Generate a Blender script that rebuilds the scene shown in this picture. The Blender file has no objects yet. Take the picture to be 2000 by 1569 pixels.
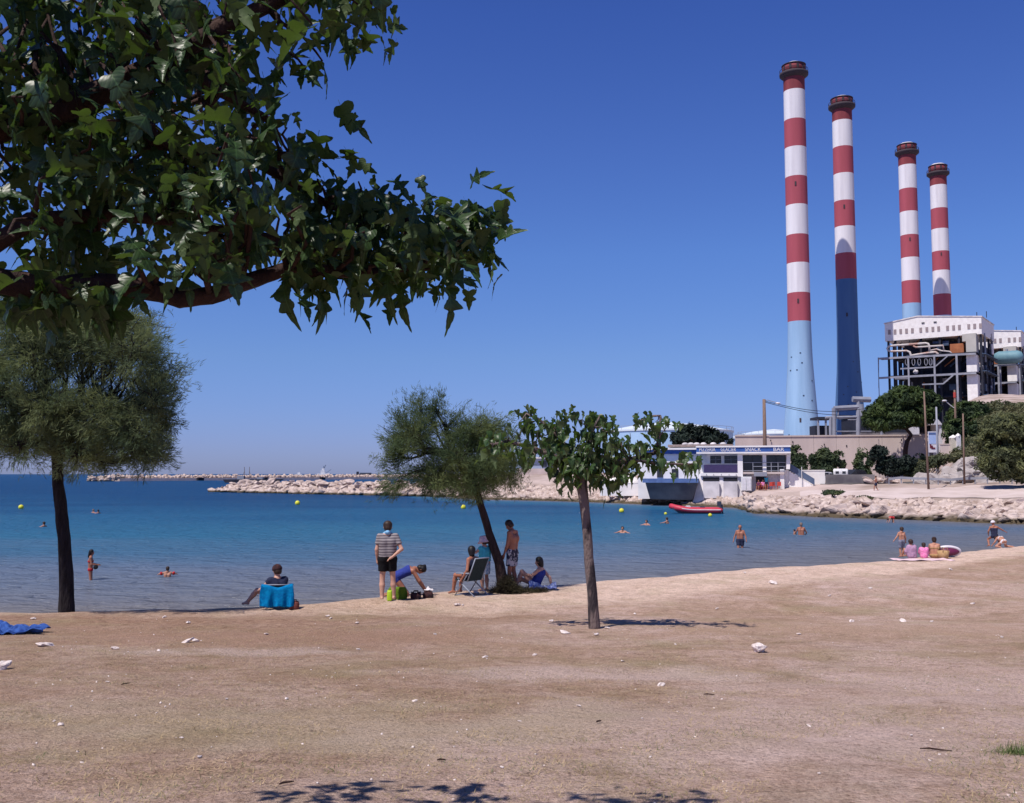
import bpy, bmesh, math, random
import numpy as np
from mathutils import Vector, Matrix, Euler
random.seed(7); rng = np.random.default_rng(11)
PI = math.pi
S = bpy.context.scene
COL = S.collection

# ---------------------------------------------------------------- camera
F = 1900.0; CX, CY, HOR = 1000.0, 784.5, 926.0
EYE = 3.9
PITCH = math.atan((HOR - CY) / F)
cd = bpy.data.cameras.new('camera'); cam = bpy.data.objects.new('camera', cd); COL.objects.link(cam)
cam.location = (0, 0, EYE); cam.rotation_euler = (PI / 2 + PITCH, 0, 0)
cd.sensor_width = 36; cd.lens = 36 * F / 2000; cd.clip_start = 0.05; cd.clip_end = 60000
S.camera = cam

# ---------------------------------------------------------------- sky and sun
SUN_AZ = math.radians(44.3); SUN_EL = math.radians(60.3)
w = bpy.data.worlds.new('World'); S.world = w; w.use_nodes = True
nt = w.node_tree; nt.nodes.clear()
sky = nt.nodes.new('ShaderNodeTexSky'); sky.sky_type = 'NISHITA'; sky.sun_disc = False
sky.sun_elevation = SUN_EL; sky.sun_rotation = PI + SUN_AZ
sky.altitude = 0; sky.air_density = 1.0; sky.dust_density = 0.25; sky.ozone_density = 4.0
tint = nt.nodes.new('ShaderNodeMix'); tint.data_type = 'RGBA'; tint.blend_type = 'MULTIPLY'
tint.inputs[0].default_value = 1.0
wtc = nt.nodes.new('ShaderNodeTexCoord'); wsp = nt.nodes.new('ShaderNodeSeparateXYZ'); wrp = nt.nodes.new('ShaderNodeValToRGB')
nt.links.new(wtc.outputs['Generated'], wsp.inputs[0]); nt.links.new(wsp.outputs[2], wrp.inputs[0]); nt.links.new(wrp.outputs[0], tint.inputs[7])
_e = wrp.color_ramp.elements
_e[0].position = 0.0; _e[0].color = (0.36, 0.44, 0.92, 1); _e[1].position = 1.0; _e[1].color = (0.15, 0.21, 0.42, 1)
for _p, _c in ((0.03, (0.385, 0.46, 0.94, 1)), (0.118, (0.455, 0.56, 0.90, 1)), (0.22, (0.45, 0.60, 1.0, 1)), (0.32, (0.41, 0.545, 1.0, 1)), (0.44, (0.335, 0.475, 0.98, 1)), (0.62, (0.22, 0.31, 0.62, 1))):
    _q = _e.new(_p); _q.color = _c
bg = nt.nodes.new('ShaderNodeBackground'); bg.inputs[1].default_value = 0.12
out = nt.nodes.new('ShaderNodeOutputWorld')
nt.links.new(sky.outputs[0], tint.inputs[6]); nt.links.new(tint.outputs[2], bg.inputs[0]); nt.links.new(bg.outputs[0], out.inputs[0])
sd = bpy.data.lights.new('sun', 'SUN'); sd.energy = 5.0; sd.angle = math.radians(0.5); sd.color = (1.0, 0.93, 0.86)
sun = bpy.data.objects.new('sun', sd); COL.objects.link(sun)
sundir = Vector((math.sin(SUN_AZ) * math.cos(SUN_EL), math.cos(SUN_AZ) * math.cos(SUN_EL), -math.sin(SUN_EL)))
sun.rotation_euler = sundir.to_track_quat('-Z', 'Y').to_euler()
sun.location = (-20, -20, 40)
S.view_settings.view_transform = 'Standard'; S.view_settings.look = 'None'
S.view_settings.exposure = 0.0; S.view_settings.gamma = 1.0
S.render.engine = 'CYCLES'
try:
    S.cycles.max_bounces = 6; S.cycles.transparent_max_bounces = 8
except Exception: pass

# ---------------------------------------------------------------- mapping from the picture to the place
def P(px, py, Y):
    """point on the line of sight of (px,py) at world depth Y"""
    t = math.tan(PITCH + math.atan((CY - py) / F))
    dz = Y * t
    depth = Y * math.cos(PITCH) + dz * math.sin(PITCH)
    return Vector(((px - CX) / F * depth, Y, EYE + dz))
def Z(py, Y): return P(CX, py, Y).z
def G(px, py, z=0.0):
    t = math.tan(PITCH + math.atan((CY - py) / F))
    return P(px, py, (z - EYE) / t)

# ---------------------------------------------------------------- helpers
def tag(o, label=None, cat=None, group=None, kind=None):
    if label: o['label'] = label
    if cat: o['category'] = cat
    if group: o['group'] = group
    if kind: o['kind'] = kind
    return o
def empty(name, loc=(0, 0, 0), rz=0.0, label=None, cat=None, group=None):
    o = bpy.data.objects.new(name, None); COL.objects.link(o)
    o.empty_display_size = 0.2
    o.location = loc; o.rotation_euler = (0, 0, rz)
    return tag(o, label, cat, group)
def link_mesh(name, me, mats, parent=None):
    if not isinstance(mats, (list, tuple)): mats = [mats]
    for m in mats: me.materials.append(m)
    o = bpy.data.objects.new(name, me); COL.objects.link(o)
    if parent is not None: o.parent = parent
    return o
class MB:
    def __init__(s): s.v = []; s.f = []; s.mi = []; s.cur = 0
    def add(s, vs, fs):
        b = len(s.v); s.v.extend([tuple(x) for x in vs]); s.f.extend([tuple(b + i for i in f) for f in fs]); s.mi.extend([s.cur] * len(fs)); return s
    def box(s, c, d, rz=0.0, rot=None):
        R = rot if rot is not None else Matrix.Rotation(rz, 3, 'Z')
        c = Vector(c); hx, hy, hz = d[0] / 2, d[1] / 2, d[2] / 2
        vs = [c + R @ Vector((x, y, z)) for x, y, z in ((-hx,-hy,-hz),(hx,-hy,-hz),(hx,hy,-hz),(-hx,hy,-hz),(-hx,-hy,hz),(hx,-hy,hz),(hx,hy,hz),(-hx,hy,hz))]
        return s.add(vs, [(0,3,2,1),(4,5,6,7),(0,1,5,4),(1,2,6,5),(2,3,7,6),(3,0,4,7)])
    def box2(s, a, b):
        return s.box([(a[i] + b[i]) / 2 for i in range(3)], [abs(b[i] - a[i]) for i in range(3)])
    def beam(s, a, b, wd, ht=None):
        a = Vector(a); b = Vector(b); d = b - a; L = d.length
        if L < 1e-6: return s
        q = d.to_track_quat('X', 'Z').to_matrix()
        return s.box((a + b) / 2, (L, wd, ht or wd), rot=q)
    def tube(s, pts, rad, n=8, caps=True):
        pts = [Vector(p) for p in pts]
        if not hasattr(rad, '__len__'): rad = [rad] * len(pts)
        b = len(s.v); m = len(pts); up = None
        for i, p in enumerate(pts):
            d = (pts[min(i + 1, m - 1)] - pts[max(i - 1, 0)])
            if d.length < 1e-9: d = Vector((0, 0, 1))
            d.normalize()
            if up is None: up = d.orthogonal().normalized()
            else:
                up = up - d * up.dot(d)
                up = up.normalized() if up.length > 1e-6 else d.orthogonal().normalized()
            r = d.cross(up)
            for k in range(n):
                a = 2 * PI * k / n
                s.v.append(tuple(p + (up * math.cos(a) + r * math.sin(a)) * rad[i]))
        nf = 0
        for i in range(m - 1):
            for k in range(n):
                k2 = (k + 1) % n
                s.f.append((b + i * n + k, b + i * n + k2, b + (i + 1) * n + k2, b + (i + 1) * n + k)); nf += 1
        if caps:
            s.f.append(tuple(b + k for k in reversed(range(n)))); s.f.append(tuple(b + (m - 1) * n + k for k in range(n))); nf += 2
        s.mi.extend([s.cur] * nf); return s
    def lathe(s, prof, n=24, c=(0, 0, 0), mats=None, sx=1.0, sy=1.0):
        b = len(s.v); m = len(prof)
        for r, z in prof:
            for k in range(n):
                a = 2 * PI * k / n
                s.v.append((c[0] + r * sx * math.cos(a), c[1] + r * sy * math.sin(a), c[2] + z))
        for i in range(m - 1):
            for k in range(n):
                k2 = (k + 1) % n
                s.f.append((b + i * n + k, b + i * n + k2, b + (i + 1) * n + k2, b + (i + 1) * n + k))
                s.mi.append(mats[i] if mats else s.cur)
        if prof[0][0] > 1e-4: s.f.append(tuple(b + k for k in reversed(range(n)))); s.mi.append(mats[0] if mats else s.cur)
        if prof[-1][0] > 1e-4: s.f.append(tuple(b + (m - 1) * n + k for k in range(n))); s.mi.append(mats[-1] if mats else s.cur)
        return s
    def ball(s, c, r, n=12, sz=1.0):
        m = max(6, n // 2 + 1)
        prof = [(max(1e-5, r * math.sin(PI * i / m)), -r * sz * math.cos(PI * i / m)) for i in range(m + 1)]
        return s.lathe(prof, n, c)
    def prism(s, poly, a, b):
        """poly: list of (x,z) in the xz plane, extruded from y=a to y=b"""
        n = len(poly)
        vs = [(x, a, z) for x, z in poly] + [(x, b, z) for x, z in poly]
        fs = [tuple(range(n)), tuple(reversed(range(n, 2 * n)))] + [(i, i + n, (i + 1) % n + n, (i + 1) % n) for i in range(n)]
        return s.add(vs, fs)
    def build(s, name, mats, parent=None, smooth=False, off=None, bevel=0, loc=None):
        me = bpy.data.meshes.new(name)
        vs = s.v
        if off is not None: vs = [(x - off[0], y - off[1], z - off[2]) for x, y, z in vs]
        me.from_pydata(vs, [], s.f)
        if max(s.mi or [0]) > 0: me.polygons.foreach_set('material_index', s.mi)
        if smooth: me.polygons.foreach_set('use_smooth', [True] * len(me.polygons))
        bm = bmesh.new(); bm.from_mesh(me); bmesh.ops.recalc_face_normals(bm, faces=bm.faces)
        if bevel: bmesh.ops.bevel(bm, geom=list(bm.edges), offset=bevel, segments=2, affect='EDGES', clamp_overlap=True)
        bm.to_mesh(me); bm.free()
        o = link_mesh(name, me, mats, parent)
        if loc is not None: o.location = loc
        return o
def np_mesh(name, V, faces_flat, k, mats, parent=None, smooth=False, uv=None, mi=None):
    """V (n,3); faces_flat (m,k) indices"""
    me = bpy.data.meshes.new(name)
    m = len(faces_flat)
    me.vertices.add(len(V)); me.vertices.foreach_set('co', np.asarray(V, dtype=np.float32).ravel())
    me.loops.add(m * k); me.loops.foreach_set('vertex_index', np.asarray(faces_flat, dtype=np.int32).ravel())
    me.polygons.add(m); me.polygons.foreach_set('loop_start', np.arange(0, m * k, k, dtype=np.int32))
    try: me.polygons.foreach_set('loop_total', np.full(m, k, dtype=np.int32))
    except Exception: pass
    if mi is not None: me.polygons.foreach_set('material_index', np.asarray(mi, dtype=np.int32))
    if smooth: me.polygons.foreach_set('use_smooth', np.ones(m, dtype=bool))
    me.update(calc_edges=True); me.validate()
    if uv is not None:
        L = me.uv_layers.new(name='UVMap')
        idx = np.empty(len(me.loops), dtype=np.int32); me.loops.foreach_get('vertex_index', idx)
        L.data.foreach_set('uv', np.asarray(uv, dtype=np.float32)[idx].ravel())
    return link_mesh(name, me, mats, parent)
def copy_thing(o, loc=None, rz=None, scale=None, label=None):
    r = o.copy(); COL.objects.link(r)
    if loc is not None: r.location = loc
    if rz is not None: r.rotation_euler = rz if hasattr(rz, '__len__') else (0, 0, rz)
    if scale is not None: r.scale = scale
    if label: r['label'] = label
    for ch in list(o.children):
        c = ch.copy(); COL.objects.link(c); c.parent = r
        for g in list(ch.children):
            d = g.copy(); COL.objects.link(d); d.parent = c
    return r

# ---------------------------------------------------------------- materials
def C4(c): return (c[0], c[1], c[2], 1)
def mat(name, c, rough=0.8, c2=None, scale=4.0, spec=0.3, bump=0.0, bscale=None, metal=0.0, lo=0.35, hi=0.65, detail=5, stretch=None, trans=0.0, sub=0.0):
    m = bpy.data.materials.new(name); m.use_nodes = True; n = m.node_tree.nodes; l = m.node_tree.links
    b = n['Principled BSDF']; b.inputs['Roughness'].default_value = rough; b.inputs['Metallic'].default_value = metal
    b.inputs['Specular IOR Level'].default_value = spec
    if c2 is None: c2 = [x * 0.82 for x in c]
    tc = n.new('ShaderNodeTexCoord'); src = tc.outputs['Object']
    if stretch:
        mp = n.new('ShaderNodeMapping'); mp.inputs['Scale'].default_value = stretch; l.new(src, mp.inputs[0]); src = mp.outputs[0]
    nz = n.new('ShaderNodeTexNoise'); nz.inputs['Scale'].default_value = scale; nz.inputs['Detail'].default_value = detail
    l.new(src, nz.inputs['Vector'])
    cr = n.new('ShaderNodeValToRGB'); cr.color_ramp.elements[0].position = lo; cr.color_ramp.elements[1].position = hi
    cr.color_ramp.elements[0].color = C4(c2); cr.color_ramp.elements[1].color = C4(c)
    l.new(nz.outputs[0], cr.inputs[0]); l.new(cr.outputs[0], b.inputs['Base Color'])
    if bump:
        nb = n.new('ShaderNodeTexNoise'); nb.inputs['Scale'].default_value = bscale or scale * 3; nb.inputs['Detail'].default_value = 6
        l.new(src, nb.inputs['Vector'])
        bp = n.new('ShaderNodeBump'); bp.inputs['Strength'].default_value = bump; bp.inputs['Distance'].default_value = 0.05
        l.new(nb.outputs[0], bp.inputs['Height']); l.new(bp.outputs[0], b.inputs['Normal'])
    if trans:
        tr = n.new('ShaderNodeBsdfTranslucent'); mx = n.new('ShaderNodeMixShader'); mx.inputs[0].default_value = trans
        hs = n.new('ShaderNodeHueSaturation'); hs.inputs['Hue'].default_value = 0.485; hs.inputs['Saturation'].default_value = 1.15; hs.inputs['Value'].default_value = 1.5
        l.new(cr.outputs[0], hs.inputs['Color']); l.new(hs.outputs[0], tr.inputs[0])
        l.new(b.outputs[0], mx.inputs[1]); l.new(tr.outputs[0], mx.inputs[2]); l.new(mx.outputs[0], n['Material Output'].inputs[0])
    return m
M = {}
M['skin'] = mat('skin', (0.48, 0.24, 0.165), 0.55, (0.42, 0.20, 0.135), 9)
M['skin_tan'] = mat('skin_tan', (0.36, 0.15, 0.095), 0.5, (0.31, 0.125, 0.08), 9)
M['skin_pale'] = mat('skin_pale', (0.56, 0.32, 0.235), 0.55, (0.48, 0.26, 0.19), 9)
M['hair_black'] = mat('hair_black', (0.012, 0.010, 0.012), 0.5, (0.006, 0.005, 0.006), 60, stretch=(1, 1, .15))
M['hair_brown'] = mat('hair_brown', (0.05, 0.028, 0.02), 0.55, (0.025, 0.014, 0.01), 60, stretch=(1, 1, .15))
M['hair_grey'] = mat('hair_grey', (0.22, 0.16, 0.13), 0.6, (0.15, 0.1, 0.08), 60)
def cloth(name, c, c2=None): return mat(name, c, 0.9, c2, 14, spec=0.1, bump=0.3, bscale=25)
M['black_cloth'] = cloth('black_cloth', (0.012, 0.012, 0.014))
M['navy_cloth'] = cloth('navy_cloth', (0.03, 0.035, 0.07))
M['blue_swim'] = cloth('blue_swim', (0.035, 0.055, 0.28))
M['red_swim'] = cloth('red_swim', (0.5, 0.03, 0.035))
M['white_cloth'] = cloth('white_cloth', (0.75, 0.72, 0.74), (0.6, 0.56, 0.6))
M['pink_cloth'] = cloth('pink_cloth', (0.75, 0.12, 0.38), (0.8, 0.35, 0.55))
M['lilac_cloth'] = cloth('lilac_cloth', (0.5, 0.3, 0.42), (0.36, 0.22, 0.36))
M['turq_cloth'] = cloth('turq_cloth', (0.08, 0.5, 0.6))
M['hat_pink'] = cloth('hat_pink', (0.75, 0.55, 0.6))
M['towel_blue'] = cloth('towel_blue', (0.0, 0.19, 0.42), (0.0, 0.12, 0.32))
M['towel_light'] = cloth('towel_light', (0.25, 0.5, 0.75))
M['towel_stripe'] = cloth('towel_stripe', (0.08, 0.12, 0.4), (0.35, 0.42, 0.65))
M['towel_dark'] = cloth('towel_dark', (0.02, 0.05, 0.2), (0.05, 0.12, 0.38))
M['skirt'] = mat('skirt', (0.62, 0.66, 0.66), 0.9, (0.2, 0.35, 0.45), 12, lo=0.4, hi=0.55)
M['print_shorts'] = mat('print_shorts', (0.5, 0.48, 0.5), 0.9, (0.035, 0.035, 0.06), 9, lo=0.48, hi=0.54)
M['grey_shorts'] = mat('grey_shorts', (0.12, 0.13, 0.2), 0.9, (0.25, 0.26, 0.34), 8)
def striped(name, a, b2, freq):
    m = mat(name, a, 0.9, b2, 10, spec=0.1); n = m.node_tree.nodes; l = m.node_tree.links
    wv = n.new('ShaderNodeTexWave'); wv.bands_direction = 'Z'; wv.inputs['Scale'].default_value = freq; wv.inputs['Distortion'].default_value = 1.0
    wv.inputs['Detail'].default_value = 1
    tc = n['Texture Coordinate']; l.new(tc.outputs['Object'], wv.inputs[0])
    r = n.new('ShaderNodeValToRGB'); r.color_ramp.elements[0].position = 0.4; r.color_ramp.elements[1].position = 0.6
    r.color_ramp.elements[0].color = C4(b2); r.color_ramp.elements[1].color = C4(a)
    l.new(wv.outputs['Fac'], r.inputs[0]); l.new(r.outputs[0], n['Principled BSDF'].inputs['Base Color'])
    return m
M['shirt'] = striped('striped_shirt', (0.30, 0.27, 0.28), (0.12, 0.105, 0.12), 5.2)
M['white_paint'] = mat('white_paint', (0.86, 0.83, 0.82), 0.7, (0.76, 0.72, 0.71), 0.8, bump=0.05)
M['white_metal'] = mat('white_metal', (0.7, 0.7, 0.7), 0.5)
M['dirty_white'] = mat('dirty_white', (0.74, 0.70, 0.72), 0.8, (0.42, 0.40, 0.42), 0.5, lo=0.3, hi=0.6, bump=0.2)
M['grey_conc'] = mat('grey_concrete', (0.21, 0.195, 0.20), 0.9, (0.11, 0.10, 0.115), 0.5, bump=0.2)
M['conc'] = mat('concrete', (0.55, 0.46, 0.43), 0.9, (0.46, 0.38, 0.36), 0.35, bump=0.2, stretch=(1, 1, 0.25))
M['blue_paint'] = mat('blue_paint', (0.11, 0.18, 0.38), 0.6, (0.08, 0.13, 0.30), 2)
M['blue_band'] = mat('blue_band', (0.05, 0.13, 0.40), 0.6, (0.035, 0.09, 0.3), 1)
M['purple_panel'] = mat('purple_panel', (0.055, 0.04, 0.12), 0.6)
M['glass'] = mat('window_glass', (0.035, 0.04, 0.055), 0.1, (0.02, 0.022, 0.03), 0.6, spec=0.6)
M['dark'] = mat('dark_void', (0.02, 0.02, 0.028), 0.8)
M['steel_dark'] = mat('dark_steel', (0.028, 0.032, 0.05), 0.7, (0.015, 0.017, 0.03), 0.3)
M['steel_grey'] = mat('grey_steel', (0.32, 0.33, 0.38), 0.5, (0.22, 0.23, 0.28), 0.5)
M['steel_blue'] = mat('blue_steel', (0.07, 0.11, 0.18), 0.6, (0.04, 0.06, 0.11), 0.5)
M['rust'] = mat('orange_rust', (0.42, 0.16, 0.07), 0.8, (0.32, 0.11, 0.05), 0.5)
M['pipe'] = mat('pipe_metal', (0.5, 0.46, 0.45), 0.45, (0.4, 0.24, 0.2), 0.25, lo=0.4, hi=0.5)
M['tank_blue'] = mat('tank_blue', (0.38, 0.56, 0.78), 0.6, (0.33, 0.50, 0.72), 0.1, stretch=(1, 1, .1))
M['tank_roof'] = mat('tank_roof', (0.66, 0.74, 0.82), 0.6)
M['ch_red'] = mat('chimney_red', (0.41, 0.085, 0.115), 0.8, (0.35, 0.07, 0.095), 0.5, stretch=(1, 1, .06), lo=.35, hi=.65)
M['ch_redtop'] = mat('chimney_sooty_red', (0.27, 0.055, 0.065), 0.8, (0.19, 0.035, 0.045), 0.3, stretch=(1, 1, .2))
M['ch_white'] = mat('chimney_white', (0.80, 0.77, 0.80), 0.8, (0.64, 0.61, 0.65), 0.5, stretch=(1, 1, .06), lo=.3, hi=.62)
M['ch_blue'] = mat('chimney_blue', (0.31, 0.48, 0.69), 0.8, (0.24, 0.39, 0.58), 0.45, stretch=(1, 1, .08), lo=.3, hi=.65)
M['ch_blue_shaded'] = mat('chimney_shaded_blue', (0.075, 0.165, 0.33), 0.85, (0.055, 0.13, 0.28), 0.4, stretch=(1, 1, .08), lo=.3, hi=.65)  # foot blue darkened so the neighbouring chimney's shadow on it reads deeper
M['ch_dark'] = mat('chimney_soot', (0.06, 0.045, 0.055), 0.8)
M['wood'] = mat('weathered_wood', (0.24, 0.16, 0.125), 0.9, (0.15, 0.10, 0.08), 3, stretch=(6, 6, .5))
M['bark_dark'] = mat('dark_bark', (0.030, 0.024, 0.026), 0.95, (0.012, 0.009, 0.010), 14, bump=1.0, bscale=30, stretch=(1, 1, .25))
M['bark_brown'] = mat('brown_bark', (0.055, 0.034, 0.030), 0.95, (0.024, 0.014, 0.013), 12, bump=1.0, bscale=26, stretch=(1, 1, .3))
M['bark_mottled'] = mat('mottled_bark', (0.18, 0.135, 0.125), 0.9, (0.045, 0.035, 0.038), 3.2, bump=0.8, bscale=24, stretch=(1.6, 1.6, .5), lo=.44, hi=.52)
M['bark_red'] = mat('reddish_bark', (0.060, 0.030, 0.024), 0.9, (0.024, 0.012, 0.011), 16, bump=0.6, bscale=40, stretch=(1, 1, .3))
M['rubber_red'] = mat('red_tube', (0.55, 0.05, 0.08), 0.45, (0.48, 0.04, 0.07), 2)
M['yellow'] = mat('yellow_plastic', (0.75, 0.72, 0.06), 0.4, (0.6, 0.56, 0.04), 5)
M['lime'] = mat('lime_plastic', (0.45, 0.65, 0.03), 0.5)
M['green_bag'] = cloth('green_bag', (0.13, 0.22, 0.02))
M['brown_bag'] = cloth('brown_bag', (0.18, 0.06, 0.05))
M['purple'] = cloth('purple_cloth', (0.13, 0.02, 0.1))
M['straw'] = mat('straw', (0.5, 0.33, 0.17), 0.9, (0.36, 0.22, 0.1), 40)
M['dark_bag'] = cloth('dark_bag', (0.03, 0.02, 0.025), (0.07, 0.03, 0.03))
M['magenta'] = mat('magenta_vinyl', (0.14, 0.02, 0.07), 0.4)
M['vinyl_white'] = mat('white_vinyl', (0.78, 0.74, 0.8), 0.4)
M['tyre'] = mat('tyre', (0.02, 0.02, 0.02), 0.9)
M['car_white'] = mat('car_white', (0.75, 0.74, 0.76), 0.3, spec=0.5)
M['car_dark'] = mat('car_dark', (0.03, 0.032, 0.04), 0.3, spec=0.5)
M['outboard'] = mat('outboard_grey', (0.05, 0.06, 0.09), 0.4)
M['plastic_red'] = mat('red_plastic', (0.55, 0.08, 0.06), 0.5)
M['chair_grey'] = mat('chair_grey', (0.30, 0.34, 0.42), 0.5)
M['chair_fabric'] = cloth('chair_fabric', (0.03, 0.045, 0.05))
M['sign_white'] = mat('sign_white', (0.72, 0.70, 0.74), 0.6)
M['roof_tile'] = mat('grey_roofing', (0.30, 0.24, 0.22), 0.9, (0.2, 0.16, 0.15), 3, bump=0.4)
M['poster_blue'] = mat('poster_blue', (0.3, 0.42, 0.72), 0.6, (0.5, 0.6, 0.8), 0.4)

# foliage
def leafmat(name, a, b2, scale=1.2, trans=0.3, rough=0.6, spec=0.3):
    return mat(name, a, rough, b2, scale, spec=spec, trans=trans, lo=0.4, hi=0.6, detail=3)
M['tamarisk'] = leafmat('tamarisk_green', (0.165, 0.20, 0.095), (0.075, 0.11, 0.062), 1.1, 0.35, 0.8, 0.1)
M['tamarisk_b'] = leafmat('tamarisk_olive', (0.135, 0.17, 0.07), (0.065, 0.10, 0.05), 1.3, 0.35, 0.8, 0.1)
M['pine'] = leafmat('pine_green', (0.065, 0.10, 0.028), (0.025, 0.046, 0.02), 0.35, 0.2, 0.7)
M['dark_leaf'] = leafmat('dark_evergreen', (0.016, 0.030, 0.022), (0.008, 0.016, 0.012), 0.5, 0.1, 0.7)
M['bush'] = leafmat('bush_green', (0.085, 0.115, 0.048), (0.038, 0.062, 0.034), 0.5, 0.25, 0.7)
M['droop'] = leafmat('drooping_green', (0.17, 0.185, 0.08), (0.075, 0.09, 0.045), 0.8, 0.3, 0.7)
M['scrub'] = leafmat('scrub_olive', (0.135, 0.135, 0.07), (0.06, 0.075, 0.04), 0.3, 0.2, 0.8)
def broad_leaf(name, top, under, spec, rough, tr):
    m = bpy.data.materials.new(name); m.use_nodes = True; n = m.node_tree.nodes; l = m.node_tree.links
    b = n['Principled BSDF']; b.inputs['Specular IOR Level'].default_value = spec
    tc = n.new('ShaderNodeTexCoord'); sp = n.new('ShaderNodeSeparateXYZ'); l.new(tc.outputs['UV'], sp.inputs[0])
    ab = n.new('ShaderNodeMath'); ab.operation = 'ABSOLUTE'; l.new(sp.outputs[0], ab.inputs[0])
    # side veins: stripes of v - 0.8*|u|
    m1 = n.new('ShaderNodeMath'); m1.operation = 'MULTIPLY'; m1.inputs[1].default_value = 0.9; l.new(ab.outputs[0], m1.inputs[0])
    m2 = n.new('ShaderNodeMath'); m2.operation = 'SUBTRACT'; l.new(sp.outputs[1], m2.inputs[0]); l.new(m1.outputs[0], m2.inputs[1])
    m3 = n.new('ShaderNodeMath'); m3.operation = 'MULTIPLY'; m3.inputs[1].default_value = 7.0; l.new(m2.outputs[0], m3.inputs[0])
    fr = n.new('ShaderNodeMath'); fr.operation = 'PINGPONG'; fr.inputs[1].default_value = 0.5; l.new(m3.outputs[0], fr.inputs[0])
    v1 = n.new('ShaderNodeMath'); v1.operation = 'LESS_THAN'; v1.inputs[1].default_value = 0.045; l.new(fr.outputs[0], v1.inputs[0])
    v2 = n.new('ShaderNodeMath'); v2.operation = 'LESS_THAN'; v2.inputs[1].default_value = 0.018; l.new(ab.outputs[0], v2.inputs[0])
    vv = n.new('ShaderNodeMath'); vv.operation = 'MAXIMUM'; l.new(v1.outputs[0], vv.inputs[0]); l.new(v2.outputs[0], vv.inputs[1])
    nz = n.new('ShaderNodeTexNoise'); nz.inputs['Scale'].default_value = 3.0; l.new(tc.outputs['Object'], nz.inputs['Vector'])
    cr = n.new('ShaderNodeValToRGB'); cr.color_ramp.elements[0].position = .35; cr.color_ramp.elements[1].position = .65
    cr.color_ramp.elements[0].color = C4([x * .7 for x in top]); cr.color_ramp.elements[1].color = C4(top); l.new(nz.outputs[0], cr.inputs[0])
    vm = n.new('ShaderNodeMix'); vm.data_type = 'RGBA'; l.new(vv.outputs[0], vm.inputs[0]); l.new(cr.outputs[0], vm.inputs[6]); vm.inputs[7].default_value = C4([x * 1.9 for x in top])
    geo = n.new('ShaderNodeNewGeometry')
    mx = n.new('ShaderNodeMix'); mx.data_type = 'RGBA'; l.new(geo.outputs['Backfacing'], mx.inputs[0]); l.new(vm.outputs[2], mx.inputs[6]); mx.inputs[7].default_value = C4(under)
    l.new(mx.outputs[2], b.inputs['Base Color'])
    rm = n.new('ShaderNodeMapRange'); rm.inputs[3].default_value = rough; rm.inputs[4].default_value = 0.75; l.new(geo.outputs['Backfacing'], rm.inputs[0]); l.new(rm.outputs[0], b.inputs['Roughness'])
    bp = n.new('ShaderNodeBump'); bp.inputs['Strength'].default_value = 0.4; bp.inputs['Distance'].default_value = 0.002
    l.new(fr.outputs[0], bp.inputs['Height']); l.new(bp.outputs[0], b.inputs['Normal'])
    t = n.new('ShaderNodeBsdfTranslucent'); t.inputs[0].default_value = C4((top[0] * 2.6, top[1] * 2.4, top[2] * 0.8))
    ms = n.new('ShaderNodeMixShader'); ms.inputs[0].default_value = tr
    l.new(b.outputs[0], ms.inputs[1]); l.new(t.outputs[0], ms.inputs[2]); l.new(ms.outputs[0], n['Material Output'].inputs[0])
    return m
M['mulberry'] = broad_leaf('mulberry_leaf', (0.030, 0.062, 0.020), (0.060, 0.100, 0.030), 0.40, 0.40, 0.26)
M['fig'] = broad_leaf('broad_leaf_green', (0.042, 0.082, 0.026), (0.10, 0.14, 0.06), 0.4, 0.4, 0.30)

# ---------------------------------------------------------------- beach
EDGE = [(-900, 1215), (-200, 1200), (0, 1192), (132, 1190), (200, 1190), (300, 1187), (480, 1182), (600, 1176), (650, 1170), (730, 1163), (800, 1154), (900, 1147), (1000, 1141), (1100, 1136), (1180, 1129), (1300, 1122), (1500, 1105), (1750, 1090), (1870, 1076), (2000, 1062), (2200, 1042), (2600, 1015)]
EX = np.array([e[0] for e in EDGE], float); ED = np.array([(EYE - 1.05) * F / (e[1] - HOR) for e in EDGE])
def HBn(X, Y):
    X = np.asarray(X, float); Y = np.asarray(Y, float)
    u = np.where(Y > 1, 1000 + F * X / np.maximum(Y, 1), np.where(X < 0, -900, 2600))
    De = np.interp(np.clip(u, -900, 2600), EX, ED)
    base = np.where(Y < 4, 2.3, np.maximum(1.05, 2.3 - 0.078 * (Y - 4)))
    und = 0.018 * np.sin(X * 1.3 + 0.7 * np.sin(Y * .9)) * np.sin(Y * 1.1 + X * .4) + 0.010 * np.sin(X * 3.7 + Y * 2.3) + 0.008 * np.sin(X * 2.1 - Y * 5.1)
    und = und + 0.03 * np.sin(X * 0.33 + 1) * np.sin(Y * 0.45)
    und = und + 0.13 * np.exp(-((X + 2.85) / 1.0) ** 2 - ((Y - 21.45) / .30) ** 2)
    t = Y - De
    k = 0.25
    soft = k * np.logaddexp(0, t / k)          # smooth max(t,0)
    return base + und - 0.17 * soft
def HB(x, y): return float(HBn(x, y))
def GB(px, py):
    Y = 3.0; prev = Y
    while Y < 80:
        p = P(px, py, Y)
        if p.z <= HB(p.x, Y):
            a, b = prev, Y
            for _ in range(18):
                m_ = (a + b) / 2; q = P(px, py, m_)
                if q.z <= HB(q.x, m_): b = m_
                else: a = m_
            q = P(px, py, b); return Vector((q.x, q.y, HB(q.x, q.y)))
        prev = Y; Y += 0.1
    return P(px, py, 40)
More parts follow.
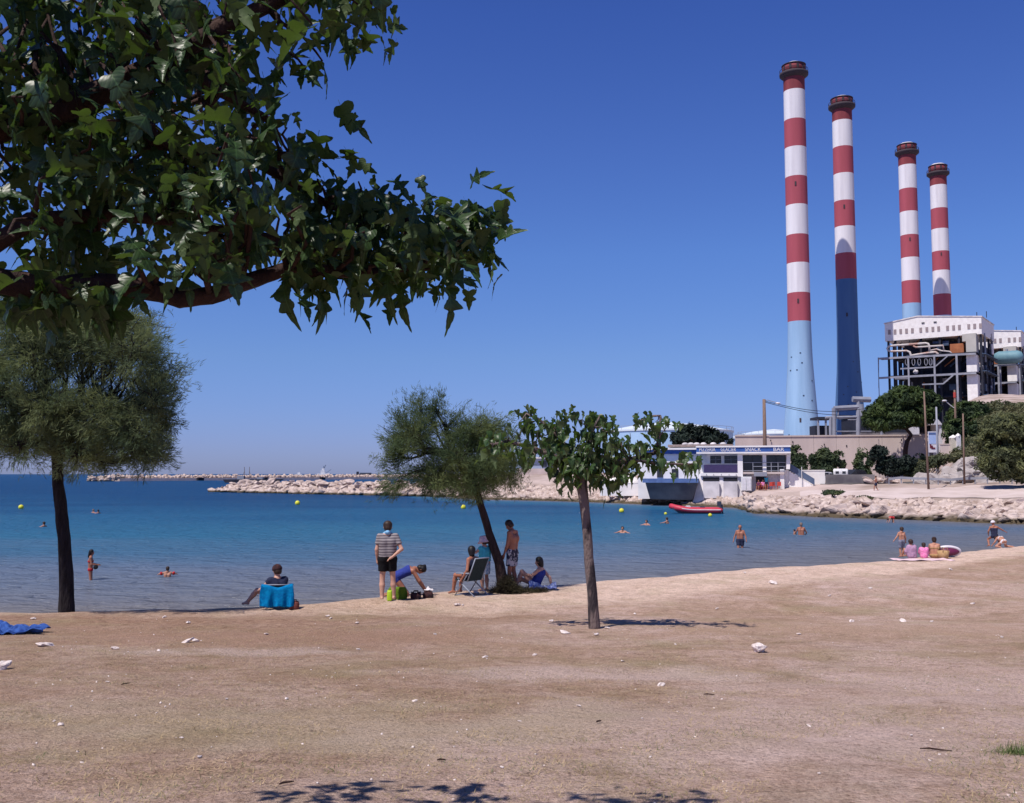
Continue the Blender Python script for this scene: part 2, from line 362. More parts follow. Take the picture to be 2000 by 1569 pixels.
def grid_obj(name, X, Y, Zz, m, kind='structure', smooth=True):
    ny, nx = X.shape
    V = np.stack([X, Y, Zz], -1).reshape(-1, 3)
    i = np.arange(ny - 1)[:, None] * nx + np.arange(nx - 1)[None, :]
    Fc = np.stack([i, i + 1, i + nx + 1, i + nx], -1).reshape(-1, 4)
    o = np_mesh(name, V, Fc, 4, m, smooth=smooth); o['kind'] = kind; return o

def ground_material():
    m = bpy.data.materials.new('beach_soil'); m.use_nodes = True; n = m.node_tree.nodes; l = m.node_tree.links
    b = n['Principled BSDF']; b.inputs['Roughness'].default_value = 0.95; b.inputs['Specular IOR Level'].default_value = 0.1
    tc = n.new('ShaderNodeTexCoord')
    def noise(sc, det=6, st=None, rough=0.55, dist=0.0):
        src = tc.outputs['Object']
        if st:
            mp = n.new('ShaderNodeMapping'); mp.inputs['Scale'].default_value = st; l.new(src, mp.inputs[0]); src = mp.outputs[0]
        z = n.new('ShaderNodeTexNoise'); z.inputs['Scale'].default_value = sc; z.inputs['Detail'].default_value = det; z.inputs['Roughness'].default_value = rough
        z.inputs['Distortion'].default_value = dist
        l.new(src, z.inputs['Vector']); return z.outputs[0]
    def ramp(src, stops):
        r = n.new('ShaderNodeValToRGB'); e = r.color_ramp.elements
        e[0].position = stops[0][0]; e[0].color = C4(stops[0][1]); e[1].position = stops[-1][0]; e[1].color = C4(stops[-1][1])
        for p, c in stops[1:-1]:
            q = e.new(p); q.color = C4(c)
        l.new(src, r.inputs[0]); return r.outputs[0]
    def mix(f, a, c, bt='MIX'):
        x = n.new('ShaderNodeMix'); x.data_type = 'RGBA'; x.blend_type = bt
        if isinstance(f, float): x.inputs[0].default_value = f
        else: l.new(f, x.inputs[0])
        l.new(a, x.inputs[6]); l.new(c, x.inputs[7]); return x.outputs[2]
    # patches of bare pinkish soil and of dry brown turf
    base = ramp(noise(0.30, 5, (1, 1, 1), 0.62, 0.6), [(0.40, (0.37, 0.255, 0.19)), (0.5, (0.45, 0.325, 0.265)), (0.60, (0.60, 0.465, 0.435))])
    turf = ramp(noise(1.2, 7, (1, 1, 1), 0.7, 0.3), [(0.36, (0.29, 0.215, 0.14)), (0.5, (0.40, 0.28, 0.21)), (0.66, (0.52, 0.39, 0.34))])
    c = mix(0.55, base, turf)
    # band of darker trodden turf just behind the sand rim
    sep = n.new('ShaderNodeSeparateXYZ'); l.new(tc.outputs['Object'], sep.inputs[0])
    att = n.new('ShaderNodeAttribute'); att.attribute_name = 'rim'
    wob = n.new('ShaderNodeMath'); wob.operation = 'MULTIPLY_ADD'; l.new(noise(0.5, 4), wob.inputs[0]); wob.inputs[1].default_value = 5.0; l.new(att.outputs['Fac'], wob.inputs[2])
    band = ramp(wob.outputs[0], [(0.0, (0, 0, 0)), (1.0, (1, 1, 1))])
    n_band = n.new('ShaderNodeMapRange'); l.new(wob.outputs[0], n_band.inputs[0]); n_band.inputs[1].default_value = -0.2; n_band.inputs[2].default_value = 2.0
    sand = ramp(noise(2.0, 6, None, 0.6), [(0.35, (0.56, 0.42, 0.34)), (0.65, (0.68, 0.53, 0.45))])
    c = mix(n_band.outputs[0], c, sand)
    bb = n.new('ShaderNodeMapRange'); l.new(wob.outputs[0], bb.inputs[0]); bb.inputs[1].default_value = -4.5; bb.inputs[2].default_value = -0.6
    bb2 = n.new('ShaderNodeMapRange'); l.new(wob.outputs[0], bb2.inputs[0]); bb2.inputs[1].default_value = 1.4; bb2.inputs[2].default_value = -0.4
    bm_ = n.new('ShaderNodeMath'); bm_.operation = 'MULTIPLY'; l.new(bb.outputs[0], bm_.inputs[0]); l.new(bb2.outputs[0], bm_.inputs[1])
    lx = n.new('ShaderNodeMapRange'); l.new(sep.outputs[0], lx.inputs[0]); lx.inputs[1].default_value = 3.0; lx.inputs[2].default_value = -4.0
    bm2 = n.new('ShaderNodeMath'); bm2.operation = 'MULTIPLY'; l.new(bm_.outputs[0], bm2.inputs[0]); l.new(lx.outputs[0], bm2.inputs[1])
    bm3 = n.new('ShaderNodeMath'); bm3.operation = 'MULTIPLY'; l.new(bm2.outputs[0], bm3.inputs[0]); bm3.inputs[1].default_value = 0.7
    lm = n.new('ShaderNodeMapRange'); l.new(sep.outputs[0], lm.inputs[0]); lm.inputs[1].default_value = 2.0; lm.inputs[2].default_value = -3.0
    lmm = n.new('ShaderNodeMath'); lmm.operation = 'MULTIPLY'; l.new(lm.outputs[0], lmm.inputs[0]); l.new(noise(0.6, 4), lmm.inputs[1])
    tn = n.new('ShaderNodeRGB'); tn.outputs[0].default_value = (0.66, 0.62, 0.52, 1)
    c = mix(lmm.outputs[0], c, tn.outputs[0], 'MULTIPLY')
    brown = ramp(noise(6, 5), [(0.35, (0.27, 0.165, 0.115)), (0.65, (0.37, 0.24, 0.17))])
    c = mix(bm3.outputs[0], c, brown)
    # fine litter: specks light and dark, straw
    sp = ramp(noise(34, 4, (1, 1, 1), 0.75), [(0.34, (0.42, 0.38, 0.36)), (0.43, (0.84, 0.82, 0.80)), (0.58, (1.0, 1.0, 1.0)), (0.68, (1.32, 1.3, 1.22))])
    c = mix(1.0, c, sp, 'MULTIPLY')
    sp2 = ramp(noise(6, 7, (1, 1, 1), 0.8), [(0.36, (0.66, 0.62, 0.58)), (0.5, (1.0, 0.98, 0.98)), (0.66, (1.1, 1.12, 1.14))])
    c = mix(0.9, c, sp2, 'MULTIPLY')
    gr = ramp(noise(0.75, 4, None, 0.6), [(0.5, (0, 0, 0)), (0.72, (1, 1, 1))])
    gcol = n.new('ShaderNodeRGB'); gcol.outputs[0].default_value = (0.27, 0.24, 0.125, 1)
    gs = n.new('ShaderNodeMath'); gs.operation = 'MULTIPLY'; l.new(gr, gs.inputs[0]); gs.inputs[1].default_value = 0.35
    c = mix(gs.outputs[0], c, gcol.outputs[0])
    br = n.new('ShaderNodeRGB'); br.outputs[0].default_value = (1.28, 1.27, 1.26, 1)
    c = mix(1.0, c, br.outputs[0], 'MULTIPLY')
    # broad patches of bare pale soil and of scorched orange-brown turf
    wv_ = noise(0.9, 5, None, 0.6)
    for (cx_, cy_, rx_, ry_, col_, amt) in ((1.6, 7.4, 3.6, 1.7, (0.74, 0.57, 0.52), .5), (4.6, 9.6, 3.4, 1.3, (0.72, 0.55, 0.50), .5), (0.6, 10.6, 2.2, .9, (0.70, 0.55, 0.50), .55), (-3.4, 15.0, 5.2, 2.0, (0.44, 0.275, 0.20), .62), (6.2, 16.5, 4.5, 2.2, (0.54, 0.37, 0.275), .55), (-3.2, 12.6, 1.5, .6, (0.68, 0.54, 0.50), .5), (-1.6, 7.6, 3.2, 1.5, (0.49, 0.40, 0.26), .45)):
        mp_ = n.new('ShaderNodeMapping'); mp_.vector_type = 'POINT'; mp_.inputs['Location'].default_value = (-cx_ / rx_, -cy_ / ry_, 0); mp_.inputs['Scale'].default_value = (1 / rx_, 1 / ry_, 0)
        l.new(tc.outputs['Object'], mp_.inputs[0]); ln_ = n.new('ShaderNodeVectorMath'); ln_.operation = 'LENGTH'; l.new(mp_.outputs[0], ln_.inputs[0])
        ad_ = n.new('ShaderNodeMath'); ad_.operation = 'MULTIPLY_ADD'; l.new(wv_, ad_.inputs[0]); ad_.inputs[1].default_value = 2.6; l.new(ln_.outputs['Value'], ad_.inputs[2])
        mr_ = n.new('ShaderNodeMapRange'); l.new(ad_.outputs[0], mr_.inputs[0]); mr_.inputs[1].default_value = 2.35; mr_.inputs[2].default_value = 1.75; mr_.inputs[3].default_value = 0; mr_.inputs[4].default_value = amt
        cc_ = n.new('ShaderNodeRGB'); cc_.outputs[0].default_value = C4(col_); pt = mix(1.0, cc_.outputs[0], sp, 'MULTIPLY'); c = mix(mr_.outputs[0], c, pt)
    # wet sand near the water line
    wt = n.new('ShaderNodeMapRange'); l.new(sep.outputs[2], wt.inputs[0]); wt.inputs[1].default_value = 0.25; wt.inputs[2].default_value = 0.05
    wc = n.new('ShaderNodeRGB'); wc.outputs[0].default_value = (0.24, 0.18, 0.13, 1)
    c = mix(wt.outputs[0], c, wc.outputs[0])
    l.new(c, b.inputs['Base Color'])
    add = n.new('ShaderNodeMath'); add.operation = 'MULTIPLY_ADD'; l.new(noise(5, 8, None, 0.7), add.inputs[0]); add.inputs[1].default_value = 2.2; l.new(noise(38, 4, None, 0.7), add.inputs[2])
    bp = n.new('ShaderNodeBump'); bp.inputs['Strength'].default_value = 1.0; bp.inputs['Distance'].default_value = 0.04
    l.new(add.outputs[0], bp.inputs['Height']); l.new(bp.outputs[0], b.inputs['Normal'])
    return m
M['ground'] = ground_material()
xs = np.concatenate([np.arange(-120, -16, 2.0), np.arange(-16, 24, 0.3), np.arange(24, 46, .6), np.arange(46, 140, 2.5)])
ys = np.concatenate([np.arange(-60, 3, 3.0), np.arange(3, 16, 0.35), np.arange(16, 44, 0.14), np.arange(44, 80, 1.0)])
Xg, Yg = np.meshgrid(xs, ys)
Zg = HBn(Xg, Yg)
Zg = np.maximum(Zg, -3.0)
beach = grid_obj('beach', Xg, Yg, Zg, M['ground'])
ug = np.where(Yg > 1, 1000 + F * Xg / np.maximum(Yg, 1), np.where(Xg < 0, -900, 2600))
rim = (Yg - np.interp(np.clip(ug, -900, 2600), EX, ED)).ravel() / 1.0
# distance past (rim - 3 m): positive on the sandy rim
a_ = beach.data.attributes.new('rim', 'FLOAT', 'POINT'); a_.data.foreach_set('value', (rim + np.interp(np.clip(ug, -900, 2600), [-900, 0, 400, 600, 900, 1300, 1700, 2600], [-1.6, -1.4, -1.0, .2, 2.6, 3.2, 3.0, 4.0]).ravel()).astype(np.float32))

# ---------------------------------------------------------------- sea
def sea_material():
    m = bpy.data.materials.new('sea_water'); m.use_nodes = True; n = m.node_tree.nodes; l = m.node_tree.links
    b = n['Principled BSDF']; b.inputs['Roughness'].default_value = 1.0; b.inputs['Specular IOR Level'].default_value = 0.0
    gl = n.new('ShaderNodeBsdfGlossy'); gl.inputs['Roughness'].default_value = 0.16; fre = n.new('ShaderNodeFresnel'); fre.inputs['IOR'].default_value = 1.33
    fm = n.new('ShaderNodeMapRange'); l.new(fre.outputs[0], fm.inputs[0]); fm.inputs[1].default_value = 0.02; fm.inputs[2].default_value = 0.8; fm.inputs[3].default_value = 0.02; fm.inputs[4].default_value = 0.34
    ms = n.new('ShaderNodeMixShader'); l.new(fm.outputs[0], ms.inputs[0]); l.new(b.outputs[0], ms.inputs[1]); l.new(gl.outputs[0], ms.inputs[2]); l.new(ms.outputs[0], n['Material Output'].inputs[0])
    tc = n.new('ShaderNodeTexCoord'); att = n.new('ShaderNodeAttribute'); att.attribute_name = 'depth'
    nz = n.new('ShaderNodeTexNoise'); nz.inputs['Scale'].default_value = 0.05; nz.inputs['Detail'].default_value = 4
    mp = n.new('ShaderNodeMapping'); mp.inputs['Scale'].default_value = (0.6, 1.6, 1); l.new(tc.outputs['Object'], mp.inputs[0]); l.new(mp.outputs[0], nz.inputs['Vector'])
    ma = n.new('ShaderNodeMath'); ma.operation = 'MULTIPLY_ADD'; l.new(nz.outputs[0], ma.inputs[0]); ma.inputs[1].default_value = 0.28; l.new(att.outputs['Fac'], ma.inputs[2])
    r = n.new('ShaderNodeValToRGB'); e = r.color_ramp.elements
    stops = [(0.0, (0.20, 0.165, 0.13)), (0.18, (0.15, 0.155, 0.18)), (0.34, (0.110, 0.150, 0.225)), (0.47, (0.055, 0.130, 0.225)), (0.60, (0.026, 0.125, 0.230)), (0.76, (0.016, 0.095, 0.205)), (0.93, (0.006, 0.050, 0.145))]
    e[0].position = stops[0][0]; e[0].color = C4(stops[0][1]); e[1].position = 1.0; e[1].color = C4(stops[-1][1])
    for p, c in stops[1:-1]:
        q = e.new(p); q.color = C4(c)
    e[len(e) - 1].position = 0.93
    l.new(ma.outputs[0], r.inputs[0]); l.new(r.outputs[0], b.inputs['Base Color'])
    def nzz(sc, st, det=3, dist=0.0):
        mm = n.new('ShaderNodeMapping'); mm.inputs['Scale'].default_value = st; mm.inputs['Rotation'].default_value = (0, 0, 0.25); l.new(tc.outputs['Object'], mm.inputs[0])
        z = n.new('ShaderNodeTexNoise'); z.inputs['Scale'].default_value = sc; z.inputs['Detail'].default_value = det; z.inputs['Distortion'].default_value = dist; l.new(mm.outputs[0], z.inputs['Vector']); return z.outputs[0]
    b1 = n.new('ShaderNodeBump'); b1.inputs['Strength'].default_value = 1.0; b1.inputs['Distance'].default_value = 0.7; l.new(nzz(0.9, (0.65, 1.2, 1), 5, .6), b1.inputs['Height'])
    b2 = n.new('ShaderNodeBump'); b2.inputs['Strength'].default_value = 0.9; b2.inputs['Distance'].default_value = 0.18; l.new(nzz(4.0, (0.7, 1.2, 1), 4, .4), b2.inputs['Height']); l.new(b1.outputs[0], b2.inputs['Normal'])
    l.new(b2.outputs[0], b.inputs['Normal']); l.new(b2.outputs[0], gl.inputs['Normal']); l.new(b2.outputs[0], fre.inputs['Normal'])
    return m
M['sea'] = sea_material()
# shore distances in angular measure (picture x at the eye) and depth from both shores
SH = [(840, 172), (900, 152), (1000, 146), (1100, 140), (1180, 133), (1260, 126), (1360, 119), (1440, 114), (1475, 97), (1600, 89), (1700, 86), (1800, 83), (1900, 79), (2000, 76), (2200, 71), (2600, 62), (3400, 50)]
SU = np.array([s[0] for s in SH], float); SD = np.array([s[1] for s in SH], float)
xs = np.concatenate([np.arange(-9000, -400, 500.), np.arange(-400, -100, 20.), np.arange(-100, 130, 1.5), np.arange(130, 400, 20.), np.arange(400, 9000, 500.)])
ys = np.concatenate([np.arange(15, 140, 1.5), np.arange(140, 400, 10.), np.arange(400, 2000, 100.), np.geomspace(2000, 40000, 14)])
Xw, Yw = np.meshgrid(xs, ys)
uw = 1000 + F * Xw / np.maximum(Yw, 1)
De = np.interp(np.clip(uw, -900, 2600), EX, ED)
dn = np.maximum(Yw - (De + 6.2), 0)
far = np.where(uw > 820, np.maximum(np.interp(uw, SU, SD) - Yw, 0), 999)
depth = np.clip(0.80 * (1 - np.exp(-dn / 42.0)) , 0, 1)
depth = np.where(far < 40, np.minimum(depth, 0.06 + 0.75 * (1 - np.exp(-far / 13.0))), depth)
depth = np.where(uw > 1300, depth * np.interp(uw, [1300, 1700, 2200], [1, .62, .5]), depth)
sea = grid_obj('sea', Xw, Yw, np.zeros_like(Xw), M['sea'])
a_ = sea.data.attributes.new('depth', 'FLOAT', 'POINT'); a_.data.foreach_set('value', depth.ravel().astype(np.float32))

# ---------------------------------------------------------------- coast beyond the bay
def sstep(a, b, x):
    t = np.clip((x - a) / (b - a), 0, 1); return t * t * (3 - 2 * t)
def HCn(X, Y):
    X = np.asarray(X, float); Y = np.asarray(Y, float)
    u = 1000 + F * X / Y
    Ds = np.interp(u, SU, SD)
    t = Y - Ds
    prof = np.interp(t, [-8, 0, 4, 7, 16, 30, 60, 200], [-2.2, -0.1, 1.0, 1.15, 1.5, 2.6, 3.0, 3.2])
    profl = np.interp(t, [-8, 0, 4, 8, 16, 30, 60, 200], [-2.2, -0.1, 0.7, 1.4, 2.6, 3.6, 4.0, 4.2])
    k = sstep(1230, 1480, u)
    z = profl * (1 - k) + prof * k
    hill = sstep(1780, 1940, u) * 10.8 * sstep(122, 190, Y) + sstep(1815, 1900, u) * 2.2 * sstep(119, 127, Y)
    hill = hill + sstep(1700, 1900, u) * 14 * sstep(200, 330, Y)
    z = z + hill + np.where(t > 3, 0.10 * np.sin(X * .7) * np.sin(Y * .5) + 0.05 * np.sin(X * 2.1 + Y), 0)
    z = np.where(u < 930, z - (930 - u) / 90 * 4.5, z)
    return z
def HC(x, y): return float(HCn(x, y))
def GC(px, D): """point on the coast ground at picture x and depth D"""; p = P(px, 900, D); return Vector((p.x, D, HC(p.x, D)))
us = np.concatenate([np.arange(840, 2100, 6.0), np.arange(2100, 3400, 40)])
ts = np.concatenate([[-8, -4, -2], np.arange(0, 40, 1.0), np.arange(40, 130, 4.0), np.geomspace(130, 1500, 14)])
U, T = np.meshgrid(us, ts)
Yc = np.interp(U, SU, SD) + T
Xc = (U - 1000) / F * Yc
mc = bpy.data.materials.new('coast_soil'); mc.use_nodes = True
M['coast'] = mat('coast_ground', (0.50, 0.40, 0.37), 0.95, (0.30, 0.23, 0.19), 0.16, bump=0.5, bscale=1.2, lo=.38, hi=.62, detail=8)
coast = grid_obj('coast_ground', Xc, Yc, HCn(Xc, Yc), M['coast'])
bpy.data.materials.remove(mc)
# pale promenade path: strip lying 4 mm over the ground
def strip(name, pts, m, kind='structure', lift=0.006, label=None):
    """pts: list of (u, D0, D1)"""
    V = []; Fc = []
    for (u, d0, d1) in pts:
        for k in range(9):
            D = d0 + (d1 - d0) * k / 8; x = (u - 1000) / F * D
            V.append((x, D, HC(x, D) + lift + (0.03 if 0 < k < 8 else 0)))
    for i in range(len(pts) - 1):
        for k in range(8):
            a = i * 9 + k; Fc.append((a, a + 9, a + 10, a + 1))
    o = np_mesh(name, V, Fc, 4, m, smooth=True); o['kind'] = kind; return o
M['path'] = mat('pale_gravel', (0.60, 0.50, 0.48), 0.95, (0.48, 0.39, 0.36), 0.4, bump=0.3, bscale=6)
pl = []
for u in range(1560, 2300, 10):
    pl.append((u, np.interp(u, [1560, 1700, 2000, 2300], [104, 100, 93, 88]), np.interp(u, [1560, 1700, 2000, 2300], [112, 110, 107, 102])))
strip('path', pl, M['path'], lift=0.05)
M['asphalt'] = mat('asphalt', (0.12, 0.11, 0.11), 0.95, (0.09, 0.085, 0.085), 1.0, bump=0.3)
strip('road', [(u, 119.5, 125.5) for u in range(1600, 2300, 10)], M['asphalt'], lift=0.05)

# ---------------------------------------------------------------- rocks
def boulder_mesh(seed, flat=0.7):
    r = random.Random(seed); bm = bmesh.new()
    n = r.randint(13, 20)
    for _ in range(n):
        v = Vector((r.gauss(0, 1), r.gauss(0, 1), r.gauss(0, 1))).normalized() * r.uniform(.8, 1.05)
        v.z *= flat; v.x *= 1.15
        bm.verts.new(v)
    res = bmesh.ops.convex_hull(bm, input=bm.verts)
    bmesh.ops.delete(bm, geom=[g for g in res['geom_interior'] if isinstance(g, bmesh.types.BMVert)], context='VERTS')
    bmesh.ops.bevel(bm, geom=list(bm.edges), offset=0.07, segments=2, affect='EDGES', clamp_overlap=True)
    bmesh.ops.subdivide_edges(bm, edges=[e for e in bm.edges if e.calc_length() > .45], cuts=2, use_grid_fill=True)
    bmesh.ops.triangulate(bm, faces=[f for f in bm.faces if len(f.verts) > 4])
    for v in bm.verts:
        q = v.co * 2.3
        v.co += v.co.normalized() * 0.045 * (math.sin(q.x * 3 + seed) + math.sin(q.y * 4.1 + seed * 2) + math.sin(q.z * 5 + q.x * 2))
    me = bpy.data.meshes.new('boulder'); bm.to_mesh(me); bm.free()
    me.materials.append(M['rock']); return me
def rock_material(name, a, b2, wet=True):
    m = mat(name, a, 0.9, b2, 0.9, bump=0.8, bscale=4.0, lo=.35, hi=.6)
    if wet:
        n = m.node_tree.nodes; l = m.node_tree.links; g = n.new('ShaderNodeNewGeometry'); s = n.new('ShaderNodeSeparateXYZ'); l.new(g.outputs['Position'], s.inputs[0])
        nz = n.new('ShaderNodeTexNoise'); nz.inputs['Scale'].default_value = 0.8; l.new(g.outputs['Position'], nz.inputs['Vector'])
        ad = n.new('ShaderNodeMath'); ad.operation = 'MULTIPLY_ADD'; l.new(nz.outputs[0], ad.inputs[0]); ad.inputs[1].default_value = -0.6; l.new(s.outputs[2], ad.inputs[2])
        mr = n.new('ShaderNodeMapRange'); l.new(ad.outputs[0], mr.inputs[0]); mr.inputs[1].default_value = 0.22; mr.inputs[2].default_value = -0.05
        mx = n.new('ShaderNodeMix'); mx.data_type = 'RGBA'; cr = n['Color Ramp']; l.new(cr.outputs[0], mx.inputs[6]); mx.inputs[7].default_value = (0.085, 0.065, 0.04, 1)
        l.new(mr.outputs[0], mx.inputs[0]); l.new(mx.outputs[2], n['Principled BSDF'].inputs['Base Color'])
    return m
M['rock'] = rock_material('limestone', (0.58, 0.475, 0.435), (0.33, 0.25, 0.215))
M['rock_grey'] = rock_material('grey_limestone', (0.42, 0.38, 0.37), (0.30, 0.26, 0.25), False)
BM_ = [boulder_mesh(s, f) for s, f in ((1, .75), (2, .65), (3, .8), (5, .6), (8, .9), (13, .7), (21, .55), (34, .8))]
nrock = [0]
def rock(loc, s, label, group, rx=None, sq=None):
    me = BM_[nrock[0] % len(BM_)]; nrock[0] += 1
    o = bpy.data.objects.new('boulder', me); COL.objects.link(o); o.location = loc
    o.rotation_euler = (random.uniform(-.35, .35), random.uniform(-.35, .35), random.uniform(0, 6.28))
    o.scale = (s * random.uniform(.85, 1.25), s * random.uniform(.8, 1.1), s * random.uniform(.7, 1.1))
    return tag(o, label, 'boulder', group)
def rubble(name, pts, m, label, cat='rubble', rmin=.25, rmax=.6):
    """many small angular stones as one object"""
    V = []; Fc = []
    base = np.array([(-1, -1, -.7), (1, -.8, -.6), (.9, 1, -.7), (-.8, .9, -.6), (-.7, -.8, .6), (.6, -.9, .8), (.8, .7, .5), (-.9, .6, .7)], float)
    fq = np.array([(0, 3, 2, 1), (4, 5, 6, 7), (0, 1, 5, 4), (1, 2, 6, 5), (2, 3, 7, 6), (3, 0, 4, 7)])
    for i, p in enumerate(pts):
        R = np.array(Euler((random.uniform(-.8, .8), random.uniform(-.8, .8), random.uniform(0, 6.3))).to_matrix())
        s = random.uniform(rmin, rmax); sc = np.array([s * random.uniform(.8, 1.4), s * random.uniform(.7, 1.1), s * random.uniform(.6, 1)])
        q = ((base + rng.normal(0, .18, base.shape)) * sc) @ R.T + np.array(p)
        V.append(q); Fc.append(fq + i * 8)
    o = np_mesh(name, np.concatenate(V), np.concatenate(Fc), 4, m)
    return tag(o, label, cat, kind='stuff')
# the jetty: ridge running from its tip (left) to the shore
ja = P(405, 940, 213); jb = P(905, 940, 163)
ja.z = jb.z = 0; jd = (jb - ja); jL = jd.length; jn = Vector((-jd.y, jd.x, 0)).normalized()   # pointing away from the camera
jdu = jd.normalized()
for i in range(112):
    t = (i + random.uniform(0, 1)) / 112
    row = i % 4
    s_ = {0: random.uniform(.2, 1.2), 1: random.uniform(1.6, 3), 2: random.uniform(3.0, 4.4), 3: random.uniform(4.4, 6.2)}[row]
    hz = {0: .25, 1: 1.0, 2: 1.75, 3: 2.0}[row] + random.uniform(-.2, .25)
    endk = min(1, .45 + t * 9)
    p = ja + jdu * (t * jL + .8) + jn * s_; p.z = hz * endk
    rock(p, random.uniform(.85, 1.45), 'pale angular boulder piled in the long jetty across the bay', 'boulders of the jetty')
pts = []
for i in range(1500):
    t = random.random(); s_ = random.uniform(-.2, 11.5); h = 1.9 * (1 - abs(s_ - 5.5) / 6.2)
    p = ja + jdu * (t * jL + 1.2) + jn * s_; pts.append((p.x, p.y, max(-.1, h * min(1, .4 + t * 9) * random.uniform(.6, 1))))
rubble('rubble', pts, M['rock'], 'small pale broken stone filling the jetty between its boulders', rmin=.35, rmax=.8)
# shore boulders under the restaurant's left side
def shore_row(u0, u1, n, d0, d1, s0, s1, label, group, up=0.0):
    for i in range(n):
        u = u0 + (u1 - u0) * (i + random.random()) / n; D = float(np.interp(u, SU, SD)) + random.uniform(d0, d1)
        x = (u - 1000) / F * D
        rock((x, D, HC(x, D) + up), random.uniform(s0, s1), label, group)
g1 = 'boulders along the shore left of the restaurant'
shore_row(890, 1260, 44, 0, 10, .6, 1.25, 'pale boulder on the bank between jetty and restaurant', g1)
pts = []
for i in range(2300):
    u = random.uniform(890, 1480); D = float(np.interp(u, SU, SD)) + random.uniform(-.8, 11 if u < 1240 else 3.0); x = (u - 1000) / F * D
    pts.append((x, D, HC(x, D)))
rubble('rubble', pts, M['rock'], 'loose pale stones covering the bank left of the restaurant', rmin=.2, rmax=.55)
g2 = 'boulders along the right shore'
shore_row(1470, 2060, 46, 0.0, 1.6, .75, 1.35, 'large pale boulder at the water edge of the right shore', g2, .1)
shore_row(1470, 2060, 44, 2.0, 6.0, .5, 1.1, 'pale boulder heaped above the water edge of the right shore', 'boulders heaped on the right shore', .1)
shore_row(1450, 1660, 20, 6.0, 13.0, .5, 1.0, 'pale boulder scattered below the restaurant terrace', 'boulders below the terrace', .0)
pts = []
for i in range(1500):
    u = random.uniform(1455, 2100); D = float(np.interp(u, SU, SD)) + random.uniform(-1.2, 9); x = (u - 1000) / F * D
    pts.append((x, D, HC(x, D)))
rubble('rubble', pts, M['rock'], 'loose pale stones between the boulders of the right shore', rmin=.15, rmax=.45)
# rock outcrop in the hillside
g3 = 'rocks of the grey outcrop'
for i in range(34):
    u = random.uniform(1796, 1935); k = random.random(); D = 119 + 10 * k if u > 1830 else 119 + 4 * k
    x = (u - 1000) / F * D
    o = rock((x, D, HC(x, D) + random.uniform(0, .3)), random.uniform(.9, 2.1), 'grey slab of the rock outcrop beneath the hillside scrub', g3)
    o.material_slots[0].link = 'OBJECT'; o.material_slots[0].material = M['rock_grey']
    o.rotation_euler.x = .5 + random.uniform(-.2, .2)
for px, D, s in ((1690, 121, 1.0), (1700, 120.5, 1.3), (1716, 120, .9), (1735, 120.4, .8), (1752, 120, .7)):
    o = rock(GC(px, D) + Vector((0, 0, .4)), s, 'tan roadside rock behind the person on the promenade', 'roadside rocks')

# ---------------------------------------------------------------- far breakwater
fa = P(232, 940, 529); fb = P(860, 934, 800); fa.z = fb.z = 0
fd = (fb - fa); fL = fd.length; fu = fd.normalized(); fn = Vector((-fu.y, fu.x, 0))
bw = empty('breakwater', fa, 0, 'long low breakwater with pale quay wall on the horizon', 'breakwater')
mb = MB(); e2 = fb + fu * 250
for a0, b0 in (((-2, 9), (0, 1.55)),):
    q = [fa - fn * 1, e2 - fn * 1, e2 + fn * 10, fa + fn * 10]
    mb.add([(p.x, p.y, -1.) for p in q] + [(p.x + (fn.x * .6 if i < 2 else 0), p.y + (fn.y * .6 if i < 2 else 0), 1.5) for i, p in enumerate(q)], [(0, 3, 2, 1), (4, 5, 6, 7), (0, 1, 5, 4), (1, 2, 6, 5), (2, 3, 7, 6), (3, 0, 4, 7)])
mb.build('quay_wall', M['path'], bw, off=fa)
mb = MB()
for t, w_ in ((56, 4.5), (165, 4), (110, 2.5)):
    p = fa + fu * t - fn * 1.2; mb.box((p.x, p.y, .75), (w_, 1.6, 1.9), rz=math.atan2(fu.y, fu.x))
mb.build('culvert_mouth', M['dark'], bw, off=fa)
pts = []
for i in range(2600):
    t = random.random() ** 1.0 * (fL + 200); s_ = random.uniform(6, 14); p = fa + fu * t + fn * s_
    pts.append((p.x, p.y, 1.6 + 1.7 * random.random() * (1 - abs(s_ - 10) / 6)))
for i in range(60):
    p = fa - fu * random.uniform(1, 14) + fn * random.uniform(-2, 8); pts.append((p.x, p.y, random.uniform(0, 2.6)))
rubble('rubble', pts, M['rock'], 'pale rock armour along the top of the far breakwater', rmin=.5, rmax=1.05)
ia = P(198, 940, 520)
pts = [(ia.x + random.uniform(-5.2, 5.2), 520 + random.uniform(-3, 3), random.uniform(-.2, 1.9)) for _ in range(90)]
rubble('rock_islet', pts, M['rock'], 'small heap of pale rocks in the sea left of the breakwater', 'rocks', .6, 1.2)['kind'] = 'stuff'
# work boat with two lattice masts behind the jetty
p = P(482, 936, 430); p.z = 0
wb = empty('work_boat', p, 0, 'dark work boat with two thin masts behind the jetty', 'boat')
mb = MB(); L_ = 30
mb.prism([(-9, .1), (13, .1), (16, 1.7), (-10, 1.5)], -2, 2); mb.build('hull', M['steel_dark'], wb)
mb = MB(); mb.box((-2.5, 0, 2.3), (3, 2.4, 1.5)); mb.box((6, 0, 2.0), (2.5, 2.2, 1)); mb.build('cabin', M['steel_grey'], wb)
for x in (-.9, .9):
    mb = MB(); mb.tube([(x, 0, 1.4), (x * 1.3, 0, 7.0)], .12, 6)
    mb.tube([(x * 2.6, 0, 1.5), (x * 1.2, 0, 5.2)], .09, 6); mb.build('mast', M['wood'], wb)
